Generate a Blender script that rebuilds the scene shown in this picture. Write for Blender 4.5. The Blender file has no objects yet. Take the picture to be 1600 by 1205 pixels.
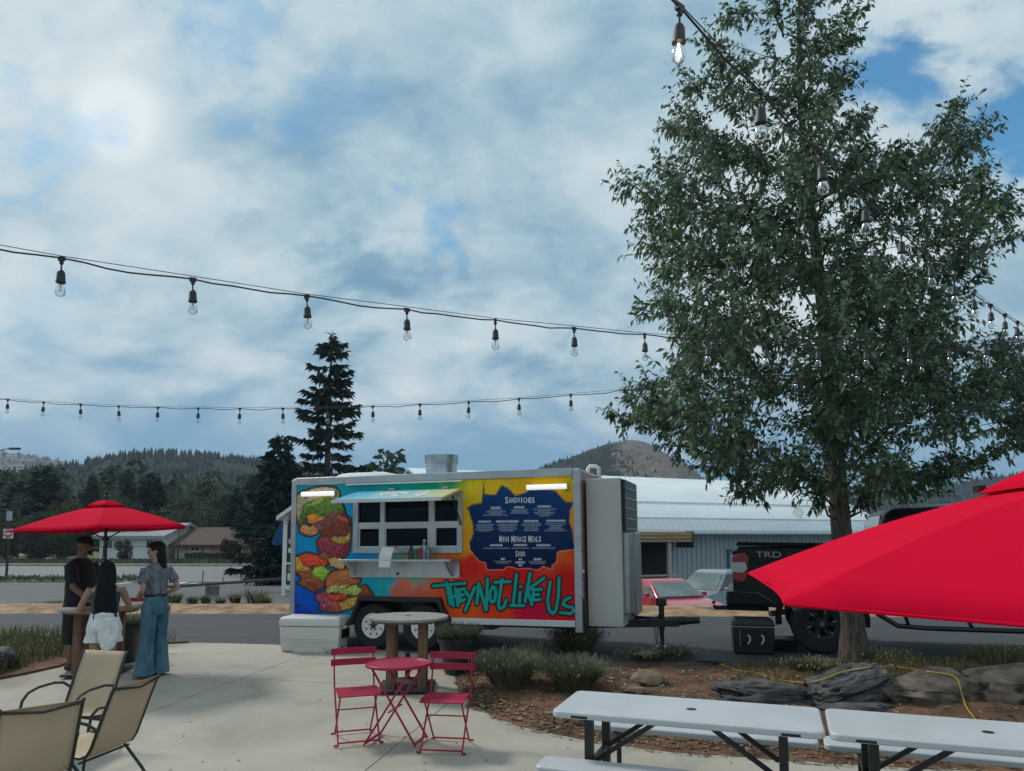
import bpy, bmesh, math, random
import numpy as np
from math import sin, cos, pi, radians, sqrt, atan2
from mathutils import Vector, Matrix, noise as mnoise

random.seed(11)
RNG = np.random.default_rng(7)
SC = bpy.context.scene
COL = SC.collection

# ---------------------------------------------------------------- camera
CAM_H = 1.75
F_PX = 1155.0
PITCH = radians(5.5)
HORIZON = 838.0                                  # row of the horizon in the 1600 x 1205 photograph
C_ROW = HORIZON - F_PX * math.tan(PITCH)         # row of the optical axis (the frame is shifted up)
cam_d = bpy.data.cameras.new('camera')
cam = bpy.data.objects.new('camera', cam_d)
COL.objects.link(cam)
cam.location = (0, 0, CAM_H)
cam.rotation_euler = (pi / 2 + PITCH, 0, 0)
cam_d.sensor_width = 36
cam_d.lens = F_PX / 1600 * 36
cam_d.shift_y = (C_ROW - 602.5) / 1600
cam_d.clip_start = 0.05
cam_d.clip_end = 6000
SC.camera = cam

# ---------------------------------------------------------------- view
SC.view_settings.view_transform = 'Standard'
SC.view_settings.look = 'None'
SC.view_settings.exposure = 0.56
SC.view_settings.gamma = 1
SC.view_settings.use_curve_mapping = False

# ---------------------------------------------------------------- sun and sky
SUN_EL, SUN_AZ = radians(44), radians(303)      # azimuth clockwise from +Y
sun_dir = Vector((sin(SUN_AZ) * cos(SUN_EL), cos(SUN_AZ) * cos(SUN_EL), sin(SUN_EL)))
sl = bpy.data.lights.new('sun', 'SUN')
sl.energy = 1.5
sl.angle = radians(10)
sl.color = (1.0, 0.95, 0.88)
so = bpy.data.objects.new('sun', sl)
COL.objects.link(so)
so.rotation_euler = (-sun_dir).to_track_quat('-Z', 'Y').to_euler()
so.location = (0, 0, 30)

W = bpy.data.worlds.new('World')
SC.world = W
W.use_nodes = True
nt = W.node_tree
nt.nodes.clear()


def N(tree, typ, **kw):
    n = tree.nodes.new(typ)
    for k, v in kw.items():
        if k.startswith('i_'):
            key = k[2:]
            n.inputs[int(key) if key.isdigit() else key.replace('_', ' ')].default_value = v
        else:
            setattr(n, k, v)
    return n


def math_node(tree, op, a, b=None, clamp=False):
    n = tree.nodes.new('ShaderNodeMath')
    n.operation = op
    n.use_clamp = clamp
    for i, q in enumerate((a, b)):
        if q is None:
            continue
        if isinstance(q, (int, float)):
            n.inputs[i].default_value = q
        else:
            tree.links.new(q, n.inputs[i])
    return n.outputs[0]


def ramp(tree, fac, stops):
    n = tree.nodes.new('ShaderNodeValToRGB')
    e = n.color_ramp.elements
    while len(e) < len(stops):
        e.new(0.5)
    for k, (p, c) in enumerate(stops):
        e[k].position = p
        e[k].color = (*c, 1) if len(c) == 3 else c
    tree.links.new(fac, n.inputs[0])
    return n.outputs[0]


def mixc(tree, fac, a, b, mode='MIX'):
    n = tree.nodes.new('ShaderNodeMix')
    n.data_type = 'RGBA'
    n.blend_type = mode
    for i, q in ((0, fac), (6, a), (7, b)):
        if isinstance(q, (int, float)):
            n.inputs[i].default_value = q
        elif isinstance(q, tuple):
            n.inputs[i].default_value = (*q, 1) if len(q) == 3 else q
        else:
            tree.links.new(q, n.inputs[i])
    return n.outputs[2]


def px_dir(x, y):
    u, v = (x - 800) / F_PX, -(y - C_ROW) / F_PX
    return Vector((u, cos(PITCH) - v * sin(PITCH), sin(PITCH) + v * cos(PITCH))).normalized()


def build_world():
    L = nt.links.new
    tc = N(nt, 'ShaderNodeTexCoord')
    sky = N(nt, 'ShaderNodeTexSky')
    sky.sky_type = 'NISHITA'
    sky.sun_disc = False
    sky.sun_elevation = SUN_EL
    sky.sun_rotation = SUN_AZ
    sky.altitude = 800
    sky.air_density = 1.0
    sky.dust_density = 0.5
    sky.ozone_density = 1.0
    bg1 = N(nt, 'ShaderNodeBackground')
    bg1.inputs[1].default_value = 0.10
    L(mixc(nt, 1.0, sky.outputs[0], (0.50, 1.0, 1.08), 'MULTIPLY'), bg1.inputs[0])
    nrm = N(nt, 'ShaderNodeVectorMath', operation='NORMALIZE')
    L(tc.outputs['Generated'], nrm.inputs[0])
    sp = N(nt, 'ShaderNodeSeparateXYZ')
    L(nrm.outputs[0], sp.inputs[0])
    # cloud deck: the view direction is carried up to a gently curved layer
    zz = math_node(nt, 'ADD', math_node(nt, 'MAXIMUM', sp.outputs[2], 0.0), 0.55)
    qx = math_node(nt, 'DIVIDE', sp.outputs[0], zz)
    qy = math_node(nt, 'DIVIDE', sp.outputs[1], zz)
    cb = N(nt, 'ShaderNodeCombineXYZ')
    L(qx, cb.inputs[0]); L(qy, cb.inputs[1])

    def layer(scale, detail, rough, dist, loc, st=(1, 1, 1), rot=20):
        mp = N(nt, 'ShaderNodeMapping')
        mp.inputs['Location'].default_value = loc
        mp.inputs['Rotation'].default_value = (0, 0, radians(rot))
        mp.inputs['Scale'].default_value = st
        L(cb.outputs[0], mp.inputs[0])
        n = N(nt, 'ShaderNodeTexNoise', i_Scale=scale, i_Detail=detail, i_Roughness=rough, i_Distortion=dist)
        L(mp.outputs[0], n.inputs['Vector'])
        return n.outputs[0]
    big = layer(1.5, 8.0, 0.52, 0.3, (3.1, 0.7, 0), (1.0, 1.15, 1))
    mid = layer(3.6, 9.0, 0.56, 0.35, (1.3, 5.2, 0), (0.95, 1.15, 1))
    fine = layer(11.0, 9.0, 0.6, 0.3, (7.7, 2.2, 0), (0.9, 1.2, 1))

    def blob(px, py, r, noise_amt):
        dp = N(nt, 'ShaderNodeVectorMath', operation='DOT_PRODUCT')
        L(nrm.outputs[0], dp.inputs[0])
        dp.inputs[1].default_value = px_dir(px, py)
        ang = math_node(nt, 'ARCCOSINE', math_node(nt, 'MINIMUM', dp.outputs['Value'], 0.999999))
        wob = math_node(nt, 'ADD', math_node(nt, 'MULTIPLY', math_node(nt, 'SUBTRACT', mid, 0.5), noise_amt * r * 5.0),
                        math_node(nt, 'MULTIPLY', math_node(nt, 'SUBTRACT', fine, 0.5), noise_amt * r * 4.0))
        mr = N(nt, 'ShaderNodeMapRange', interpolation_type='SMOOTHSTEP')
        mr.inputs[1].default_value = r
        mr.inputs[2].default_value = 0.0
        L(math_node(nt, 'ADD', ang, wob), mr.inputs[0])
        return mr.outputs[0]
    high = N(nt, 'ShaderNodeMapRange', interpolation_type='SMOOTHSTEP')
    high.inputs[1].default_value = 0.16
    high.inputs[2].default_value = 0.32
    L(sp.outputs[2], high.inputs[0])
    # openings in the deck, each at its own place in the sky
    gap = None
    for (gx, gy, r, amt) in ((668, 335, 0.062, 0.55), (625, 295, 0.05, 0.45), (1430, 60, 0.085, 1.0), (1375, 105, 0.065, 1.0), (1600, 190, 0.075, 1.0), (30, 130, 0.085, 0.42), (60, 500, 0.07, 0.12),
                             (380, 15, 0.09, 0.35), (520, 120, 0.06, 0.2)):
        b_ = math_node(nt, 'MULTIPLY', blob(gx, gy, r, 0.9), amt)
        gap = b_ if gap is None else math_node(nt, 'MAXIMUM', gap, b_)
    thin = N(nt, 'ShaderNodeMapRange', interpolation_type='SMOOTHSTEP')
    thin.inputs[1].default_value = 0.36
    thin.inputs[2].default_value = 0.22
    thin.inputs[3].default_value = 0.0
    thin.inputs[4].default_value = 0.55
    L(math_node(nt, 'ADD', math_node(nt, 'MULTIPLY', big, 0.75), math_node(nt, 'MULTIPLY', fine, 0.2)), thin.inputs[0])
    gap = math_node(nt, 'MAXIMUM', gap, thin.outputs[0])
    gap = math_node(nt, 'MULTIPLY', gap, high.outputs[0])
    # brightness of the deck
    br = math_node(nt, 'ADD', math_node(nt, 'MULTIPLY', big, 0.36), math_node(nt, 'ADD', math_node(nt, 'MULTIPLY', mid, 0.40), math_node(nt, 'MULTIPLY', fine, 0.24)))
    br = math_node(nt, 'ADD', br, math_node(nt, 'MULTIPLY', blob(182, 178, 0.075, 0.35), 0.16))
    br = math_node(nt, 'SUBTRACT', br, math_node(nt, 'MULTIPLY', blob(590, 425, 0.10, 0.6), 0.07))
    br = math_node(nt, 'SUBTRACT', br, math_node(nt, 'MULTIPLY', blob(840, 605, 0.09, 0.6), 0.05))
    ccol = ramp(nt, br, [(0.36, (0.17, 0.325, 0.46)), (0.43, (0.29, 0.445, 0.555)), (0.48, (0.405, 0.545, 0.625)), (0.515, (0.50, 0.62, 0.68)), (0.57, (0.60, 0.70, 0.74)), (0.63, (0.76, 0.83, 0.85))])
    # lower sky: an even blue-grey bank far away
    el = N(nt, 'ShaderNodeMapRange', interpolation_type='SMOOTHSTEP')
    el.inputs[1].default_value = 0.06
    el.inputs[2].default_value = 0.25
    L(math_node(nt, 'ADD', sp.outputs[2], math_node(nt, 'MULTIPLY', math_node(nt, 'SUBTRACT', mid, 0.5), 0.34)), el.inputs[0])
    ccol = mixc(nt, el.outputs[0], (0.165, 0.345, 0.515), ccol)
    bg2 = N(nt, 'ShaderNodeBackground')
    bg2.inputs[1].default_value = 0.72
    L(ccol, bg2.inputs[0])
    mx = N(nt, 'ShaderNodeMixShader')
    L(gap, mx.inputs[0]); L(bg2.outputs[0], mx.inputs[1]); L(bg1.outputs[0], mx.inputs[2])
    out = N(nt, 'ShaderNodeOutputWorld')
    L(mx.outputs[0], out.inputs[0])


build_world()

# ---------------------------------------------------------------- helpers
CT, ST = cos(PITCH), sin(PITCH)


def ray(x, y):
    u, v = (x - 800) / F_PX, -(y - C_ROW) / F_PX
    return Vector((u, CT - v * ST, ST + v * CT))


def at_depth(x, y, Y):
    d = ray(x, y)
    return Vector((0, 0, CAM_H)) + d * (Y / d.y)


def on_level(x, y, z=0.0):
    d = ray(x, y)
    return Vector((0, 0, CAM_H)) + d * ((z - CAM_H) / d.z)


PK, PY0 = 0.025, 12.0


def patio_z(Y):
    return PK * (min(Y, 13.5) - PY0)


def on_patio(x, y):
    d = ray(x, y)
    return Vector((0, 0, CAM_H)) + d * ((-PK * PY0 - CAM_H) / (d.z - PK * d.y))


def srgb(r, g, b):
    def f(c):
        c = c / 255
        return c / 12.92 if c <= 0.04045 else ((c + 0.055) / 1.055) ** 2.4
    return (f(r), f(g), f(b))


def ss(a, b, x):
    t = min(1, max(0, (x - a) / (b - a)))
    return t * t * (3 - 2 * t)


MATS = {}


def mat(name, col, rough=0.6, metal=0.0, var=0.12, scale=6.0, col2=None, bump=0.0, bscale=60.0, spec=0.5, coat=0.0,
        stretch=(1, 1, 1), island=0.0, detail=5.0, trans=0.0, rvar=0.1):
    if name in MATS:
        return MATS[name]
    m = bpy.data.materials.new(name)
    m.use_nodes = True
    t = m.node_tree
    b = t.nodes['Principled BSDF']
    L = t.links.new
    tc = N(t, 'ShaderNodeTexCoord')
    mp = N(t, 'ShaderNodeMapping')
    mp.inputs['Scale'].default_value = stretch
    L(tc.outputs['Object'], mp.inputs[0])
    n = N(t, 'ShaderNodeTexNoise', i_Scale=scale, i_Detail=detail, i_Roughness=0.62)
    L(mp.outputs[0], n.inputs['Vector'])
    lo = tuple(c * (1 - var) for c in col)
    hi = tuple(min(1, c * (1 + var)) for c in (col2 or col))
    c = ramp(t, n.outputs[0], [(0.3, lo), (0.7, hi)])
    if island:
        g = N(t, 'ShaderNodeNewGeometry')
        k = N(t, 'ShaderNodeMapRange')
        k.inputs[3].default_value = 1 - island
        k.inputs[4].default_value = 1 + island
        L(g.outputs['Random Per Island'], k.inputs[0])
        c = mixc(t, 1.0, c, k.outputs[0], 'MULTIPLY')
    L(c, b.inputs['Base Color'])
    if rvar:
        rr = N(t, 'ShaderNodeMapRange')
        rr.inputs[3].default_value = max(0.02, rough - rvar)
        rr.inputs[4].default_value = min(1, rough + rvar)
        L(n.outputs[0], rr.inputs[0])
        L(rr.outputs[0], b.inputs['Roughness'])
    else:
        b.inputs['Roughness'].default_value = rough
    b.inputs['Metallic'].default_value = metal
    b.inputs['Specular IOR Level'].default_value = spec
    b.inputs['Coat Weight'].default_value = coat
    if bump:
        n2 = N(t, 'ShaderNodeTexNoise', i_Scale=bscale, i_Detail=4.0, i_Roughness=0.6)
        L(mp.outputs[0], n2.inputs['Vector'])
        bp = N(t, 'ShaderNodeBump', i_Strength=bump, i_Distance=0.02)
        L(n2.outputs[0], bp.inputs['Height'])
        L(bp.outputs[0], b.inputs['Normal'])
    if trans:
        tr = N(t, 'ShaderNodeBsdfTranslucent')
        L(c, tr.inputs[0])
        ms = N(t, 'ShaderNodeMixShader')
        ms.inputs[0].default_value = trans
        L(b.outputs[0], ms.inputs[1]); L(tr.outputs[0], ms.inputs[2])
        L(ms.outputs[0], t.nodes['Material Output'].inputs[0])
    MATS[name] = m
    return m


def glass_mat(name, tint, refl=0.08, opacity=0.1, rough=0.02):
    """a thin pane: mostly see-through, with a fresnel reflection"""
    if name in MATS:
        return MATS[name]
    m = bpy.data.materials.new(name)
    m.use_nodes = True
    t = m.node_tree
    t.nodes.clear()
    L = t.links.new
    tr = N(t, 'ShaderNodeBsdfTransparent')
    tr.inputs[0].default_value = (*tint, 1)
    gl = N(t, 'ShaderNodeBsdfGlossy')
    gl.inputs['Roughness'].default_value = rough
    fr = N(t, 'ShaderNodeLayerWeight')
    fr.inputs[0].default_value = 0.35
    f = math_node(t, 'ADD', math_node(t, 'MULTIPLY', fr.outputs['Fresnel'], (0.6 if refl < 0.04 else 0.8) if refl else 0.35), refl, True)
    ms = N(t, 'ShaderNodeMixShader')
    L(f, ms.inputs[0]); L(tr.outputs[0], ms.inputs[1]); L(gl.outputs[0], ms.inputs[2])
    o = N(t, 'ShaderNodeOutputMaterial')
    L(ms.outputs[0], o.inputs[0])
    MATS[name] = m
    return m


def np_mesh(name, V, F):
    V = np.asarray(V, dtype=np.float32).reshape(-1, 3)
    F = np.asarray(F, dtype=np.int32)
    me = bpy.data.meshes.new(name)
    me.vertices.add(len(V))
    me.vertices.foreach_set('co', V.ravel())
    k = F.shape[1]
    me.loops.add(F.size)
    me.loops.foreach_set('vertex_index', F.ravel())
    me.polygons.add(len(F))
    me.polygons.foreach_set('loop_start', np.arange(0, F.size, k, dtype=np.int32))
    me.update(calc_edges=True)
    me.validate()
    return me


class MB:
    """collects plain shapes into one mesh"""

    def __init__(self):
        self.v = []
        self.f = []

    def add(self, vs, fs):
        o = len(self.v)
        self.v += [tuple(p) for p in vs]
        self.f += [tuple(i + o for i in q) for q in fs]
        return self

    def box(self, c, s, rz=0.0, M=None):
        hx, hy, hz = s[0] / 2, s[1] / 2, s[2] / 2
        vs = []
        for z in (-hz, hz):
            for x, y in ((-hx, -hy), (hx, -hy), (hx, hy), (-hx, hy)):
                p = Vector((x, y, z))
                if M is not None:
                    p = M @ p
                elif rz:
                    p = Vector((x * cos(rz) - y * sin(rz), x * sin(rz) + y * cos(rz), z))
                vs.append((p[0] + c[0], p[1] + c[1], p[2] + c[2]))
        return self.add(vs, [(0, 3, 2, 1), (4, 5, 6, 7), (0, 1, 5, 4), (1, 2, 6, 5), (2, 3, 7, 6), (3, 0, 4, 7)])

    def span(self, a, b):
        return self.box([(a[i] + b[i]) / 2 for i in range(3)], [abs(b[i] - a[i]) for i in range(3)])

    def bar(self, p, q, w, h=None, up=(0, 0, 1)):
        p, q = Vector(p), Vector(q)
        d = q - p
        L = d.length
        d.normalize()
        up = Vector(up)
        if abs(d.dot(up)) > 0.97:
            up = Vector((0, 1, 0))
        s = d.cross(up).normalized()
        u = s.cross(d)
        Mx = Matrix((s, d, u)).transposed()
        return self.box((p + q) / 2, (w, L, h or w), M=Mx)

    def tube(self, pts, r, n=8, cap=True):
        pts = [Vector(p) for p in pts]
        rs = r if isinstance(r, (list, tuple)) else [r] * len(pts)
        o = len(self.v)
        m = len(pts)
        up = Vector((0, 0, 1))
        d0 = (pts[1] - pts[0]).normalized()
        if abs(d0.dot(up)) > 0.95:
            up = Vector((1, 0, 0))
        s = d0.cross(up).normalized()
        for i, p in enumerate(pts):
            a = pts[max(0, i - 1)]
            b = pts[min(m - 1, i + 1)]
            d = (b - a)
            if d.length < 1e-9:
                d = d0
            d = d.normalized()
            s = (s - d * s.dot(d))
            if s.length < 1e-6:
                s = d.orthogonal()
            s.normalize()
            u = d.cross(s)
            for k in range(n):
                an = 2 * pi * k / n
                self.v.append(tuple(p + (s * cos(an) + u * sin(an)) * rs[i]))
        for i in range(m - 1):
            for k in range(n):
                a = o + i * n + k
                b = o + i * n + (k + 1) % n
                self.f.append((a, b, b + n, a + n))
        if cap:
            self.f.append(tuple(o + k for k in reversed(range(n))))
            self.f.append(tuple(o + (m - 1) * n + k for k in range(n)))
        return self

    def lathe(self, prof, c=(0, 0, 0), n=24, axis='z', M=None):
        o = len(self.v)
        for (r, z) in prof:
            for k in range(n):
                a = 2 * pi * k / n
                p = Vector((r * cos(a), r * sin(a), z))
                if axis == 'y':
                    p = Vector((p.x, p.z, -p.y))
                if M is not None:
                    p = M @ p
                self.v.append((p[0] + c[0], p[1] + c[1], p[2] + c[2]))
        m = len(prof)
        for i in range(m - 1):
            for k in range(n):
                a, b = o + i * n + k, o + i * n + (k + 1) % n
                self.f.append((a, b, b + n, a + n))
        if prof[0] == prof[-1]:
            return self
        if prof[0][0] > 1e-5:
            self.f.append(tuple(o + k for k in reversed(range(n))))
        if prof[-1][0] > 1e-5:
            self.f.append(tuple(o + (m - 1) * n + k for k in range(n)))
        return self

    def rings(self, R, cap=True):
        """R: list of equal-length closed rings of points"""
        o = len(self.v)
        n = len(R[0])
        for r in R:
            self.v += [tuple(p) for p in r]
        for i in range(len(R) - 1):
            for k in range(n):
                a, b = o + i * n + k, o + i * n + (k + 1) % n
                self.f.append((a, b, b + n, a + n))
        if cap:
            self.f.append(tuple(o + k for k in reversed(range(n))))
            self.f.append(tuple(o + (len(R) - 1) * n + k for k in range(n)))
        return self

    def prism(self, poly, a, b, axis='z'):
        """poly: 2D outline; extruded between a and b along an axis"""
        def P(u, v, w):
            return {'z': (u, v, w), 'y': (u, w, v), 'x': (w, u, v)}[axis]
        n = len(poly)
        vs = [P(u, v, a) for u, v in poly] + [P(u, v, b) for u, v in poly]
        fs = [tuple(reversed(range(n))), tuple(range(n, 2 * n))]
        fs += [(k, (k + 1) % n, n + (k + 1) % n, n + k) for k in range(n)]
        return self.add(vs, fs)

    def mesh(self, name):
        me = bpy.data.meshes.new(name)
        me.from_pydata(self.v, [], self.f)
        me.update()
        return me

    def build(self, name, m, parent=None, smooth=False, bevel=0.0, seg=2, loc=None, rot=None, fix=True, angle=40):
        me = self.mesh(name)
        if fix:
            bm = bmesh.new()
            bm.from_mesh(me)
            bmesh.ops.recalc_face_normals(bm, faces=bm.faces)
            bm.to_mesh(me)
            bm.free()
        return put(name, me, m, parent, smooth, bevel, seg, loc, rot, angle)


def put(name, me, m, parent=None, smooth=False, bevel=0.0, seg=2, loc=None, rot=None, angle=40):
    if smooth:
        me.shade_smooth()
        if angle:
            me.set_sharp_from_angle(angle=radians(angle))
    if m is not None:
        for q in (m if isinstance(m, (list, tuple)) else [m]):
            me.materials.append(q)
    o = bpy.data.objects.new(name, me)
    COL.objects.link(o)
    if parent is not None:
        o.parent = parent
    if loc is not None:
        o.location = loc
    if rot is not None:
        o.rotation_euler = rot
    if bevel:
        bv = o.modifiers.new('bevel', 'BEVEL')
        bv.width = bevel
        bv.segments = seg
        bv.limit_method = 'ANGLE'
        bv.angle_limit = radians(35)
        me.shade_smooth()
        me.set_sharp_from_angle(angle=radians(50))
    return o


def tag(o, label=None, cat=None, group=None, kind=None):
    for k, v in (('label', label), ('category', cat), ('group', group), ('kind', kind)):
        if v:
            o[k] = v
    return o


def thing(name, label, cat, loc=(0, 0, 0), rz=0.0, group=None, rot=None):
    o = bpy.data.objects.new(name, None)
    o.empty_display_size = 0.1
    COL.objects.link(o)
    o.location = loc
    o.rotation_euler = rot if rot else (0, 0, rz)
    return tag(o, label, cat, group)


def dup(root, loc, rz, label, group=None, scale=None):
    def cp(o, par):
        c = o.copy()
        COL.objects.link(c)
        if par is not None:
            c.parent = par
        for ch in o.children:
            cp(ch, c)
        return c
    r = cp(root, None)
    r.location = loc
    r.rotation_euler = (0, 0, rz)
    r['label'] = label
    if group:
        r['group'] = group
    if scale:
        r.scale = (scale,) * 3 if isinstance(scale, (int, float)) else scale
    return r


def fbm(x, y, z=0.0, o=4):
    return mnoise.fractal(Vector((x, y, z)), 1.0, 2.0, o)


TMP = bpy.data.scenes.new('workbench')


def evaluated_mesh(o):
    """mesh of one object with its modifiers, worked out in a scene of its own"""
    TMP.collection.objects.link(o)
    vl = TMP.view_layers[0]
    vl.update()
    me = bpy.data.meshes.new_from_object(o.evaluated_get(vl.depsgraph))
    bpy.data.objects.remove(o)
    return me


def text_mesh(s, size, sx=1.0, extr=0.002, bold=0.0):
    cu = bpy.data.curves.new('lettering', 'FONT')
    cu.body = s
    cu.size = size
    cu.align_x = 'CENTER'
    cu.align_y = 'CENTER'
    cu.extrude = extr
    cu.offset = bold
    cu.resolution_u = 3
    o = bpy.data.objects.new('lettering', cu)
    me = evaluated_mesh(o)
    bpy.data.curves.remove(cu)
    me.transform(Matrix.Diagonal((sx, 1, 1, 1)))
    me.materials.clear()
    return me


def soft(mb, voxel, smooth=4, fold=0.0, fscale=8.0, fstretch=(1, 1, 0.5)):
    """one continuous skin around overlapping closed volumes"""
    me = mb.mesh('soft')
    o = bpy.data.objects.new('soft', me)
    r = o.modifiers.new('r', 'REMESH')
    r.mode = 'VOXEL'
    r.voxel_size = voxel
    s = o.modifiers.new('s', 'SMOOTH')
    s.factor = 0.5
    s.iterations = smooth
    out = evaluated_mesh(o)
    if fold:
        n = len(out.vertices)
        co, no = np.empty(n * 3, np.float32), np.empty(n * 3, np.float32)
        out.vertices.foreach_get('co', co)
        out.vertex_normals.foreach_get('vector', no)
        co, no = co.reshape(-1, 3), no.reshape(-1, 3)
        k = co * (np.array(fstretch) * fscale)
        d = np.array([mnoise.fractal(Vector(q), 1.0, 2.0, 3) for q in k.tolist()])
        out.vertices.foreach_set('co', (co + no * (fold * d)[:, None]).astype(np.float32).ravel())
        out.update()
    out.shade_smooth()
    return out

# ================================================================ setting
DIRT = mat('dirt', (0.10, 0.075, 0.052), 0.95, var=0.35, scale=1.3, bump=0.6, bscale=14)
ASPH = mat('asphalt', (0.050, 0.054, 0.060), 0.86, var=0.28, scale=0.9, bump=0.35, bscale=160, stretch=(0.5, 2.2, 1), detail=9)
ASPH2 = mat('asphalt_worn', (0.105, 0.11, 0.115), 0.86, var=0.22, scale=0.5, bump=0.3, bscale=120, stretch=(0.4, 2.0, 1), detail=9)
ROADM = mat('road_surface', (0.19, 0.19, 0.185), 0.88, var=0.14, scale=0.3, stretch=(0.25, 2.5, 1), detail=9)
STRIP = mat('strip_earth', (0.19, 0.105, 0.052), 0.95, var=0.45, scale=2.2, col2=(0.34, 0.22, 0.125), bump=0.8, bscale=9, detail=9)
GRASSG = mat('dry_grass_ground', (0.095, 0.10, 0.04), 0.95, var=0.4, scale=1.1, col2=(0.20, 0.18, 0.08), bump=0.8, bscale=12)
PAINT = mat('road_paint', (0.62, 0.62, 0.60), 0.8, var=0.25, scale=5)
KERBM = mat('kerb_concrete', (0.36, 0.35, 0.32), 0.9, var=0.18, scale=2)


def ground_z(x, y):
    z = 0.0
    if y < 12.0:
        z = PK * (y - PY0) - 0.10
    z -= 1.0 * ss(19.2, 20.8, y) * ss(0.5, 2.5, x)
    z -= 0.06 * ss(13, 15, y) * 0
    return z


def build_terrain():
    xs = sorted(set([-1250, -900, -500, -300, -200, -140, -100, -70, -50, -40] + [float(v) for v in np.arange(-32, 32.1, 1.0)] +
                    [0.5, 1.5, 2.5, 40, 50, 70, 100, 140, 200, 300, 500, 900, 1250]))
    ys = sorted(set([-60, -30, -15, -8] + [float(v) for v in np.arange(-4, 36, 0.8)] + [40, 46, 55, 70, 90, 130, 180, 260, 400, 700, 1000, 1400]))
    V = []
    for y in ys:
        for x in xs:
            n = 0.0
            if y > 60:
                n = 0.4 * fbm(x * 0.02, y * 0.02)
            V.append((x, y, ground_z(x, y) - 0.03 + n))
    nx = len(xs)
    F = [(j * nx + i, j * nx + i + 1, (j + 1) * nx + i + 1, (j + 1) * nx + i) for j in range(len(ys) - 1) for i in range(nx - 1)]
    o = put('ground', np_mesh('ground', V, F), GRASSG, smooth=True)
    tag(o, kind='structure')


build_terrain()


def sheet(name, poly, z, m, parent=None, kind='structure', th=0.02):
    mb = MB().prism([(p[0], p[1]) for p in poly], z - th, z)
    o = mb.build(name, m, parent)
    if parent is None:
        tag(o, kind=kind)
    return o


STREET_NEAR = [(-40, 14.9), (-14, 13.25), (-6.0, 12.48), (-3.9, 12.22), (-2.2, 11.80), (-0.9, 11.25), (0.4, 10.62), (1.5, 10.38), (4, 10.22), (8, 10.05), (40, 9.2)]
STREET_FAR = [(40, 15.9), (6, 16.4), (0, 16.8), (-5, 17.05), (-15, 17.2), (-40, 17.1)]
street = sheet('street', STREET_NEAR + STREET_FAR, 0.004, ASPH, th=0.12)
# earth strip across the street: a low rounded bank
def bank():
    V, F = [], []
    xs = np.arange(-40, 40.1, 0.4)
    ks = np.linspace(0, 1, 9)
    for x in xs:
        y0 = np.interp(x, [-40, -15, -5, 0, 6, 40], [17.1, 17.2, 17.05, 16.8, 16.4, 15.9]) - 0.12
        w = np.interp(x, [-40, 0, 6, 40], [2.2, 2.2, 2.4, 2.6])
        for k in ks:
            h = 0.13 * sin(pi * min(1, k * 1.15)) ** 0.8 if k < 0.87 else 0.0
            V.append((x, y0 + w * k + 0.12 * fbm(x * 0.9, k * 3), 0.002 + h + 0.035 * fbm(x * 1.7, k * 4.0) * sin(pi * k)))
    n = len(ks)
    for i in range(len(xs) - 1):
        for k in range(n - 1):
            F.append((i * n + k, (i + 1) * n + k, (i + 1) * n + k + 1, i * n + k + 1))
    o = put('earth_strip', np_mesh('earth_strip', V, F), STRIP, smooth=True)
    tag(o, kind='structure')


bank()
lot = sheet('parking_lot', [(-60, 19.2), (0.3, 18.8), (0.3, 29.3), (-9, 28.4), (-60, 27.5)], 0.002, ASPH2)
road = sheet('road', [(-120, 31.8), (-16.5, 29.0), (-14, 28.7), (-8.5, 28.8), (0.3, 29.7), (0.3, 42.5), (-120, 47.2)], 0.006, ROADM)
# lower yard by the metal building
yard = MB().prism([(2.6, 21.0), (60, 21.0), (60, 60), (2.6, 60)], -1.05, -1.012).build('yard', ASPH2)
tag(yard, kind='structure')
# lot markings, arrows on the road
mk = [((0, 956), (118, 947), 0.10), ((0, 900), (60, 897), 0.12)]
for (a, b, w) in mk:
    p, q = on_level(*a, 0.01), on_level(*b, 0.01)
    p.z = q.z = 0.008 if p.y < 28.5 else 0.012
    MB().bar(p, q, w, 0.004).build('marking', PAINT, lot if p.y < 28.5 else road)
for (x0, x1, y) in ((276, 290, 911), (296, 308, 912), (330, 348, 912), (190, 200, 911)):
    p, q = on_level(x0, y, 0.012), on_level(x1, y, 0.012)
    MB().bar((p.x, p.y, 0.012), (q.x, q.y, 0.012), 0.9, 0.004).build('marking', PAINT, road)
kerb = MB().box((-60, 45.2, 0.06), (121, 0.5, 0.16), rz=-0.0393).build('kerb', KERBM)
tag(kerb, kind='structure')

# ---------------------------------------------------------------- patio


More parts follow.
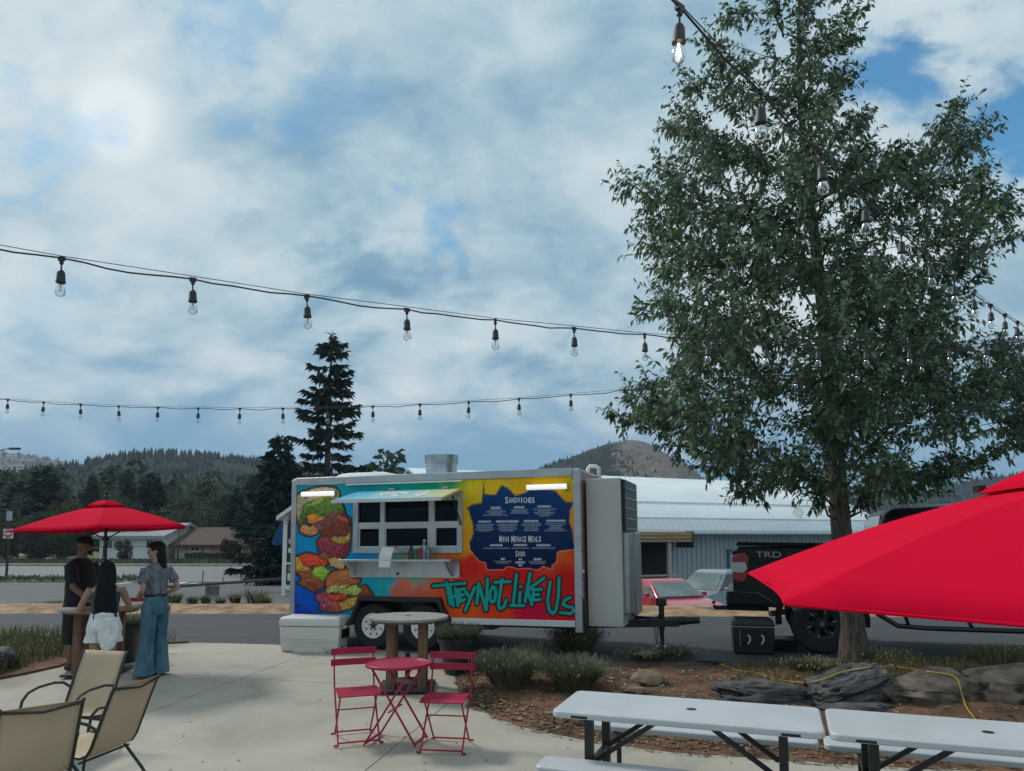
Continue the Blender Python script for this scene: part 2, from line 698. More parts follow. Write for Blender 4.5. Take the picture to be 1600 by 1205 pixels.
def weathered(name, col, stain, rough, specks):
    """poured surface with blotches, runs and small dark marks"""
    m = bpy.data.materials.new(name)
    m.use_nodes = True
    t = m.node_tree
    b = t.nodes['Principled BSDF']
    L = t.links.new
    tc = N(t, 'ShaderNodeTexCoord')
    o = tc.outputs['Object']
    n1 = N(t, 'ShaderNodeTexNoise', i_Scale=0.55, i_Detail=9.0, i_Roughness=0.62, i_Distortion=0.6)
    n2 = N(t, 'ShaderNodeTexNoise', i_Scale=3.2, i_Detail=8.0, i_Roughness=0.65)
    n3 = N(t, 'ShaderNodeTexNoise', i_Scale=55.0, i_Detail=4.0, i_Roughness=0.6)
    vo = N(t, 'ShaderNodeTexVoronoi', i_Scale=specks)
    vo.inputs['Randomness'].default_value = 1.0
    for n in (n1, n2, n3, vo):
        L(o, n.inputs['Vector'])
    c = ramp(t, n1.outputs[0], [(0.32, tuple(k * 0.70 for k in col)), (0.47, tuple(k * 0.95 for k in col)), (0.68, tuple(min(1, k * 1.16) for k in col))])
    c = mixc(t, math_node(t, 'MULTIPLY', math_node(t, 'SUBTRACT', n2.outputs[0], 0.46, True), 1.3, True), c, stain)
    sp = N(t, 'ShaderNodeMapRange')
    sp.inputs[1].default_value = 0.085
    sp.inputs[2].default_value = 0.045
    L(math_node(t, 'ADD', vo.outputs['Distance'], math_node(t, 'MULTIPLY', math_node(t, 'SUBTRACT', n2.outputs[0], 0.5), 0.16)), sp.inputs[0])
    c = mixc(t, math_node(t, 'MULTIPLY', sp.outputs[0], 0.10), c, tuple(k * 0.45 for k in col))
    g = N(t, 'ShaderNodeMapRange')
    g.inputs[3].default_value = 0.86
    g.inputs[4].default_value = 1.12
    L(n3.outputs[0], g.inputs[0])
    c = mixc(t, 1.0, c, g.outputs[0], 'MULTIPLY')
    L(c, b.inputs['Base Color'])
    b.inputs['Roughness'].default_value = rough
    b.inputs['Specular IOR Level'].default_value = 0.3
    bp = N(t, 'ShaderNodeBump', i_Strength=0.25, i_Distance=0.004)
    L(n3.outputs[0], bp.inputs['Height'])
    L(bp.outputs[0], b.inputs['Normal'])
    return m


CONC = weathered('concrete_slab', (0.415, 0.383, 0.318), (0.33, 0.295, 0.235), 0.88, 3.3)
JOINT = mat('joint_dark', (0.10, 0.09, 0.08), 0.95)


def clip_half(poly, p, n):
    out = []
    for i in range(len(poly)):
        a, b = poly[i], poly[(i + 1) % len(poly)]
        da = (a[0] - p[0]) * n[0] + (a[1] - p[1]) * n[1]
        db = (b[0] - p[0]) * n[0] + (b[1] - p[1]) * n[1]
        if da >= 0:
            out.append(a)
        if (da >= 0) != (db >= 0):
            t = da / (da - db)
            out.append((a[0] + (b[0] - a[0]) * t, a[1] + (b[1] - a[1]) * t))
    return out


def w2(p):
    return (p.x, p.y)


BED_EDGE = [w2(on_patio(x, y)) for (x, y) in ((706, 1036), (716, 1062), (727, 1083), (740, 1103), (779, 1120), (813, 1131), (868, 1145), (930, 1157),
                                              (1010, 1168), (1100, 1176), (1210, 1184), (1330, 1192), (1480, 1200), (1600, 1206))]
LEFT_EDGE = [w2(on_patio(x, y)) for (x, y) in ((150, 1012), (128, 1028), (95, 1042), (37, 1055), (0, 1062), (-80, 1080))]


def build_patio():
    last = BED_EDGE[-1]
    outline = [(-14, -4), (9, -4), (9, last[1] - 0.5), (last[0] + 1, last[1] - 0.1)] + BED_EDGE[::-1] + \
              [(-1.05, 11.27), (-2.3, 11.83), (-3.9, 12.20), (-5.2, 12.37)] + LEFT_EDGE + [(-14, 7.8)]
    base = MB()
    n = len(outline)
    base.add([(x, y, patio_z(y) - 0.035) for x, y in outline] + [(x, y, patio_z(y) - 0.2) for x, y in outline],
             [tuple(range(n))] + [(i, i + n, (i + 1) % n + n, (i + 1) % n) for i in range(n)])
    po = base.build('patio', JOINT)
    bpy.context.view_layer.update()
    tag(po, kind='structure')
    # saw-cut joints (seen in the slab) split it into bays
    cuts = [(w2(on_patio(225, 1116)), w2(on_patio(482, 1021))), (w2(on_patio(475, 1065)), w2(on_patio(726, 1079))),
            (w2(on_patio(570, 1205)), w2(on_patio(726, 1077)))]
    polys = [outline]
    g = 0.006
    for (a, b) in cuts:
        nx, ny = -(b[1] - a[1]), b[0] - a[0]
        l = sqrt(nx * nx + ny * ny)
        nx, ny = nx / l, ny / l
        new = []
        for P in polys:
            for s in (1, -1):
                q = clip_half(P, (a[0] + s * nx * g, a[1] + s * ny * g), (s * nx, s * ny))
                if len(q) >= 3:
                    new.append(q)
        polys = new
    for k, P in enumerate(polys):
        n = len(P)
        mb = MB()
        mb.add([(x, y, patio_z(y)) for x, y in P] + [(x, y, patio_z(y) - 0.034) for x, y in P],
               [tuple(range(n))] + [(i, i + n, (i + 1) % n + n, (i + 1) % n) for i in range(n)])
        mb.build('slab', CONC, po)


build_patio()

# ---------------------------------------------------------------- planting beds
MULCH = mat('mulch', (0.040, 0.023, 0.015), 0.95, var=0.5, scale=2.4, col2=(0.175, 0.088, 0.046), bump=1.0, bscale=45, detail=10)


def bed_z(t, s):
    """height over the line patio-edge to street; s runs along the bed"""
    b = 0.09 + 0.17 * ss(0.32, 0.62, s)
    if t < 0.5:
        h = b * ss(0.02, 0.34 - 0.10 * ss(0.4, 0.7, s), t)
    else:
        h = b * (1 - 0.85 * ss(0.72, 1.0, t))
    return h


BED_N, BED_M = 110, 26


def lerp_path(P, s):
    d = [0]
    for i in range(len(P) - 1):
        d.append(d[-1] + sqrt((P[i + 1][0] - P[i][0]) ** 2 + (P[i + 1][1] - P[i][1]) ** 2))
    x = s * d[-1]
    return (np.interp(x, d, [p[0] for p in P]), np.interp(x, d, [p[1] for p in P]))


BED_OUT = [(-0.92, 11.22), (0.4, 10.58), (1.5, 10.35), (4, 10.18), (6.6, 10.08), (9.5, 9.95)]
BED_EDGE2 = [(-0.95, 11.1)] + BED_EDGE + [(6.0, 5.35), (9.5, 4.7)]


def bed_point(s, t):
    a, b = lerp_path(BED_EDGE2, s), lerp_path(BED_OUT, s)
    x, y = a[0] + (b[0] - a[0]) * t, a[1] + (b[1] - a[1]) * t
    if t <= 0:      # ragged edge spilling a little over the slab
        d = sqrt((a[0] - b[0]) ** 2 + (a[1] - b[1]) ** 2)
        k = (0.05 + 0.05 * fbm(s * 60, 1.7)) / d
        x, y = x + (a[0] - b[0]) * k, y + (a[1] - b[1]) * k
        return Vector((x, y, patio_z(y) + 0.004))
    base = patio_z(a[1]) * (1 - t) + 0.0 * t
    z = base + bed_z(t, s) + (0.022 * fbm(x * 2.2, y * 2.2, 3.0) if 0 < t < 1 else 0) + 0.012
    return Vector((x, y, z))


def build_bed():
    V = [bed_point(i / BED_N, j / BED_M) for i in range(BED_N + 1) for j in range(BED_M + 1)]
    n = BED_M + 1
    F = [(i * n + j, i * n + j + 1, (i + 1) * n + j + 1, (i + 1) * n + j) for i in range(BED_N) for j in range(BED_M)]
    o = put('planting_bed', np_mesh('planting_bed', V, F), MULCH, smooth=True)
    tag(o, kind='structure')
    me = o.data
    bm = bmesh.new(); bm.from_mesh(me); bmesh.ops.recalc_face_normals(bm, faces=bm.faces); bm.to_mesh(me); bm.free()
    # left bed
    L = [(-14, 7.9)] + [(x, y) for x, y in LEFT_EDGE[::-1]] + [(-5.3, 12.34), (-6.0, 12.44), (-14, 13.2)]
    mb = MB()
    n = len(L)
    mb.add([(x, y, patio_z(y) + 0.03) for x, y in L] + [(x, y, patio_z(y) - 0.15) for x, y in L],
           [tuple(range(n))] + [(i, i + n, (i + 1) % n + n, (i + 1) % n) for i in range(n)])
    tag(mb.build('planting_bed', MULCH), kind='structure')


build_bed()
# bed surface lookup
_bp = [(p.x, p.y, p.z) for p in (bed_point(i / 80, j / 40) for i in range(81) for j in range(41))]
_bpa = np.array(_bp)


def bed_surface(x, y):
    d = (_bpa[:, 0] - x) ** 2 + (_bpa[:, 1] - y) ** 2
    k = np.argsort(d)[:3]
    w = 1 / (d[k] + 1e-4)
    return float((w * _bpa[k, 2]).sum() / w.sum())


def on_bed(x, y):
    """where the sight line of a point on the bed meets its surface"""
    z = 0.05
    for _ in range(12):
        p = on_level(x, y, z)
        z = 0.5 * z + 0.5 * bed_surface(p.x, p.y)
    p = on_level(x, y, z)
    return Vector((p.x, p.y, bed_surface(p.x, p.y)))


def chips(name, region, count, m, size, label, cat, zoff=0.004):
    """loose flat chips lying on the bed"""
    V, F = [], []
    for k in range(count):
        p = region()
        a = random.uniform(0, 2 * pi)
        l, w = size * random.uniform(0.5, 1.5), size * random.uniform(0.2, 0.5)
        tx, ty = random.uniform(-.35, .35), random.uniform(-.35, .35)
        o = len(V)
        for (u, v) in ((-l, -w), (l, -w * 0.6), (l * 0.9, w), (-l * 0.8, w * 0.8)):
            x, y = u * cos(a) - v * sin(a), u * sin(a) + v * cos(a)
            V.append((p.x + x, p.y + y, p.z + zoff + 0.010 + x * tx + y * ty))
        F.append((o, o + 1, o + 2, o + 3))
    o = put(name, np_mesh(name, V, F), m)
    tag(o, label, cat, kind='stuff')


def rnd_bed(s0=0.0, s1=1.0, t0=0.02, t1=0.98):
    return lambda: bed_point(random.uniform(s0, s1), random.uniform(t0, t1))


chips('mulch_chips', rnd_bed(), 5200, mat('chip_dark', (0.085, 0.05, 0.03), 0.9, island=0.6, var=0.3), 0.022, 'dark brown wood mulch chips covering the planting bed', 'mulch')
chips('edge_litter', rnd_bed(0.12, 1.0, -0.02, 0.14), 3600, mat('chip_tan', (0.20, 0.125, 0.065), 0.9, island=0.6, var=0.3), 0.026, 'brown leaf litter and bark gathered along the edge of the bed', 'leaf litter')
chips('pale_chips', rnd_bed(0.05, 1.0, 0.01, 0.75), 1700, mat('chip_pale', (0.38, 0.30, 0.21), 0.9, island=0.5, var=0.3), 0.021, 'pale wood chips and dry leaves scattered over the mulch', 'wood chips')

# ---------------------------------------------------------------- hills
HILL = None


def hill_mat(name, rock_amt, rock_col, veg, seed):
    m = bpy.data.materials.new(name)
    m.use_nodes = True
    t = m.node_tree
    b = t.nodes['Principled BSDF']
    L = t.links.new
    tc = N(t, 'ShaderNodeTexCoord')
    mp = N(t, 'ShaderNodeMapping')
    mp.inputs['Location'].default_value = (seed, seed, 0)
    L(tc.outputs['Object'], mp.inputs[0])
    n1 = N(t, 'ShaderNodeTexNoise', i_Scale=0.02, i_Detail=10.0, i_Roughness=0.68)
    L(mp.outputs[0], n1.inputs['Vector'])
    n2 = N(t, 'ShaderNodeTexNoise', i_Scale=0.16, i_Detail=8.0, i_Roughness=0.7)
    L(mp.outputs[0], n2.inputs['Vector'])
    vegc = ramp(t, n2.outputs[0], [(0.35, tuple(c * 0.55 for c in veg)), (0.68, tuple(c * 1.6 for c in veg))])
    rkc = ramp(t, n2.outputs[0], [(0.3, tuple(c * 0.55 for c in rock_col)), (0.7, tuple(c * 1.25 for c in rock_col))])
    at = N(t, 'ShaderNodeAttribute', attribute_name='rock')
    v = math_node(t, 'ADD', math_node(t, 'ADD', at.outputs['Fac'], rock_amt), math_node(t, 'MULTIPLY', math_node(t, 'SUBTRACT', n1.outputs[0], 0.5), 2.2))
    v = math_node(t, 'ADD', v, math_node(t, 'MULTIPLY', math_node(t, 'SUBTRACT', n2.outputs[0], 0.5), 1.3))
    k = N(t, 'ShaderNodeMapRange')
    k.inputs[1].default_value = 0.42
    k.inputs[2].default_value = 0.62
    L(v, k.inputs[0])
    L(mixc(t, k.outputs[0], vegc, rkc), b.inputs['Base Color'])
    b.inputs['Roughness'].default_value = 0.95
    b.inputs['Specular IOR Level'].default_value = 0.1
    bp = N(t, 'ShaderNodeBump', i_Strength=1.0, i_Distance=7.0)
    L(n2.outputs[0], bp.inputs['Height'])
    L(bp.outputs[0], b.inputs['Normal'])
    return m


def hill(name, prof, Y, depth, m, seed, rough=2.5, rock=None, trees=0, tree_h=6.0, tree_rock=1.0, nx=150, nd=26):
    """prof: ridge line as (column, row) sights, carried out to distance Y"""
    R = [at_depth(x, y, Y) for x, y in prof]
    X = np.array([p.x for p in R]); Zr = np.array([p.z for p in R])
    xs = np.linspace(X[0], X[-1], nx)
    V, rk = [], []
    for i, x in enumerate(xs):
        h = np.interp(x, X, Zr)
        for j in range(nd + 1):
            u = j / nd * 2 - 1          # -1 near foot, 0 ridge, 1 far foot
            s = 1 - abs(u) ** 1.35
            nz = fbm(x * 0.012 + seed, u * 2.5, seed, 6)
            z = h * s + rough * nz * (0.25 + min(1, 2.2 * abs(u))) * (1 if s > 0.02 else 0)
            if j in (0, nd):
                z = -4
            V.append((x, Y + u * depth, z))
            rk.append(rock(x, z, u) if rock else 0.0)
    n = nd + 1
    F = [(i * n + j, (i + 1) * n + j, (i + 1) * n + j + 1, i * n + j + 1) for i in range(nx - 1) for j in range(nd)]
    me = np_mesh(name, V, F)
    a = me.attributes.new('rock', 'FLOAT', 'POINT')
    a.data.foreach_set('value', np.array(rk, dtype=np.float32))
    o = put(name, me, m, smooth=True, angle=0)
    tag(o, kind='structure')
    VA = np.array(V).reshape(nx, n, 3)
    RK = np.array(rk).reshape(nx, n)
    TV, TF = [], []
    c = 0
    while c < trees:
        i, j = random.uniform(0, nx - 1.01), random.uniform(0.15, nd * 0.56)
        ii, jj = int(i), int(j)
        fi, fj = i - ii, j - jj
        p = VA[ii, jj] * (1 - fi) * (1 - fj) + VA[ii + 1, jj] * fi * (1 - fj) + VA[ii, jj + 1] * (1 - fi) * fj + VA[ii + 1, jj + 1] * fi * fj
        c += 1
        if RK[ii, jj] > 0.25 and random.random() < tree_rock:
            continue
        if fbm(p[0] * 0.02, p[1] * 0.02, seed + 5, 3) < -0.28:
            continue
        h = tree_h * random.uniform(0.5, 1.3)
        r = h * random.uniform(0.16, 0.26)
        k0 = len(TV)
        ph = random.uniform(0, 6.28)
        for (zz, rr) in ((0.0, 0.75), (0.30, 1.0), (0.62, 0.55)):
            for q in range(5):
                an = ph + q * 2 * pi / 5 + zz
                w = rr * r * random.uniform(0.65, 1.25)
                TV.append((p[0] + w * cos(an), p[1] + w * sin(an), p[2] - 0.3 + h * zz + random.uniform(-.06, .06) * h))
        TV.append((p[0] + random.uniform(-.1, .1) * r, p[1], p[2] + h))
        for lv in range(2):
            for q in range(5):
                a0, b0 = k0 + lv * 5 + q, k0 + lv * 5 + (q + 1) % 5
                TF += [(a0, b0, b0 + 5), (a0, b0 + 5, a0 + 5)]
        for q in range(5):
            TF.append((k0 + 10 + q, k0 + 10 + (q + 1) % 5, k0 + 15))
    if TV:
        fo = put(name.replace('hill', 'forest') + '_wood', np_mesh('forest', TV, TF), FOREST)
        return o, fo
    return o, None


FOREST = mat('forest_far', (0.030, 0.043, 0.032), 0.95, var=0.4, scale=0.05, island=0.55, spec=0.1)
HM1 = hill_mat('hill_wooded', 0.14, (0.15, 0.14, 0.12), (0.034, 0.05, 0.038), 3.0)
HM2 = hill_mat('hill_rocky', 0.32, (0.27, 0.225, 0.19), (0.030, 0.045, 0.034), 11.0)
HM3 = hill_mat('hill_bald', 0.52, (0.30, 0.27, 0.23), (0.06, 0.075, 0.05), 23.0)
_, w1 = hill('hill', [(-420, 770), (-250, 735), (-100, 760), (40, 768), (160, 750), (205, 737), (250, 722), (300, 713), (340, 715), (390, 722), (440, 727), (500, 738), (600, 770), (720, 800), (860, 820)],
             420, 230, HM1, 1.0, 4.0, trees=9000, tree_h=3.4)
tag(w1, 'dark pine wood covering the hillside behind the houses', 'wood', kind='stuff')
w1.name = 'pine_wood'
_, w2_ = hill('hill', [(-700, 700), (-300, 690), (-60, 700), (0, 707), (30, 709), (70, 717), (110, 724), (150, 731), (200, 734), (260, 742), (420, 790)],
              900, 330, HM3, 4.0, 6.0, trees=2500, tree_h=5.0)
tag(w2_, 'scattered trees on the distant bald mountain', 'wood', kind='stuff')
w2_.name = 'mountain_wood'
PKX = at_depth(1000, 690, 480).x


def peak_rock(x, z, u):
    d = x - PKX
    return 1.0 * ss(-30, -4, d + 0.16 * (z - 40)) * (1 - ss(26, 48, d + 0.3 * (z - 40))) * ss(8, 26, z) - 0.25


_, w3 = hill('hill', [(700, 800), (780, 760), (840, 737), (900, 713), (950, 693), (985, 688), (1005, 691), (1030, 706), (1052, 727), (1066, 743), (1100, 756), (1180, 775), (1300, 800)],
             480, 170, HM2, 9.0, 8.5, rock=peak_rock, trees=3000, tree_h=2.4, tree_rock=0.86)
tag(w3, 'dark pines on the slope of the rocky peak', 'wood', kind='stuff')
w3.name = 'peak_wood'
_, w4 = hill('hill', [(1120, 800), (1250, 775), (1360, 768), (1440, 772), (1500, 757), (1560, 745), (1620, 742), (1750, 735), (1900, 770), (2100, 800)],
             520, 200, HM1, 15.0, 4.0, trees=4200, tree_h=3.6)
tag(w4, 'dark wooded ridge behind the parked pickup', 'wood', kind='stuff')
w4.name = 'ridge_wood'

# bits of bark and leaf blown over the slab
def slab_debris():
    V, F = [], []
    rs = random.Random(17)
    for k in range(260):
        y = rs.uniform(4.8, 11.5)
        x = rs.uniform(-5.5, 2.0) if rs.random() < 0.4 else rs.gauss(-0.3, 1.0)
        if y > 9.5 and x > -1.0:
            continue
        l = rs.uniform(0.005, 0.020)
        w = l * rs.uniform(0.25, 0.6)
        a = rs.uniform(0, 6.28)
        o = len(V)
        for (u, v) in ((-l, 0), (0, -w), (l, 0), (0, w)):
            V.append((x + u * cos(a) - v * sin(a), y + u * sin(a) + v * cos(a), patio_z(y) + 0.004 + (0.006 if v else 0)))
        F.append((o, o + 1, o + 2, o + 3))
    tag(put('slab_debris', np_mesh('slab_debris', V, F), mat('debris', (0.16, 0.11, 0.07), 0.9, island=0.6)), 'tiny bits of bark and leaf strewn over the concrete', 'debris', kind='stuff')


slab_debris()

# ================================================================ trees
BARK = mat('bark', (0.042, 0.031, 0.025), 0.95, var=0.45, scale=9, bump=1.0, bscale=18, stretch=(3.5, 3.5, 0.6), detail=8, col2=(0.115, 0.09, 0.072))
BARK2 = mat('bark_grey', (0.10, 0.09, 0.08), 0.95, var=0.3, scale=5)
LEAF = mat('leaf', (0.074, 0.135, 0.072), 0.38, var=0.25, scale=1.5, island=0.7, trans=0.36, spec=0.5, col2=(0.115, 0.180, 0.092))
NEEDLE = mat('needles', (0.026, 0.050, 0.040), 0.8, var=0.35, scale=1.0, island=0.5, spec=0.2)
NEEDLE2 = mat('needles_blue', (0.046, 0.074, 0.062), 0.8, var=0.35, scale=0.6, island=0.5, spec=0.2)
FOL = mat('foliage_mid', (0.058, 0.086, 0.048), 0.8, var=0.35, scale=0.5, island=0.55, trans=0.2, spec=0.2)
FOL2 = mat('foliage_olive', (0.082, 0.092, 0.045), 0.8, var=0.35, scale=0.5, island=0.5, trans=0.2, spec=0.2)
FOL3 = mat('foliage_purple', (0.055, 0.030, 0.030), 0.8, var=0.35, scale=0.5, island=0.5, trans=0.15, spec=0.2)
FOL4 = mat('foliage_pale', (0.095, 0.12, 0.075), 0.8, var=0.35, scale=0.5, island=0.5, trans=0.2, spec=0.2)


def unit(a):
    return a / np.maximum(1e-9, np.linalg.norm(a, axis=-1, keepdims=True))


def leaves(P, D, L, Wd, fold=0.25, droop=0.0):
    """folded leaf blades: base P, direction D (n,3), length L, half width Wd"""
    n = len(P)
    D = unit(D)
    R = RNG.normal(size=(n, 3))
    S = unit(np.cross(D, R))
    U = np.cross(S, D)
    L = np.broadcast_to(np.asarray(L, float), (n,))[:, None]
    Wd = np.broadcast_to(np.asarray(Wd, float), (n,))[:, None]
    mid = P + D * L * 0.45
    V = np.stack([P, mid + S * Wd + U * Wd * fold, P + D * L + np.array([0, 0, -1.0]) * L * droop, mid - S * Wd + U * Wd * fold], 1).reshape(-1, 3)
    i = np.arange(n)[:, None] * 4
    F = np.concatenate([i + np.array([[0, 1, 2]]), i + np.array([[0, 2, 3]])], 1).reshape(-1, 3)
    return V, F


def main_tree():
    base = on_bed(1338, 1036)
    Yt = base.y
    t = thing('shade_tree', 'tall leafy green tree rising from the bed beside the black pickup', 'tree', base)
    # trunk axis from sights at the trunk's depth
    ax = [at_depth(x, y, Yt + dy) for (x, y, dy) in ((1338, 1042, 0), (1333, 980, 0), (1322, 900, 0.02), (1314, 820, 0.05), (1308, 740, .08), (1300, 640, .1), (1290, 520, .1),
                                                     (1276, 400, .05), (1262, 280, 0), (1250, 160, 0), (1248, 30, 0), (1250, -50, 0))]
    ax[0].z = base.z - 0.08
    rad = [0.205, 0.150, 0.134, 0.125, 0.116, 0.102, 0.086, 0.070, 0.055, 0.040, 0.024, 0.01]
    ax = [p - base for p in ax]
    tr = MB()
    # fluted trunk
    rings = []
    fine = []
    for i in range(len(ax) - 1):
        for k in range(6):
            q = k / 6
            fine.append((ax[i].lerp(ax[i + 1], q), rad[i] + (rad[i + 1] - rad[i]) * q))
    fine.append((ax[-1], rad[-1]))
    for (c, r) in fine:
        ring = []
        for k in range(56):
            a = 2 * pi * k / 56
            f = 1 + 0.085 * mnoise.noise(Vector((cos(a) * 4.5, sin(a) * 4.5, c.z * 0.9))) + 0.07 * mnoise.noise(Vector((cos(a) * 9, sin(a) * 9, c.z * 1.6))) + 0.075 * abs(mnoise.noise(Vector((cos(a) * 17, sin(a) * 17, c.z * 1.3))))
            if c.z < 0.5:
                f += 0.28 * (0.5 - c.z) * max(0, sin(3 * a + 0.7))
            ring.append(c + Vector((cos(a), sin(a), 0)) * r * f)
        rings.append(ring)
    tr.rings(rings)

    def axis_at(z):
        zs = [p.z for p in ax]
        return Vector((np.interp(z, zs, [p.x for p in ax]), np.interp(z, zs, [p.y for p in ax]), z)), float(np.interp(z, zs, rad))
    # outline of the crown; foliage clusters fill the volume it bounds
    crown = [(1180, -50), (1110, 20), (1085, 60), (1060, 125), (1022, 172), (1045, 225), (966, 258), (960, 300), (985, 330), (960, 362), (985, 400), (1000, 440), (968, 478), (1000, 515), (1050, 540), (1045, 575),
             (1000, 592), (945, 603), (938, 648), (960, 680), (1020, 690), (1050, 742), (1100, 735), (1130, 778), (1190, 800), (1250, 778), (1310, 772), (1350, 792), (1400, 796), (1450, 785), (1500, 752), (1550, 742), (1620, 735),
             (1690, 700), (1700, 560), (1640, 515), (1590, 525), (1535, 500), (1505, 470), (1560, 440), (1605, 400), (1602, 335), (1560, 300), (1545, 250), (1540, 188), (1488, 108), (1458, 130), (1440, 190), (1402, 222), (1375, 200),
             (1358, 160), (1345, 110), (1356, 40), (1340, -50)]

    def inside(x, y):
        c = False
        j = len(crown) - 1
        for i in range(len(crown)):
            (xi, yi), (xj, yj) = crown[i], crown[j]
            if (yi > y) != (yj > y) and x < (xj - xi) * (y - yi) / (yj - yi) + xi:
                c = not c
            j = i
        return c

    def edge_dist(x, y):
        d = 1e9
        for i in range(len(crown)):
            (ax_, ay_), (bx_, by_) = crown[i], crown[(i + 1) % len(crown)]
            ux, uy = bx_ - ax_, by_ - ay_
            q = max(0, min(1, ((x - ax_) * ux + (y - ay_) * uy) / (ux * ux + uy * uy)))
            d = min(d, sqrt((x - ax_ - q * ux) ** 2 + (y - ay_ - q * uy) ** 2))
        return d
    sc = Yt / F_PX * 1.02
    tw = MB()
    P, D = [], []
    random.seed(5)
    cl = []
    # first the rim, then the body of the crown
    tries = 0
    while len(cl) < 330 and tries < 60000:
        tries += 1
        x, y = random.uniform(930, 1700), random.uniform(-50, 800)
        if not inside(x, y):
            continue
        e = edge_dist(x, y)
        rim = len(cl) < 85
        r = random.uniform(24, 38) if rim else random.uniform(40, 62)
        if e < r * (0.62 if rim else 0.8) or (rim and e > 48):
            continue
        hw = 60 + 300 * ss(-80, 500, y)
        dep = 0.0 if rim else random.uniform(-1, 1) * sqrt(max(0.02, 1 - min(1, abs(x - 1300) / (hw * 1.15)) ** 2)) * hw * sc * 0.62
        if rim:
            dep = random.uniform(-0.3, 0.3)
        if any((x - q[0]) ** 2 + (y - q[1]) ** 2 + ((dep - q[3]) / sc) ** 2 < ((0.62 if rim else 0.47) * (r + q[2])) ** 2 for q in cl):
            continue
        cl.append((x, y, r, dep))
    cl += [(1250, 742, 46, -.5), (1312, 752, 46, -.6), (1372, 748, 46, -.4), (1300, 690, 52, -.8), (1345, 640, 52, -.9), (1290, 580, 52, -.9), (1310, 500, 52, -.9), (1270, 420, 52, -.8), (1262, 340, 46, -.7),
           (1255, 250, 46, -.6), (1245, 150, 42, -.5), (1250, 60, 36, -.4), (1250, 0, 32, -.3), (1185, 768, 40, .1), (1430, 762, 44, 0), (1280, 775, 36, -.3), (1345, 775, 36, .2), (1480, 740, 40, .1), (1110, 730, 36, 0), (958, 640, 24, 0), (985, 618, 26, .1), (980, 665, 24, -.1), (1005, 648, 28, 0), (1035, 672, 28, .1), (1040, 630, 30, -.1)]
    nodes = []
    for (bx, by, rp, dy) in cl:
        w = at_depth(bx, by, Yt)
        k = 1 + dy / Yt
        c = Vector((w.x * k, Yt + dy, CAM_H + (w.z - CAM_H) * k)) - base
        ax0 = axis_at(c.z)[0]
        nodes.append(((Vector((c.x, c.y, 0)) - Vector((ax0.x, ax0.y, 0))).length, c, rp * sc))
    nodes.sort(key=lambda q: q[0])
    done = []
    for (hdist, c, R) in nodes:
        # each spray grows from the trunk or from a spray nearer to it
        a0, r0 = axis_at(min(max(1.9, c.z - 0.75 * hdist - 0.1), ax[-2].z))
        best, bd = None, (c - a0).length * 0.8
        for (h2, c2, r2) in done:
            d = c - c2
            if h2 < hdist - 0.12 and d.z > -0.25 and d.length + 0.12 < bd:
                best, bd = (c2, r2), d.length + 0.12
        if best is not None:
            a0, r0 = best
            br = max(0.006, r0 * 0.72)
        else:
            br = min(r0 * 0.34, 0.014 + 0.010 * hdist)
        hd = c - a0
        m1 = a0 + hd * 0.45 + Vector((random.uniform(-.10, .10), random.uniform(-.10, .10), -0.10 * hd.length))
        m2 = a0 + hd * 0.78 + Vector((random.uniform(-.08, .08), random.uniform(-.08, .08), -0.04 * hd.length))
        tr.tube([a0, m1, m2, c], [br, br * 0.85, br * 0.75, br * 0.62], 6)
        done.append((hdist, c, br * 0.62))
        outv = Vector((hd.x, hd.y, 0.35 * hd.length)).normalized() if hd.length > 0.1 else Vector((0, 0, 1))
        for q in range(int(6 + 29 * R)):
            v = Vector((random.gauss(0, 1), random.gauss(0, 1), random.gauss(0, 1))).normalized()
            rr = random.uniform(0.3, 1.0) ** 0.5
            e = c + v * R * rr * Vector((1.0, 1.0, 0.9)).x
            if random.random() < 0.22:
                e = c + (v * 0.55 + outv * 0.9).normalized() * R * random.uniform(1.05, 1.55) + Vector((0, 0, random.uniform(0, 0.10)))
            s = m2.lerp(c, random.uniform(0.0, 1.1)) if random.random() < 0.7 else m1.lerp(m2, random.uniform(0.4, 1))
            dd = e - s
            if dd.length > 0.75:
                s = e - dd.normalized() * random.uniform(0.45, 0.75)
                dd = e - s
            if dd.length < 0.12:
                continue
            mm = s + dd * 0.5 + Vector((0, 0, -0.06 * dd.length))
            tw.tube([s, mm, e], [0.006, 0.0045, 0.002], 3, cap=False)
            nl = int(max(6, dd.length * 27))
            dn = dd.normalized()
            for j in range(nl):
                u = 0.15 + 0.85 * (j + random.random()) / nl
                pt = (s * (1 - u) ** 2 + mm * 2 * u * (1 - u) + e * u * u)
                ang = random.uniform(0, 2 * pi)
                side = dn.cross(Vector((cos(ang), sin(ang), 0.3))).normalized()
                P.append(pt); D.append(dn * 0.6 + side * 0.8 + Vector((0, 0, -0.42)))
    P = np.array(P); D = np.array(D)
    n = len(P)
    Ls = RNG.uniform(0.062, 0.125, n)
    V, F = leaves(P, D, Ls, Ls * RNG.uniform(0.17, 0.26, n), 0.35, 0.16)
    tr.build('trunk', BARK, t, smooth=True, angle=60)
    cr = put('crown', np_mesh('crown', V, F), LEAF, t)
    cr['kind'] = 'stuff'
    twm = put('twigs', np_mesh('twigs', tw.v, tw.f), BARK2, t)
    twm['kind'] = 'stuff'
    print('leaves', n)
    return t


main_tree()


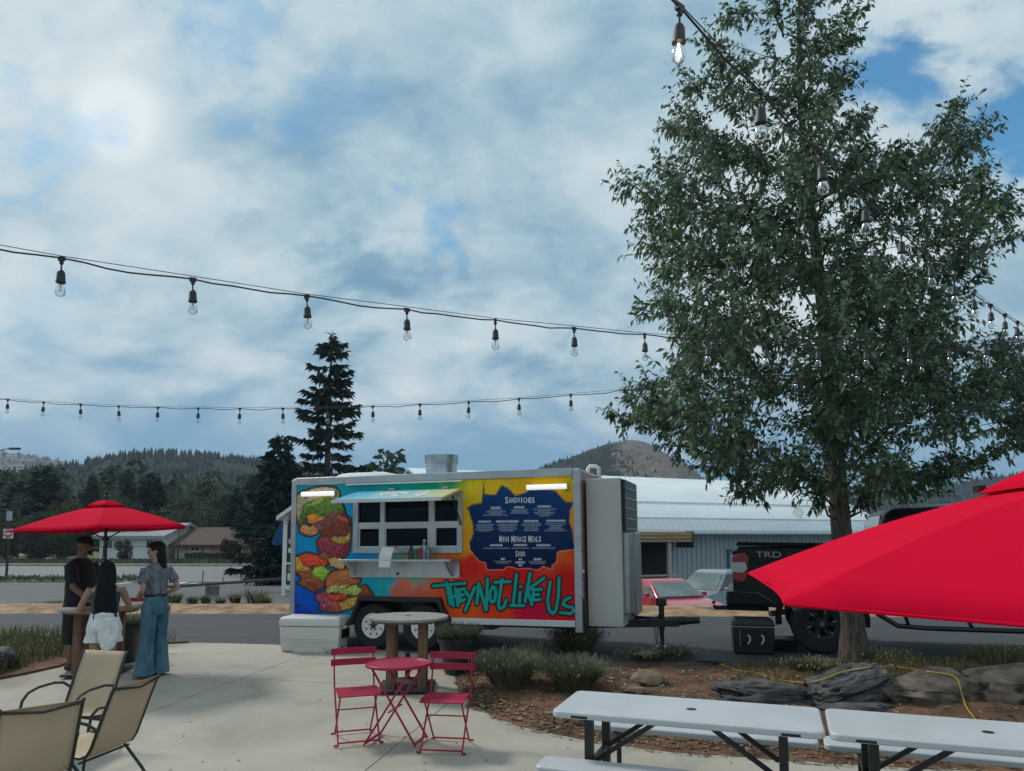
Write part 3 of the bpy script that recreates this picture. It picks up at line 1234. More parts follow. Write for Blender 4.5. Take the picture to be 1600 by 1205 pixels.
def spruce_mesh(h, w, seed, sparse=1.0, ragged=0.5, card=0.22, base=0.06):
    """returns (trunk MB, needle verts, faces)"""
    rs = random.Random(seed)
    tr = MB()
    tr.tube([(0, 0, -0.2), (0.02 * h * rs.uniform(-.3, .3), 0, h * 0.5), (0, 0, h * 0.97)], [0.022 * h, 0.012 * h, 0.003 * h], 7)
    P, D = [], []
    z = h * base
    while z < h * 0.97:
        f = 1 - z / h
        nb = rs.randint(4, 6) if f > 0.15 else 3
        ph = rs.uniform(0, 6.28)
        for k in range(nb):
            if rs.random() > sparse:
                continue
            a = ph + k * 2 * pi / nb + rs.uniform(-.3, .3)
            L = w * 0.5 * (f ** 0.72) * rs.uniform(1 - ragged, 1 + ragged * 0.45) + 0.02 * h
            d = Vector((cos(a), sin(a), 0))
            pts = []
            zz = z + rs.uniform(-.02, .02) * h
            for q in range(5):
                u = q / 4
                pts.append(d * L * u + Vector((0, 0, zz + L * (-0.28 * u + 0.30 * u * u * (0.6 + 0.7 * (1 - f))))))
            tr.tube(pts, [0.0035 * h, 0.0028 * h, 0.002 * h, 0.0014 * h, 0.0006 * h], 3, cap=False)
            n = int(max(6, L / card * 20))
            for j in range(n):
                u = rs.uniform(0.12, 1.0)
                i = min(3, int(u * 4))
                p = pts[i].lerp(pts[i + 1], u * 4 - i)
                side = d.cross(Vector((0, 0, 1))) * rs.choice((-1, 1))
                dr = d * rs.uniform(0.35, 1.0) + side * rs.uniform(0.2, 0.9) * (1.15 - u * 0.6) + Vector((0, 0, rs.uniform(-0.75, 0.25)))
                P.append(p + side * rs.uniform(0, .25) * L * 0.35 * (1 - u)); D.append(dr)
        z += h * (0.026 + 0.022 * rs.random()) * (0.55 + 0.6 * f)
    for j in range(60):
        P.append(Vector((0, 0, h * rs.uniform(0.9, 0.985)))); D.append(Vector((rs.uniform(-1, 1), rs.uniform(-1, 1), rs.uniform(0.2, 1.4))))
    P = np.array(P); D = np.array(D)
    L = RNG.uniform(0.6, 1.3, len(P)) * card * 1.25
    V, F = leaves(P, D, L, L * 0.17, 0.2, 0.15)
    return tr, V, F


def broad_mesh(h, w, seed, n=2600, card=0.22, trunk=0.3, upright=0.0, nb=16, dens=1.0):
    rs = random.Random(seed)
    tr = MB()
    tr.tube([(0, 0, -0.2), (rs.uniform(-.03, .03) * h, 0, h * 0.4), (rs.uniform(-.04, .04) * h, 0, h * 0.85)], [0.024 * h, 0.016 * h, 0.004 * h], 7)
    P, D = [], []
    for b in range(nb):
        zc = h * rs.uniform(trunk, 0.93)
        prof = sin(pi * min(1, max(0.06, (zc / h - trunk * 0.7) / (1.04 - trunk * 0.7)))) ** 0.7
        a = rs.uniform(0, 6.28)
        r = w * 0.5 * prof * rs.uniform(0.25, 0.85)
        c = Vector((r * cos(a), r * sin(a), zc))
        br = w * rs.uniform(0.12, 0.24) * (0.6 + 0.5 * prof)
        tr.tube([(0, 0, max(h * 0.15, zc - 0.3 * h)), c * 0.6 + Vector((0, 0, zc * 0.32)), c], [0.008 * h, 0.006 * h, 0.002 * h], 4, cap=False)
        for j in range(int(n / nb * dens)):
            v = Vector((rs.gauss(0, 1), rs.gauss(0, 1), rs.gauss(0, 1))).normalized()
            q = c + v * br * rs.uniform(0.3, 1.0) ** 0.5 * Vector((1, 1, 1 + upright)).z ** 0
            q.z = zc + (q.z - zc) * (0.85 + upright)
            P.append(q)
            D.append(v + Vector((rs.uniform(-.8, .8), rs.uniform(-.8, .8), rs.uniform(-.7, .5) + upright)))
    P = np.array(P); D = np.array(D)
    L = RNG.uniform(0.6, 1.4, len(P)) * card
    V, F = leaves(P, D, L, L * 0.34, 0.3, 0.1)
    return tr, V, F


def bare_mesh(h, w, seed, n=900, card=0.16):
    rs = random.Random(seed)
    tr = MB()
    tr.tube([(0, 0, -0.2), (rs.uniform(-.02, .02) * h, 0, h * 0.5), (0, 0, h)], [0.016 * h, 0.01 * h, 0.002 * h], 6)
    P, D = [], []
    for b in range(46):
        z = h * rs.uniform(0.18, 0.95)
        a = rs.uniform(0, 6.28)
        L = w * 0.5 * (1 - z / h) ** 0.5 * rs.uniform(0.5, 1.1) + 0.05 * h
        d = Vector((cos(a), sin(a), rs.uniform(0.25, 0.9)))
        e = Vector((0, 0, z)) + d * L
        tr.tube([(0, 0, z), Vector((0, 0, z)) + d * L * 0.5 + Vector((0, 0, -.03 * L)), e], [0.004 * h, 0.003 * h, 0.001 * h], 3, cap=False)
        for j in range(int(n / 46)):
            P.append(Vector((0, 0, z)) + d * L * rs.uniform(0.3, 1.05) + Vector((rs.gauss(0, .12), rs.gauss(0, .12), rs.gauss(0, .12))))
            D.append(Vector((rs.gauss(0, 1), rs.gauss(0, 1), rs.gauss(0, 1))))
    P = np.array(P); D = np.array(D)
    L = RNG.uniform(0.6, 1.4, len(P)) * card
    V, F = leaves(P, D, L, L * 0.3)
    return tr, V, F


def tree_from(name, data, m, label, loc, rz=0.0, group=None, cat='tree'):
    tr, V, F = data
    t = thing(name, label, cat, loc, rz, group)
    me = tr.mesh('trunk')
    put('trunk', me, BARK2, t)
    c = put('crown', np_mesh('crown', V, F), m, t)
    c['kind'] = 'stuff'
    return t


def tall_spruce():
    # ragged, with a few long boughs reaching out on the left as in the sky silhouette
    Y = 37.0
    top = at_depth(519, 517, Y)
    h = top.z
    tr, V, F = spruce_mesh(h, 5.0, 31, sparse=0.84, ragged=0.62, card=0.30, base=0.10)
    tree_from('spruce_tree', (tr, V, F), NEEDLE, 'tall ragged dark spruce rising behind the food trailer', (top.x, Y, 0))
    Y = 33.0
    top = at_depth(438, 682, Y)
    tree_from('spruce_tree', spruce_mesh(top.z, 3.6, 8, 0.95, 0.35, 0.26), NEEDLE, 'shorter dark spruce beside the tall one, left of the food trailer', (top.x, Y, 0))
    Y = 41.0
    top = at_depth(572, 728, Y)
    tree_from('spruce_tree', spruce_mesh(top.z, 2.4, 9, 0.85, 0.4, 0.24), NEEDLE, 'low dark spruce top showing just above the trailer roof', (top.x, Y, 0))


tall_spruce()

# trees beyond the road: built once per kind, then placed one by one
_protos = {}


def proto(kind):
    if kind not in _protos:
        g = {'spruce_a': lambda: (spruce_mesh(10, 4.6, 41, 0.97, 0.3, 0.34), NEEDLE2),
             'spruce_b': lambda: (spruce_mesh(10, 5.2, 42, 0.95, 0.4, 0.34), NEEDLE),
             'pine': lambda: (broad_mesh(10, 6.0, 43, 5200, 0.36, 0.22, 0.1, 22), NEEDLE2),
             'broad': lambda: (broad_mesh(10, 7.0, 44, 6000, 0.34, 0.12, 0.0, 26), FOL),
             'olive': lambda: (broad_mesh(10, 4.6, 45, 5200, 0.30, 0.1, 0.25, 24), FOL2),
             'pale': lambda: (broad_mesh(10, 7.0, 46, 6000, 0.36, 0.12, 0.05, 26), FOL4),
             'bare': lambda: (bare_mesh(10, 4.4, 47), FOL2),
             'purple': lambda: (broad_mesh(10, 9.0, 48, 5200, 0.42, 0.06, 0.0, 22), FOL3)}[kind]()
        (tr, V, F), m = g
        tm = tr.mesh('trunk')
        tm.materials.append(BARK2)
        cm = np_mesh('crown', V, F)
        cm.materials.append(m)
        _protos[kind] = (tm, cm)
    return _protos[kind]


def far_tree(kind, px, top, Y, label, wide=1.0, name=None):
    tm, cm = proto(kind)
    p = at_depth(px, top, Y)
    h = p.z
    t = thing(name or {'spruce_a': 'spruce_tree', 'spruce_b': 'spruce_tree', 'pine': 'pine_tree', 'purple': 'purple_shrub'}.get(kind, 'leafy_tree'), label,
              'shrub' if kind == 'purple' else 'tree', (p.x, Y, 0), random.uniform(0, 6.28), 'trees beyond the road')
    t.scale = (h / 10 * wide, h / 10 * wide, h / 10)
    for nm, me in (('trunk', tm), ('crown', cm)):
        o = bpy.data.objects.new(nm, me)
        COL.objects.link(o)
        o.parent = t
        if nm == 'crown':
            o['kind'] = 'stuff'
    return t


FT = [('spruce_b', 72, 728, 66, 'broad dark spruce above the left tip of the red parasol', 1.5),
      ('spruce_b', 30, 752, 70, 'dark spruce behind the no entry sign', 1.2),
      ('pine', -25, 745, 64, 'dark pine cut by the left edge of the picture', 1.2),
      ('bare', 34, 768, 54, 'thin half-bare tree just right of the no entry sign', 1.0),
      ('olive', 105, 762, 60, 'olive green tree rising left of the parasol peak', 1.0),
      ('spruce_a', 145, 742, 76, 'slim spruce just left of the parasol finial', 0.8),
      ('spruce_a', 202, 733, 70, 'pointed spruce right of the parasol finial', 0.75),
      ('spruce_b', 240, 738, 74, 'wide dark spruce above the right half of the red parasol', 1.25),
      ('broad', 178, 778, 58, 'green leafy tree straight behind the parasol peak', 1.1),
      ('olive', 225, 785, 58, 'olive tree above the right slope of the parasol', 1.3),
      ('pale', 318, 748, 72, 'tall pale green tree behind the brown-roofed house', 1.0),
      ('pale', 285, 775, 62, 'pale green tree left of the brown-roofed house', 1.0),
      ('bare', 282, 790, 53, 'slim bare tree standing at the left end of the brown roof', 0.8),
      ('pale', 352, 768, 66, 'rounded pale green tree over the right end of the brown roof', 1.1),
      ('spruce_b', 372, 762, 62, 'dark spruce behind the orange fence', 1.2),
      ('spruce_a', 395, 745, 58, 'dense spruce left of the short dark spruce', 1.1),
      ('pine', 418, 762, 48, 'dark pine close to the left end of the food trailer', 1.0),
      ('broad', 60, 800, 56, 'low green tree under the left tip of the parasol', 1.3),
      ('broad', 104, 812, 54, 'low bushy tree behind the man in black', 1.2),
      ('olive', 12, 800, 52, 'olive tree at the left edge beneath the street lamp', 1.2),
      ('purple', 196, 838, 50.3, 'purple-leaved shrub in front of the white house', 0.75),
      ('purple', 360, 836, 50, 'rounded dark purple shrub beside the brown-roofed house', 0.9),
      ('purple', 60, 842, 53, 'brownish shrub left of the man in black beyond the road', 1.4)]
for (k, px, top, Y, lab, wd) in FT:
    far_tree(k, px, top, Y, lab, wd)
# far wood mass along the foot of the hill
def wood_mass():
    P, D = [], []
    rs = random.Random(3)
    for k in range(150):
        Y = rs.uniform(85, 190)
        x = at_depth(rs.uniform(-150, 620), 800, Y).x
        h = rs.uniform(5, 9.5) * (1 + Y / 260)
        w = h * rs.uniform(0.3, 0.55)
        con = rs.random() < 0.6
        for j in range(170):
            z = rs.random() ** (1.4 if con else 0.9)
            a = rs.uniform(0, 6.28)
            r = w * 0.5 * ((1 - z) if con else sin(pi * min(1, z * 0.9 + 0.1))) * rs.uniform(0.4, 1.1)
            P.append((x + r * cos(a), Y + r * sin(a), z * h))
            D.append((cos(a), sin(a), rs.uniform(-.8, .5)))
    P, D = np.array(P), np.array(D)
    L = RNG.uniform(0.7, 1.5, len(P)) * 0.9
    V, F = leaves(P, D, L, L * 0.4, 0.3)
    o = put('mixed_wood', np_mesh('mixed_wood', V, F), FOL)
    tag(o, 'dense mixed trees filling the valley behind the houses', 'wood', kind='stuff')


wood_mass()

# dark shrub by the left end of the trailer
t = tree_from('juniper_shrub', spruce_mesh(2.3, 2.3, 77, 1.0, 0.4, 0.2, base=0.02), NEEDLE, 'dark spiky shrub at the left end of the food trailer', at_depth(432, 900, 27.5) * Vector((1, 1, 0)) if False else (at_depth(434, 900, 27.5).x, 27.5, 0), 0, cat='shrub')

# ---------------------------------------------------------------- low plants
GRASSM = mat('lavender_leaf', (0.11, 0.135, 0.07), 0.75, var=0.3, scale=3, island=0.5, col2=(0.17, 0.185, 0.10), trans=0.25)
GRASSP = mat('lavender_flower', (0.17, 0.15, 0.13), 0.8, var=0.3, island=0.5)
WEED = mat('weed_leaf', (0.075, 0.088, 0.030), 0.75, var=0.3, scale=3, island=0.55, trans=0.2, col2=(0.12, 0.115, 0.045))
WEEDF = mat('weed_flower', (0.34, 0.31, 0.17), 0.8, island=0.4)


def tuft_data(r, h, n, seed, lean=0.7, bw=0.004, flower=0.3, base_r=0.4):
    """arching blades from a crown; returns leaf and flower meshes"""
    rs = np.random.default_rng(seed)
    a = rs.uniform(0, 2 * pi, n)
    rb = r * base_r * np.sqrt(rs.uniform(0, 1, n))
    p0 = np.stack([rb * np.cos(a), rb * np.sin(a), np.zeros(n)], 1)
    a2 = a + rs.normal(0, 0.5, n)
    u = rs.uniform(0, 1, n) ** 0.7
    L = h * rs.uniform(0.62, 1.08, n) * (1 - 0.18 * u)
    out = r * u * lean
    tip = p0 + np.stack([out * np.cos(a2), out * np.sin(a2), L], 1)
    mid = p0 * 0.5 + tip * 0.5 + np.stack([-0.12 * out * np.cos(a2), -0.12 * out * np.sin(a2), 0.10 * L], 1)
    side = np.stack([-np.sin(a2 + rs.normal(0, .8, n)), np.cos(a2), np.zeros(n)], 1)
    side = unit(side) * bw
    V = np.stack([p0 - side, p0 + side, mid - side, mid + side, tip], 1).reshape(-1, 3)
    i = np.arange(n)[:, None] * 5
    F = np.concatenate([i + np.array([[0, 1, 3]]), i + np.array([[0, 3, 2]]), i + np.array([[2, 3, 4]])], 1).reshape(-1, 3)
    k = rs.uniform(0, 1, n) < flower
    T = tip[k]
    FV, FF = leaves(T - np.array([0, 0, 0.03]), np.tile(np.array([[0.0, 0, 1]]), (len(T), 1)) + rs.normal(0, .25, (len(T), 3)), 0.045, 0.008, 0.3)
    return (V, F), (FV, FF)


def tuft(name, label, cat, loc, r, h, n, seed, lm=None, fm=None, parent=None, group=None, **kw):
    (V, F), (FV, FF) = tuft_data(r, h, n, seed, **kw)
    if parent is None:
        t = thing(name, label, cat, loc, 0, group)
        off = np.zeros(3)
    else:
        t, off = parent, np.array(loc)
    b = put('foliage', np_mesh('foliage', V + off, F), lm or GRASSM, t)
    b['kind'] = 'stuff'
    if len(FV):
        f = put('flower_spikes', np_mesh('flower_spikes', FV + off, FF), fm or GRASSP, t)
        f['kind'] = 'stuff'
    return t


tuft('lavender_bush', 'rounded grey-green lavender bush right behind the red chair', 'shrub', on_bed(796, 1072), 0.33, 0.44, 3000, 1, lean=1.15, bw=0.0045, base_r=0.55, flower=0.10)
tuft('lavender_bush', 'lavender bush between the others, nearest the white folding table', 'shrub', on_bed(898, 1078), 0.32, 0.40, 2600, 2, lean=1.15, bw=0.0045, base_r=0.55, flower=0.10)
tuft('lavender_bush', 'taller lavender bush right under the lettering end of the trailer', 'shrub', on_bed(900, 1022), 0.36, 0.44, 2800, 3, lean=1.1, bw=0.0045, base_r=0.5, flower=0.10)
tuft('lavender_bush', 'small lavender bush between the potted one and the trailer', 'shrub', on_bed(828, 1034), 0.22, 0.26, 1000, 4, lean=1.1, bw=0.0045, base_r=0.55, flower=0.10)
for k, (x, y, r, h, lab) in enumerate(((1050, 1024, 0.36, 0.16, 'low weeds in the bed below the trailer tongue'), (1010, 1030, 0.25, 0.14, 'small weed clump in the bed left of the trailer jack'),
                                       (1268, 1046, 0.25, 0.15, 'thin dry grass tuft just left of the tree trunk'), (1385, 1040, 0.28, 0.24, 'leafy weed at the right foot of the tree trunk'))):
    tuft('weed_clump', lab, 'weed', on_bed(x, y), r, h, 260, 20 + k, WEED, WEEDF, lean=1.3, bw=0.006, flower=0.2, base_r=0.8)


def meadow(name, label, region, n, hmin, hmax, seed, fl=0.25):
    V, F, FV, FF = [], [], [], []
    rs = random.Random(seed)
    for k in range(n):
        p = region(rs)
        h = rs.uniform(hmin, hmax)
        a = rs.uniform(0, 6.28)
        l = h * rs.uniform(0.1, 0.7)
        s = Vector((-sin(a), cos(a), 0)) * rs.uniform(0.003, 0.007)
        tip = p + Vector((l * cos(a), l * sin(a), h))
        mid = p.lerp(tip, 0.5) + Vector((0, 0, 0.1 * h))
        o = len(V)
        V += [p - s, p + s, mid + s, mid - s, tip]
        F += [(o, o + 1, o + 2), (o, o + 2, o + 3), (o + 3, o + 2, o + 4)]
    o = put(name, np_mesh(name, V, F), WEED)
    tag(o, label, 'grass', kind='stuff')


meadow('wild_grass', 'wild grass and weeds growing behind the boulders right of the tree', lambda rs: bed_point(rs.uniform(0.66, 1.0), rs.uniform(0.36, 0.95)), 15000, 0.07, 0.28, 5)
meadow('dry_grass', 'sparse dry grass on the brown mulch left of the tree', lambda rs: bed_point(rs.uniform(0.40, 0.68), rs.uniform(0.5, 0.97)), 3000, 0.03, 0.10, 6)


def left_bed_pt(rs):
    while True:
        x, y = rs.uniform(-9.6, -5.5), rs.uniform(9.2, 12.6)
        e = np.interp(x, [p[0] for p in LEFT_EDGE[::-1]], [p[1] for p in LEFT_EDGE[::-1]])
        if y > e + 0.1 and y < 12.42 - (x + 6) * 0.1:
            return Vector((x, y, patio_z(y) + 0.03))


meadow('weed_patch', 'green and yellow weeds in the corner bed behind the men’s feet'.replace('men’s', "man's"), left_bed_pt, 6500, 0.06, 0.32, 7)
# flowering specks in the weeds
def specks(name, label, region, n, m, seed):
    rs = random.Random(seed)
    P = np.array([region(rs) + Vector((0, 0, rs.uniform(0.1, 0.25))) for _ in range(n)])
    V, F = leaves(P, RNG.normal(size=(n, 3)), 0.03, 0.012)
    tag(put(name, np_mesh(name, V, F), m), label, 'flowers', kind='stuff')


specks('weed_flowers', 'tiny yellow flowers among the weeds in the left corner bed', left_bed_pt, 500, WEEDF, 8)
specks('wild_flowers', 'tiny pale flowers in the grass right of the tree', lambda rs: bed_point(rs.uniform(0.68, 1.0), rs.uniform(0.6, 0.95)), 420, WEEDF, 9)


def strip_pt(rs):
    x = rs.uniform(-14, -0.5)
    return Vector((x, 19.9 + rs.uniform(-0.25, 0.35) + 0.0 * x, 0.03))


def strip_weeds():
    spots = [(282, 938, 0.5, 0.55), (300, 940, 0.4, 0.35), (322, 940, 0.35, 0.4), (345, 941, 0.3, 0.3), (368, 940, 0.4, 0.5), (400, 940, 0.75, 0.75), (415, 942, 0.4, 0.4), (85, 945, 0.5, 0.3), (62, 946, .4, .25)]
    labs = ['tall weed nearest the woman in jeans, behind the earth strip', 'small weed left of the rail post, behind the earth strip', 'weed growing at the foot of the rail post', 'small weed right of the rail post',
            'weed halfway between rail post and trailer', 'bushy weed with white flowers, largest beyond the earth strip', 'weed at the left end of the trailer beyond the street', 'weed just left of the man in black beyond the street', 'low weed at far left beyond the street']
    for k, (x, y, r, h) in enumerate(spots):
        p = on_level(x, y, 0.05)
        p.y = min(p.y, 19.6)
        r, h = r * 0.55, h * 0.62
        tuft('roadside_weed', labs[k], 'weed', (p.x, p.y, 0.0), r, h, 130, 60 + k, WEED, WEEDF, lean=1.0, bw=0.008, flower=0.3, base_r=0.5)


strip_weeds()

# ================================================================ boulders
ROCKD = mat('rock_dark', (0.014, 0.014, 0.015), 0.8, var=0.5, scale=6, col2=(0.085, 0.082, 0.08), bump=1.0, bscale=11, stretch=(1, 1, 5), detail=10)
ROCKG = mat('rock_grey', (0.030, 0.024, 0.020), 0.9, var=0.45, scale=6, col2=(0.145, 0.112, 0.085), bump=1.0, bscale=10, stretch=(1, 1, 3), detail=10)
ROCKB = mat('rock_brown', (0.13, 0.085, 0.06), 0.9, var=0.35, scale=4, col2=(0.24, 0.17, 0.12), bump=0.8, bscale=20, detail=8)


def boulder(label, c, size, rz, m, seed, tilt=(0, 0), strat=1.0):
    bm = bmesh.new()
    bmesh.ops.create_icosphere(bm, subdivisions=5 if size[0] > 0.6 else 3, radius=1.0)
    rs = random.Random(seed)
    planes = [(Vector((rs.gauss(0, 1), rs.gauss(0, 1), rs.gauss(0, 0.8))).normalized(), rs.uniform(0.66, 0.86)) for _ in range(13)]
    for v in bm.verts:
        p = v.co.copy()
        # squarish block with planar breaks
        q = Vector([math.copysign(abs(k) ** 0.62, k) for k in p])
        n = mnoise.fractal(p * 1.3 + Vector((seed, 0, 0)), 1.0, 2.0, 4)
        led = 0.055 * strat * math.sin(q.z * 11 + 3 * mnoise.noise(p * 1.5 + Vector((0, seed, 0))))
        fine = 0.085 * strat * mnoise.fractal(Vector((q.x * 3, q.y * 3, q.z * 11)) + Vector((seed, seed, 0)), 1.0, 2.0, 4)
        q = q * (0.84 + 0.24 * n + fine) + Vector((q.x, q.y, 0)) * led
        for (pn, pd) in planes:
            e = q.dot(pn) - pd
            if e > 0:
                q = q - pn * e * 0.92
        v.co = Vector((q.x * size[0] / 2, q.y * size[1] / 2, q.z * size[2] / 2)) * 1.12
    me = bpy.data.meshes.new('boulder')
    bm.to_mesh(me)
    bm.free()
    o = put('boulder', me, m, smooth=True, angle=38, loc=c, rot=(tilt[0], tilt[1], rz))
    return tag(o, label, 'boulder', 'boulders edging the planting bed')


def bsp(x, y, Y, dz=0.0):
    p = at_depth(x, y, Y)
    return (p.x, p.y, p.z + dz)


boulder('long flat dark boulder above the near end of the folding tables', bsp(1205, 1092, 7.9), (1.25, 0.7, 0.36), -0.05, ROCKD, 1.0, (0, 0.05))
boulder('big dark slate boulder tilted up in front of the tree trunk', bsp(1325, 1084, 7.7), (1.0, 0.65, 0.52), 0.1, ROCKD, 2.0, (0.15, -0.30), 1.5)
boulder('dark boulder low between the slate block and the white tables', bsp(1345, 1116, 7.4), (0.85, 0.5, 0.26), 0.0, ROCKD, 3.0)
boulder('craggy grey boulder right of the slate block, under the yellow cord', bsp(1452, 1092, 7.6), (1.08, 0.7, 0.58), -0.05, ROCKG, 4.0, (0, 0.10), 1.5)
boulder('brownish grey boulder at the right edge of the picture', bsp(1588, 1088, 7.5), (0.95, 0.7, 0.66), 0.1, ROCKG, 5.0, (0, -.08), 1.2)
boulder('small dark boulder beneath the craggy grey one', bsp(1465, 1128, 7.25), (0.75, 0.4, 0.2), 0.0, ROCKD, 6.0)
boulder('flat brown stone lying in the mulch left of the tables', bsp(1014, 1058, 8.78), (0.42, 0.34, 0.13), 0.3, ROCKB, 7.0, (0.25, 0))
boulder('small tan stone in front of the flat brown stone', bsp(992, 1078, 8.33), (0.26, 0.18, 0.10), -0.2, ROCKB, 8.0)
boulder('pale flat stone in the weeds below the trailer tongue', bsp(1010, 1020, 9.95), (0.35, 0.22, 0.06), 0.0, ROCKG, 9.0)
for k, (x, y, lab) in enumerate(((862, 1120, 'first of three small stones at the bed edge'), (885, 1124, 'middle one of three small stones at the bed edge'), (905, 1130, 'last of three small stones at the bed edge, by the table'))):
    p = on_bed(x, y)
    boulder(lab, (p.x, p.y, p.z + 0.02), (0.17, 0.14, 0.09), k, ROCKB, 10.0 + k)
p = on_patio(-8, 1050)
boulder('dark low stone at the left edge of the patio', (p.x, p.y + 0.1, p.z + 0.14), (0.5, 0.4, 0.36), 0.4, ROCKD, 15.0)

# yellow extension cord
YEL = mat('yellow_cord', (0.44, 0.29, 0.04), 0.5, var=0.1)
BLK = mat('black_rubber', (0.012, 0.012, 0.013), 0.6, var=0.2)


def cord():
    """laid over the bed and the boulders: each point rests on the first surface met"""
    from mathutils.bvhtree import BVHTree
    bpy.context.view_layer.update()
    V, F = [], []
    for ob in bpy.data.objects:
        if ob.type == 'MESH' and (ob.name.startswith('boulder') or ob.name in ('planting_bed', 'patio')):
            o = len(V)
            V += [ob.matrix_world @ v.co for v in ob.data.vertices]
            F += [tuple(i + o for i in p.vertices) for p in ob.data.polygons]
    bvh = BVHTree.FromPolygons(V, F)
    path = [(1092, 1028), (1118, 1030), (1138, 1036), (1128, 1040), (1118, 1036), (1150, 1049), (1180, 1052), (1200, 1058), (1212, 1064), (1240, 1067), (1268, 1068), (1290, 1062), (1316, 1051), (1345, 1046), (1375, 1042),
            (1410, 1044), (1450, 1051), (1486, 1056), (1498, 1064), (1502, 1085), (1510, 1108), (1528, 1130), (1545, 1160), (1552, 1190)]
    pts = []
    for i in range(len(path) - 1):
        for k in range(5):
            u = k / 5
            x, y = path[i][0] + (path[i + 1][0] - path[i][0]) * u, path[i][1] + (path[i + 1][1] - path[i][1]) * u
            d = ray(x, y).normalized()
            hit, nrm, _, _ = bvh.ray_cast(Vector((0, 0, CAM_H)), d)
            if hit is not None:
                pts.append(hit + Vector((0, 0, 0.010)) - d * 0.012)
    t = thing('extension_cord', 'yellow extension cord trailing over mulch and boulders', 'cord', pts[0])
    o = pts[0].copy()
    pts = [p - o for p in pts]
    sm = pts
    for _ in range(3):
        sm = [sm[0]] + [(sm[i - 1] + sm[i] * 2 + sm[i + 1]) / 4 for i in range(1, len(sm) - 1)] + [sm[-1]]
    MB().tube(sm, 0.0075, 6).build('cable', YEL, t, smooth=True)
    e = sm[0]
    MB().tube([e + Vector((-0.42, 0.03, 0.02)), e + Vector((-0.22, 0.01, 0.02)), e + Vector((-.10, 0, 0.015)), e], [0.010, 0.022, 0.026, 0.016], 8).build('connector', BLK, t, smooth=True)


cord()

# ================================================================ metal building
ROOFM = mat('white_metal_roof', (0.76, 0.80, 0.81), 0.45, var=0.10, scale=0.5, stretch=(0.4, 0.4, 2), metal=0.0)
SIDING = mat('grey_siding', (0.33, 0.385, 0.41), 0.6, var=0.10, scale=0.8)
WOODP = mat('porch_wood', (0.36, 0.25, 0.13), 0.85, var=0.25, scale=2, stretch=(0.4, 1, 6))
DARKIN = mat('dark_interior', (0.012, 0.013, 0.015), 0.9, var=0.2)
BLUEM = mat('blue_trim', (0.03, 0.10, 0.20), 0.5)
WHITEP = mat('white_paint', (0.74, 0.74, 0.72), 0.5, var=0.06, scale=3)
POSTW = mat('post_tan', (0.42, 0.38, 0.30), 0.8, var=0.15)


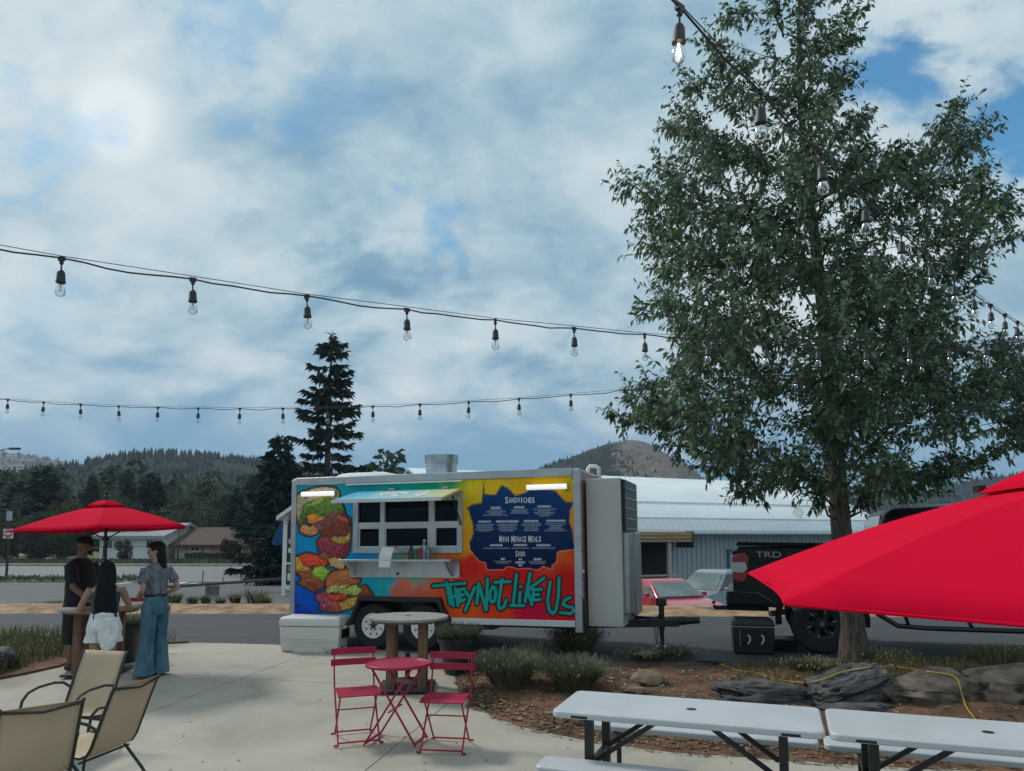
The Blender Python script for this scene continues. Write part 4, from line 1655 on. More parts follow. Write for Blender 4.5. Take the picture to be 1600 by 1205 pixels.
def metal_building():
    A = at_depth(985, 830, 31.0)
    B = at_depth(1362, 834, 37.0)
    # local frame: x along the eave, y into the building
    dx = Vector((B.x - A.x, B.y - A.y, 0))
    Lx = dx.length + 8.0
    rz = atan2(dx.y, dx.x)
    u = dx.normalized()
    org = Vector((A.x, A.y, -1.03)) - u * 8.0
    t = thing('metal_building', 'long metal building with curved white roof and grey-blue siding', 'building', org, rz)
    ez = 3.07          # eave above its own ground
    D = 9.0
    x0 = 0
    MB().span((0, 0.1, 0), (Lx, D, ez)).build('wall', SIDING, t)
    # corrugated cladding: real ribs
    ribs = MB()
    x = 0.1
    while x < Lx:
        ribs.box((x, 0.085, ez / 2 + 0.1), (0.10, 0.028, ez - 0.25))
        x += 0.26
    c = ribs.build('ribbed_cladding', SIDING, t)
    c['kind'] = 'stuff'
    # curved roof
    R = []
    K = 16
    rise = 2.75
    for k in range(K + 1):
        a = pi * k / K
        R.append((D / 2 - (D / 2 + 0.45) * cos(a) + 0.0, ez - 0.12 + rise * (0.45 * sin(a) + 0.55 * (1 - abs(cos(a))))))
    mb = MB()
    vs, fs = [], []
    for k, (y, z) in enumerate(R):
        vs += [(-0.3, y, z), (Lx + 0.3, y, z)]
    for k in range(K):
        fs.append((2 * k, 2 * k + 1, 2 * k + 3, 2 * k + 2))
    n0 = len(vs)
    vs += [(v[0], v[1], v[2] - 0.08) for v in vs]
    for k in range(K):
        fs.append((n0 + 2 * k, n0 + 2 * k + 2, n0 + 2 * k + 3, n0 + 2 * k + 1))
    for k in range(K):
        for s in (0, 1):
            fs.append((2 * k + s, 2 * k + 2 + s, n0 + 2 * k + 2 + s, n0 + 2 * k + s))
    fs.append((0, 1, n0 + 1, n0)); fs.append((2 * K, 2 * K + 1, n0 + 2 * K + 1, n0 + 2 * K))
    mb.add(vs, fs)
    roof = mb.build('roof', ROOFM, t, smooth=True, angle=30)
    seams = MB()
    x = 0.0
    while x < Lx:
        for k in range(K // 2):
            (y1, z1), (y2, z2) = R[k], R[k + 1]
            seams.bar((x, y1, z1 + 0.012), (x, y2, z2 + 0.012), 0.02, 0.018, up=(1, 0, 0))
        x += 0.33
    s = seams.build('roof_ribs', ROOFM, roof)
    s['kind'] = 'stuff'
    # horizontal sheet laps, gutter, skylight
    for k in (2, 4):
        y, z = R[k]
        MB().box((Lx / 2, y - 0.01, z + 0.03), (Lx + .5, 0.05, 0.03)).build('sheet_lap', ROOFM, roof)
    MB().box((Lx / 2 + 1.5, -0.62, ez - 0.10), (Lx * 0.72, 0.14, 0.12)).build('gutter', WHITEP, t)
    (y1, z1), (y2, z2) = R[2], R[3]
    sx = 8.0 + (at_depth(1248, 790, 35).x - A.x) / u.x
    MB().bar((sx, y1 + .05, z1 + 0.07), (sx, y2, z2 + 0.07), 0.85, 0.04, up=(1, 0, 0)).build('skylight', mat('skylight_sheet', (0.52, 0.60, 0.52), 0.4), roof)
    # gable end fill (arched)
    end = [(y, z - 0.1) for (y, z) in R]
    MB().prism(end, Lx - 0.1, Lx - 0.02, 'x').build('end_wall', SIDING, t)
    # porch on the left: flat sheet painted dark as a shaded recess, wooden fascia, posts
    px0, px1 = 8.0 - 0.4, 8.0 + 2.35
    porch = MB().span((px0, -1.1, 2.55), (px1, 0.02, 2.95)).build('porch_canopy', WOODP, t)
    for z in (2.66, 2.80):
        MB().span((px0, -1.125, z), (px1, -1.102, z + 0.012)).build('board_gap', mat('gap_dark', (0.06, 0.04, 0.02), 0.9), porch)
    MB().span((px0 + .1, 0.03, 0.2), (px1 - .35, 0.06, 2.5)).build('recess_shade_sheet', DARKIN, t)
    for x in (px0 + 1.65,):
        MB().span((x - 0.07, -1.0, 0), (x + 0.07, -0.86, 2.55)).build('porch_post', POSTW, t)
    MB().span((px0, -0.95, 1.15), (px1 - .4, -0.90, 1.22)).build('porch_rail', POSTW, t)
    MB().span((px1 - 0.02, -1.14, 2.30), (px1 + 0.04, 0.0, 2.98)).build('canopy_end', mat('dark_wood', (0.05, 0.04, 0.03), 0.8), t)
    # blue door frame near the pickup
    dx_ = 8.0 + (at_depth(1141, 880, 33).x - A.x) / u.x
    for (a, b) in (((dx_ - 0.05, -0.02, 0), (dx_ + 0.05, 0.045, 2.2)), ((dx_ + 0.9, -0.02, 0), (dx_ + 1.0, 0.045, 2.2)), ((dx_ + .05, -0.02, 2.1), (dx_ + 0.9, 0.045, 2.2))):
        MB().span(a, b).build('door_frame', BLUEM, t)


metal_building()

# ================================================================ houses beyond the road
BROOF = mat('brown_shingle', (0.085, 0.050, 0.042), 0.9, var=0.25, scale=2.5)
CREAM = mat('cream_wall', (0.42, 0.38, 0.29), 0.85, var=0.1)
PINKW = mat('tan_wall', (0.30, 0.21, 0.17), 0.85, var=0.1)
PALEW = mat('pale_wall', (0.72, 0.74, 0.74), 0.8, var=0.1)
ORNG = mat('orange_fence', (0.40, 0.20, 0.075), 0.85, var=0.2, scale=3)
DWOOD = mat('dark_fence', (0.035, 0.028, 0.025), 0.9, var=0.3)
GLS = mat('window_dark', (0.02, 0.025, 0.03), 0.15, var=0.1, spec=0.6)


def gable_house(name, label, xl, xr, y_ridge, y_eave, Y, wall, roofm, depth=7.0, wins=(), gable=None, door=None):
    pl, pr = at_depth(xl, y_eave, Y), at_depth(xr, y_eave, Y)
    w = pr.x - pl.x
    eave = pl.z
    ridge = at_depth(xl, y_ridge, Y + depth / 2).z
    t = thing(name, label, 'house', ((pl.x + pr.x) / 2, Y, 0))
    MB().span((-w / 2 + 0.3, 0, 0), (w / 2 - 0.3, depth, eave)).build('wall', wall, t)
    prof = [(-0.5, eave - 0.15), (depth / 2, ridge), (depth + 0.5, eave - 0.15), (depth + 0.5, eave - 0.38), (depth / 2, ridge - 0.25), (-0.5, eave - 0.38)]
    rf = MB().prism(prof, -w / 2, w / 2, 'x').build('roof', roofm, t)
    for s in (-1, 1):
        MB().prism([(0.02, eave - 0.05), (depth / 2, ridge - 0.27), (depth - 0.02, eave - 0.05)], s * (w / 2 - 0.35), s * (w / 2 - 0.31), 'x').build('gable', wall, t)
    for (x0, x1, y0, y1) in wins:
        a, b = at_depth(x0, y0, Y - 0.05), at_depth(x1, y1, Y - 0.05)
        cx = t.location.x
        f = MB().span((a.x - cx, -0.06, b.z), (b.x - cx, 0.0, a.z)).build('window', PALEW, t)
        MB().span((a.x - cx + 0.08, -0.09, b.z + 0.08), ((a.x + b.x) / 2 - cx - 0.03, -0.062, a.z - 0.08)).build('pane', GLS, f)
        MB().span(((a.x + b.x) / 2 - cx + 0.03, -0.09, b.z + 0.08), (b.x - cx - 0.08, -0.062, a.z - 0.08)).build('pane', GLS, f)
    return t, w


gable_house('brown_roofed_house', 'low cream house with brown shingle roof beyond the road', 268, 372, 824, 848, 56.0, CREAM, BROOF, 8.0, wins=((297, 312, 851, 862), (322, 328, 850, 862)))
gable_house('tan_house', 'small tan gabled house right of the brown-roofed one', 370, 402, 836, 850, 54.0, PINKW, BROOF, 5.0, wins=((378, 390, 856, 864),))
gable_house('white_house', 'white house half hidden under the red parasol', 150, 262, 817, 834, 55.5, PALEW, mat('grey_shingle', (0.30, 0.31, 0.32), 0.9, var=0.2), 8.0, wins=((166, 176, 843, 858), (228, 240, 843, 858)))
# orange board fence and dark board fence
for (nm, lab, xa, xb, yt, Y, m, bw) in (('board_fence', 'orange wooden board fence right of the tan house', 380, 424, 860, 50.5, ORNG, 0.26), ('board_fence', 'dark board fence below the brown-roofed house', 288, 352, 864, 51.0, DWOOD, 0.3)):
    a, b = at_depth(xa, yt, Y), at_depth(xb, yt, Y)
    t = thing(nm, lab, 'fence', (a.x, Y, 0), 0, 'board fences beyond the road')
    n = int((b.x - a.x) / bw)
    bm_ = MB().span((0.01, 0, 0.05), (bw - 0.02, 0.03, a.z)).mesh('board')
    bm_.materials.append(m)
    for k in range(n):
        o = bpy.data.objects.new('board', bm_)
        COL.objects.link(o)
        o.parent = t
        o.location = (k * bw, random.uniform(0, .01), random.uniform(-.03, .03))
    for z in (0.4, a.z - 0.3):
        MB().span((0, 0.035, z), (n * bw, 0.09, z + 0.09)).build('fence_rail', m, t)

# thin iron fence along the far verge
IRON = mat('iron', (0.02, 0.02, 0.022), 0.7)
t = thing('iron_fence', 'thin dark iron fence along the grass beyond the road', 'fence', (-36, 48.0, 0))
for k in range(24):
    MB().span((k * 1.6, 0, 0), (k * 1.6 + 0.05, 0.05, 1.15)).build('fence_post', IRON, t)
for z in (0.25, 1.05):
    MB().span((0, 0.01, z), (23 * 1.6 + .05, 0.04, z + 0.035)).build('fence_rail', IRON, t)


def verge_pt(rs):
    x = rs.uniform(-44, -8)
    return Vector((x, rs.uniform(45.8, 50.5), 0.0))


def verge():
    rs = random.Random(4)
    P = np.array([verge_pt(rs) for _ in range(9000)])
    V, F = leaves(P, np.array([[rs.gauss(0, .35), rs.gauss(0, .35), 1] for _ in range(len(P))]), RNG.uniform(.12, .38, len(P)), 0.05)
    tag(put('verge_grass', np_mesh('verge_grass', V, F), FOL4), 'long pale grass on the verge beyond the road', 'grass', kind='stuff')
    rs = random.Random(14)
    P = np.array([(rs.uniform(-34, -12.5), rs.uniform(28.7, 30.2), 0.02) for _ in range(2500)])
    P = P[P[:, 0] < -14.5]
    V, F = leaves(P, np.array([[rs.gauss(0, .5), rs.gauss(0, .5), .8] for _ in range(len(P))]), RNG.uniform(.10, .3, len(P)), 0.04)
    tag(put('median_grass', np_mesh('median_grass', V, F), FOL4), 'dry grass tongue between parking lot and road at left', 'grass', kind='stuff')


verge()

# no-entry sign
REDS = mat('sign_red', (0.50, 0.015, 0.03), 0.45, var=0.05)
SIGNW = mat('sign_white', (0.78, 0.78, 0.76), 0.5, var=0.04)
STEEL = mat('steel', (0.42, 0.43, 0.44), 0.42, metal=0.8, var=0.15, scale=4)
DSTEEL = mat('dark_steel', (0.05, 0.05, 0.052), 0.5, metal=0.5, var=0.2)
p = at_depth(13, 834, 31.5)
t = thing('no_entry_sign', 'red and white no entry sign on a post at far left', 'sign', (p.x, 31.5, 0))
MB().span((-0.04, 0.02, 0), (0.04, 0.08, p.z + 1.15)).build('post', DSTEEL, t)
pl = MB().span((-0.20, -0.02, p.z - 0.20), (0.20, 0.015, p.z + 0.20)).build('sign_plate', SIGNW, t)
MB().lathe([(0.185, 0.0), (0.185, 0.008)], (0, -0.0265, p.z), 28, 'y').build('red_disc', REDS, pl)
MB().span((-0.14, -0.040, p.z - 0.033), (0.14, -0.031, p.z + 0.033)).build('white_bar', SIGNW, pl)
for (w, z, h) in ((0.16, 0.10, 0.05), (0.22, -0.10, 0.05)):
    me = text_mesh('DO NOT' if z > 0 else 'ENTER', 0.07, 0.9, 0.002)
    put('lettering', me, SIGNW, pl, loc=(0, -0.034, p.z + z), rot=(pi / 2, 0, 0))
MB().span((-0.12, -0.01, p.z + 0.55), (0.12, 0.015, p.z + 0.95)).build('small_plate', STEEL, t)

# street lamps
for (px, py, Y, lab, arm) in ((22, 702, 58.0, 'tall street lamp whose arm reaches in at the left edge', -1.6), (36, 728, 75.0, 'thin distant lamp pole with flat head at left', 0.0)):
    p = at_depth(px, py, Y)
    t = thing('street_lamp', lab, 'street lamp', (p.x + arm, Y, 0), 0, 'street lamps at left')
    h = p.z
    MB().tube([(0, 0, 0), (0, 0, h - 0.6)], [0.09, 0.06], 8).build('pole', DSTEEL, t)
    if arm:
        MB().tube([(0, 0, h - 0.7), (0.3, 0, h - 0.25), (0.8, 0, h), (1.3, 0, h + 0.02)], [0.05, 0.045, 0.04, 0.035], 6).build('arm', DSTEEL, t)
        MB().rings([[(1.2 + a, b, h + c) for (b, c) in ((-w, 0), (-w * .6, 0.12), (w * .6, 0.12), (w, 0), (w * .6, -.05), (-w * .6, -.05))] for (a, w) in ((0, 0.08), (0.25, 0.16), (0.65, 0.15), (0.9, 0.06))]).build('lamp_head', DSTEEL, t)
    else:
        MB().box((0, 0, h - 0.5), (0.9, 0.3, 0.14)).build('lamp_head', DSTEEL, t)

# pipe rail along the lot
a, b = on_level(262, 917, 0.55), on_level(446, 904, 0.55)
a = at_depth(262, 917, 20.6); b = at_depth(452, 904, 24.0)
t = thing('pipe_rail', 'long pipe rail on a stout post beside the parking lot', 'railing', (a.x, a.y, 0))
RAILM = mat('rail_grey', (0.10, 0.10, 0.10), 0.6, var=0.3, metal=0.3)
MB().tube([(0, 0, a.z), (b.x - a.x, b.y - a.y, b.z)], 0.045, 8).build('pipe', RAILM, t, smooth=True)
for (k, w) in ((0.335, 0.34), (0.95, 0.1)):
    q = (b - a) * k
    MB().box((q.x, q.y, (a.z + q.z) / 2 - 0.01), (w, 0.18, a.z + q.z - 0.09)).build('rail_post', mat('post_grey', (0.15, 0.14, 0.13), 0.9, var=0.3), t)
# reflector stakes and wheel stops in the lot
for (px, y0, y1, Y, lab) in ((317, 892, 911, 28.0, 'tallest thin stake standing in the lot'), (377, 895, 908, 29.0, 'thin stake nearer the trailer in the lot'), (348, 902, 910, 29.0, 'shortest thin stake between the other two')):
    p = at_depth(px, y0, Y)
    q = MB().tube([(0, 0, 0), (0.02, 0, p.z)], 0.018, 6).build('marker_stake', DSTEEL)
    q.location = (p.x, Y, 0.0)
    tag(q, lab, 'stake', 'stakes in the parking lot')
for (px, lab) in ((395, 'rounded concrete block left of its flat neighbour in the lot'), (409, 'flat concrete block in the lot close to the trailer end')):
    p = at_depth(px, 904, 29.3)
    q = MB().box((0, 0, 0.12), (0.36, 0.3, 0.24)).build('concrete_block', KERBM, bevel=0.04)
    q.location = (p.x, 29.3, 0.0)
    tag(q, lab, 'block', 'concrete blocks in the lot')

# white roofed notice kiosk with a blue canopy behind the trailer's left end
def kiosk():
    Y = 22.0
    p = at_depth(443, 806, Y)
    q = at_depth(443, 914, Y)
    t = thing('notice_kiosk', 'white framed kiosk with dark posters peeking out behind the trailer', 'kiosk', (p.x, Y, 0))
    h = p.z
    for (x, y) in ((0, 0), (2.4, 0), (0, 1.8), (2.4, 1.8)):
        MB().span((x, y, 0), (x + 0.12, y + 0.1, h)).build('post', WHITEP, t)
    MB().prism([(-0.12, h - 0.02), (1.3, h + 1.0), (2.72, h - 0.02), (2.72, h - 0.14), (1.3, h + 0.86), (-0.12, h - 0.14)], -0.3, 2.2, 'y').build('roof', WHITEP, t)
    MB().span((0.12, 0.06, 0.3), (2.4, 0.09, h - 0.2)).build('back_board', mat('board_dark', (0.04, 0.035, 0.04), 0.8), t)
    rs = random.Random(2)
    for k in range(7):
        z = 0.45 + k * 0.27
        MB().span((0.16, 0.03, z), (0.42 + rs.uniform(0, .1), 0.055, z + rs.uniform(.12, .22))).build('poster', rs.choice([WHITEP, PINKW, GLS, STEEL]), t)
    MB().span((0.1, -0.02, 0.2), (2.4, 0.12, 0.32)).build('bottom_rail', WHITEP, t)
    MB().span((0.12, -0.01, 0.92), (2.4, 0.058, 0.98)).build('middle_rail', WHITEP, t)
    t2 = thing('blue_canopy', 'slanting blue canopy corner left of the white kiosk', 'canopy', (at_depth(441, 835, 23.5).x, 23.5, 0))
    a, b, c = at_depth(444, 806, 23.5), at_depth(424, 846, 23.5), at_depth(444, 846, 23.5)
    ox = t2.location.x
    MB().prism([(a.x - ox, a.z), (b.x - ox, b.z), (b.x - ox + 0.05, b.z - 0.12), (c.x - ox + 1.4, c.z - 0.12), (a.x - ox + 1.4, a.z)], 0, 1.5, 'y').build('fabric', mat('blue_canvas', (0.01, 0.07, 0.20), 0.8), t2)
    MB().span((0.35, 0.1, 0), (0.41, 0.16, c.z)).build('pole', DSTEEL, t2)


kiosk()

# ================================================================ food trailer
TL_, TH_, TZ = 4.80, 2.20, 0.46       # length, body height, floor height


def homography(src, dst):
    A = []
    for (x, y), (u, v) in zip(src, dst):
        A.append([x, y, 1, 0, 0, 0, -u * x, -u * y, -u])
        A.append([0, 0, 0, x, y, 1, -v * x, -v * y, -v])
    _, _, vt = np.linalg.svd(np.array(A, float))
    return vt[-1].reshape(3, 3)


_C = [(456.5, 751.8), (906, 736.7), (912, 977.6), (456.0, 964)]
_D = [(0, TZ + TH_), (TL_, TZ + TH_), (TL_, TZ), (0, TZ)]
H_IN, H_OUT = homography(_C, _D), homography(_D, _C)


def hp(x, y):
    q = H_IN @ np.array([x, y, 1.0])
    return q[0] / q[2], q[1] / q[2]


def in_poly(X, Y, P):
    c = np.zeros(X.shape, bool)
    n = len(P)
    j = n - 1
    for i in range(n):
        xi, yi = P[i]
        xj, yj = P[j]
        if yi != yj:
            c ^= ((yi > Y) != (yj > Y)) & (X < (xj - xi) * (Y - yi) / (yj - yi) + xi)
        j = i
    return c


def seg_dist(X, Y, a, b):
    dx, dy = b[0] - a[0], b[1] - a[1]
    l2 = dx * dx + dy * dy + 1e-12
    t = np.clip(((X - a[0]) * dx + (Y - a[1]) * dy) / l2, 0, 1)
    return np.hypot(X - a[0] - t * dx, Y - a[1] - t * dy)


def poly_sd(X, Y, P):
    d = np.full(X.shape, 1e9)
    for i in range(len(P)):
        d = np.minimum(d, seg_dist(X, Y, P[i], P[(i + 1) % len(P)]))
    return np.where(in_poly(X, Y, P), -d, d)


def vnoise(X, Y, s, seed):
    """smooth value noise"""
    r = np.random.default_rng(seed).uniform(0, 1, (64, 64))
    x, y = X / s, Y / s
    xi, yi = np.floor(x).astype(int), np.floor(y).astype(int)
    fx, fy = x - xi, y - yi
    fx, fy = fx * fx * (3 - 2 * fx), fy * fy * (3 - 2 * fy)
    g = lambda i, j: r[i % 64, j % 64]
    return (g(xi, yi) * (1 - fx) + g(xi + 1, yi) * fx) * (1 - fy) + (g(xi, yi + 1) * (1 - fx) + g(xi + 1, yi + 1) * fx) * fy


def lin(c):
    return np.array(srgb(*c))


def paint(PX, PY):
    """flat printed wrap, traced in the photograph's own columns and rows"""
    wx = PX + 10 * (vnoise(PX, PY, 30, 1) - .5) + 5 * (vnoise(PX, PY, 11, 2) - .5)
    wy = PY + 10 * (vnoise(PX, PY, 30, 3) - .5) + 5 * (vnoise(PX, PY, 11, 4) - .5)
    ctl = [(470, 760, (0, 165, 172)), (560, 760, (0, 168, 176)), (640, 757, (0, 172, 155)), (480, 840, (0, 150, 200)), (540, 800, (10, 162, 205)), (480, 940, (0, 85, 190)), (470, 960, (0, 60, 170)), (465, 900, (0, 110, 200)),
           (540, 950, (0, 140, 200)), (580, 915, (0, 172, 192)), (600, 925, (20, 178, 188)), (634, 915, (240, 120, 90)), (620, 932, (235, 110, 80)), (650, 902, (60, 190, 160)), (660, 935, (235, 100, 70)), (690, 905, (235, 110, 60)),
           (700, 930, (240, 90, 40)), (735, 760, (240, 205, 30)), (740, 800, (235, 185, 20)), (735, 850, (240, 160, 30)), (760, 755, (245, 195, 20)), (830, 755, (245, 185, 0)), (900, 755, (232, 190, 20)), (895, 800, (240, 150, 10)),
           (890, 850, (240, 120, 20)), (902, 872, (228, 80, 20)), (740, 885, (225, 30, 20)), (800, 905, (225, 15, 15)), (890, 910, (215, 20, 20)), (720, 962, (235, 90, 20)), (780, 957, (235, 70, 20)), (832, 952, (222, 10, 62)),
           (900, 962, (215, 15, 20)), (690, 962, (240, 110, 40)), (705, 755, (60, 190, 120)), (720, 757, (190, 205, 60)), (670, 757, (0, 172, 130)), (560, 870, (0, 150, 205)), (610, 905, (0, 175, 195)), (726, 895, (225, 45, 25))]
    num = np.zeros(PX.shape + (3,))
    den = np.zeros(PX.shape)
    for (x, y, c) in ctl:
        w = 1 / (((wx - x) ** 2 + (wy - y) ** 2) + 30) ** 2.0
        num += w[..., None] * lin(c)
        den += w
    C = num / den[..., None]
    C *= (0.93 + 0.14 * vnoise(PX, PY, 4, 9))[..., None]

    def over(mask, col):
        nonlocal C
        C = C * (1 - mask[..., None]) + np.asarray(col) * mask[..., None]

    def cov(sd, aa=0.45):
        return np.clip(0.5 - sd / (2 * aa), 0, 1)

    # ---- sandwiches
    def c3(P):
        return [(455 + x / 10.952, 750 + y / 10.952) for x, y in P]

    def c4(P):
        return [(455 + x / 10.476, 850 + y / 10.476) for x, y in P]
    foods = [
        (c3([(85, 290), (200, 210), (400, 150), (600, 130), (740, 150), (800, 210), (810, 270), (830, 400), (700, 330), (450, 330), (260, 400), (210, 480), (190, 600), (110, 690), (88, 600)]), (196, 186, 148), (150, 138, 100)),
        (c3([(190, 430), (400, 340), (640, 300), (830, 390), (890, 480), (880, 580), (700, 560), (600, 640), (400, 650), (250, 600), (190, 760), (140, 790), (105, 700), (140, 620)]), (118, 148, 62), (34, 64, 34)),
        (c3([(260, 440), (500, 310), (565, 320), (500, 400), (350, 455)]), (172, 190, 100), (130, 150, 70)),
        (c3([(255, 620), (380, 590), (520, 650), (610, 640), (520, 700), (400, 750), (300, 750)]), (236, 160, 60), (205, 105, 45)),
        (c3([(380, 760), (560, 690), (640, 600), (720, 530), (870, 600), (800, 690), (640, 810), (480, 890), (420, 830)]), (160, 96, 88), (82, 40, 46)),
        (c3([(150, 830), (230, 775), (300, 820), (370, 790), (450, 850), (450, 910), (370, 960), (310, 960), (230, 940), (160, 900)]), (232, 165, 110), (170, 95, 55)),
        (c3([(510, 910), (640, 780), (820, 650), (900, 615), (1010, 690), (1025, 930), (900, 975), (700, 985), (560, 960)]), (150, 78, 58), (96, 42, 34)),
        (c3([(770, 665), (840, 632), (930, 660), (1000, 740), (960, 740), (850, 690)]), (214, 110, 72), (170, 74, 52)),
        (c3([(670, 1010), (760, 975), (930, 990), (1000, 920), (1010, 1040), (940, 1105), (760, 1105)]), (214, 178, 84), (120, 86, 30)),
        (c3([(450, 1060), (520, 985), (640, 1000), (690, 1070), (900, 1125), (1010, 1090), (990, 1205), (960, 1290), (880, 1350), (700, 1340), (580, 1370), (500, 1260)]), (176, 70, 84), (70, 20, 30)),
        (c4([(450, 190), (560, 130), (640, 200), (610, 300), (520, 310)]), (158, 96, 62), (110, 60, 40)),
        (c4([(620, 260), (700, 228), (830, 260), (885, 340), (870, 425), (760, 405), (660, 370)]), (226, 190, 130), (166, 118, 66)),
        (c4([(75, 220), (140, 225), (190, 350), (340, 420), (300, 460), (120, 450), (90, 470)]), (232, 184, 70), (160, 98, 34)),
        (c4([(130, 210), (250, 165), (400, 190), (560, 280), (605, 330), (540, 372), (300, 372), (200, 340)]), (238, 92, 58), (196, 40, 26)),
        (c4([(90, 470), (340, 450), (450, 560), (545, 650), (535, 705), (400, 785), (330, 755), (220, 695), (130, 650), (200, 600), (160, 520)]), (170, 98, 64), (92, 40, 28)),
        (c4([(340, 470), (400, 390), (520, 372), (645, 470), (600, 500), (540, 620), (420, 545)]), (176, 206, 74), (92, 140, 24)),
        (c4([(1150, 720), (1240, 695), (1345, 840), (1290, 865), (1180, 865), (1130, 830)]), (176, 84, 62), (112, 40, 34)),
        (c4([(430, 850), (560, 795), (620, 900), (660, 1020), (570, 1095), (490, 1075), (500, 960), (430, 910)]), (190, 90, 110), (100, 24, 44)),
        (c4([(600, 930), (830, 960), (900, 1090), (760, 1125), (620, 1110)]), (178, 96, 78), (110, 44, 40)),
        (c4([(820, 980), (960, 900), (1140, 870), (1175, 930), (1060, 1015), (960, 1075), (850, 1085)]), (226, 180, 84), (150, 98, 34)),
        (c4([(600, 815), (700, 850), (830, 838), (935, 828), (910, 905), (740, 935), (640, 905)]), (228, 84, 60), (176, 38, 28)),
        (c4([(585, 740), (900, 735), (1080, 675), (1175, 770), (1100, 848), (990, 845), (740, 805), (600, 805)]), (196, 204, 112), (104, 130, 40)),
        (c4([(600, 725), (880, 655), (965, 700), (820, 738), (680, 730)]), (236, 226, 190), (190, 176, 128)),
        (c4([(578, 640), (620, 520), (700, 468), (900, 428), (1010, 428), (1020, 565), (1145, 600), (1120, 645), (950, 695), (700, 705), (590, 705)]), (204, 126, 74), (146, 74, 36)),
    ]
    box = (PX < 605)
    sdall = np.full(PX.shape, 1e9)
    sds = []
    for (P, a, b) in foods:
        sd = np.full(PX.shape, 1e9)
        sd[box] = poly_sd(PX[box], PY[box], P)
        sds.append(sd)
        sdall = np.minimum(sdall, sd)
    halo = np.clip(1 - (sdall - 2.2) / 2.4, 0, 1) * 0.94
    over(halo, lin((3, 10, 26)))
    over(cov(sdall - 1.6, 0.8), lin((120, 66, 46)))
    for k, ((P, a, b), sd) in enumerate(zip(foods, sds)):
        rag = sd + 2.6 * (vnoise(PX, PY, 2.4, 50 + k) - .5) + 1.2 * (vnoise(PX, PY, 1.1, 350 + k) - .5)
        tx = np.clip(0.15 + 0.85 * vnoise(PX * (0.6 if k % 2 else 1.0), PY * (1.0 if k % 2 else .55), 2.6, 80 + k) * 0.7 + 0.5 * vnoise(PX, PY, 1.3, 120 + k) - 0.15, 0, 1)
        rim = np.clip(-sd / 2.4, 0, 1)
        ys_ = [p[1] for p in P]
        yn = np.clip((PY - min(ys_)) / (max(ys_) - min(ys_) + 1e-6), 0, 1)
        th = 0.5 + 1.7 * (k % 3) + 0.3 * k
        wave = np.sin((PX * cos(th) + PY * sin(th)) * (1.1 + 0.25 * (k % 4)) + 7 * vnoise(PX, PY, 5.0, 500 + k))
        tx = np.clip(0.16 + 0.75 * tx + 0.20 * wave + 0.42 * (0.55 - yn), 0, 1)
        tx = tx * (0.80 + 0.20 * rim)
        col = lin(a) * tx[..., None] + lin(b) * (1 - tx[..., None])
        over(cov(rag), col)
    inside = cov(sdall + 0.8, 1.0)
    grain = 0.60 + 1.12 * (0.25 * vnoise(PX, PY, 1.3, 401) + 0.4 * vnoise(PX * 0.6, PY * 1.4, 2.6, 402) + 0.35 * vnoise(PX, PY, 5.5, 403))
    C = C * (1 + inside[..., None] * (grain[..., None] - 1))
    glint = np.clip((vnoise(PX, PY, 1.6, 405) - 0.78) * 5, 0, 1) * inside
    over(glint * 0.16, lin((240, 215, 180)))
    dark = np.clip((vnoise(PX * 0.8, PY, 1.9, 406) - 0.74) * 5, 0, 1) * inside
    over(dark * 0.45, lin((40, 16, 14)))
    # small maker's mark at the lower left
    over(cov(np.hypot((PX - 469) / 5.0, (PY - 946.5) / 1.7) * 1.7 - 1.7), lin((70, 20, 60)))
    over(cov(np.maximum(abs(PX - 897) - 4.2, abs(PY - 750.5) - 0.8)), lin((170, 70, 10)))
    # ---- menu splash
    def cm(P):
        return [(730 + x / 8.606, 760 + y / 8.606) for x, y in P]
    blob = cm([(-10, 315), (70, 262), (200, 243), (212, 120), (222, -40), (232, 118), (300, 132), (390, 130), (450, 20), (480, 5), (560, 50), (650, 142), (780, 110), (860, 70), (1000, 62), (1180, 70), (1260, 150), (1330, 232), (1440, 240),
               (1392, 340), (1382, 500), (1420, 600), (1440, 760), (1475, 868), (1300, 882), (1222, 905), (1212, 1040), (1150, 1080), (1162, 1135), (1030, 1092), (960, 1142), (840, 1118), (700, 1124), (560, 1092), (490, 1135), (280, 1135),
               (262, 1042), (170, 1022), (50, 872), (38, 780), (92, 650), (82, 520), (40, 400), (30, 340)])
    sd = poly_sd(PX, PY, blob) + 1.2 * (vnoise(PX, PY, 3.0, 200) - .5)
    edge = np.clip(1 - np.abs(sd - 0.5) / 0.75, 0, 1)
    low = np.clip((PY - 842) / 15, 0, 1)
    over(edge * 0.75 * low, lin((245, 200, 170)))
    over(edge * 0.8 * (1 - low), lin((20, 24, 30)))
    g = np.clip((PY - 765) / 120, 0, 1)
    nav = lin((6, 62, 118)) * (1 - g[..., None]) + lin((2, 18, 62)) * g[..., None]
    over(cov(sd + 0.3), nav)
    # ---- small print of the menu: rows of word-like dashes too fine to read
    rs = random.Random(77)

    def row(xc, y, w, h, alpha, gap=0.9):
        x = xc - w / 2
        while x < xc + w / 2 - 0.5:
            ww = min(rs.uniform(1.6, 4.6), xc + w / 2 - x)
            near = (abs(PX - (x + ww / 2)) < ww / 2 + 1.5) & (abs(PY - y) < h / 2 + 1.5)
            X_, Y_ = PX[near], PY[near]
            m = cov(np.maximum(abs(X_ - (x + ww / 2)) - ww / 2, abs(Y_ - y) - h / 2), 0.4) * (0.55 + 0.45 * vnoise(X_ * 3, Y_ * 0.2, 1.3, 5)) * alpha
            C[near] = C[near] * (1 - m[:, None]) + lin((225, 232, 240)) * m[:, None]
            x += ww + gap
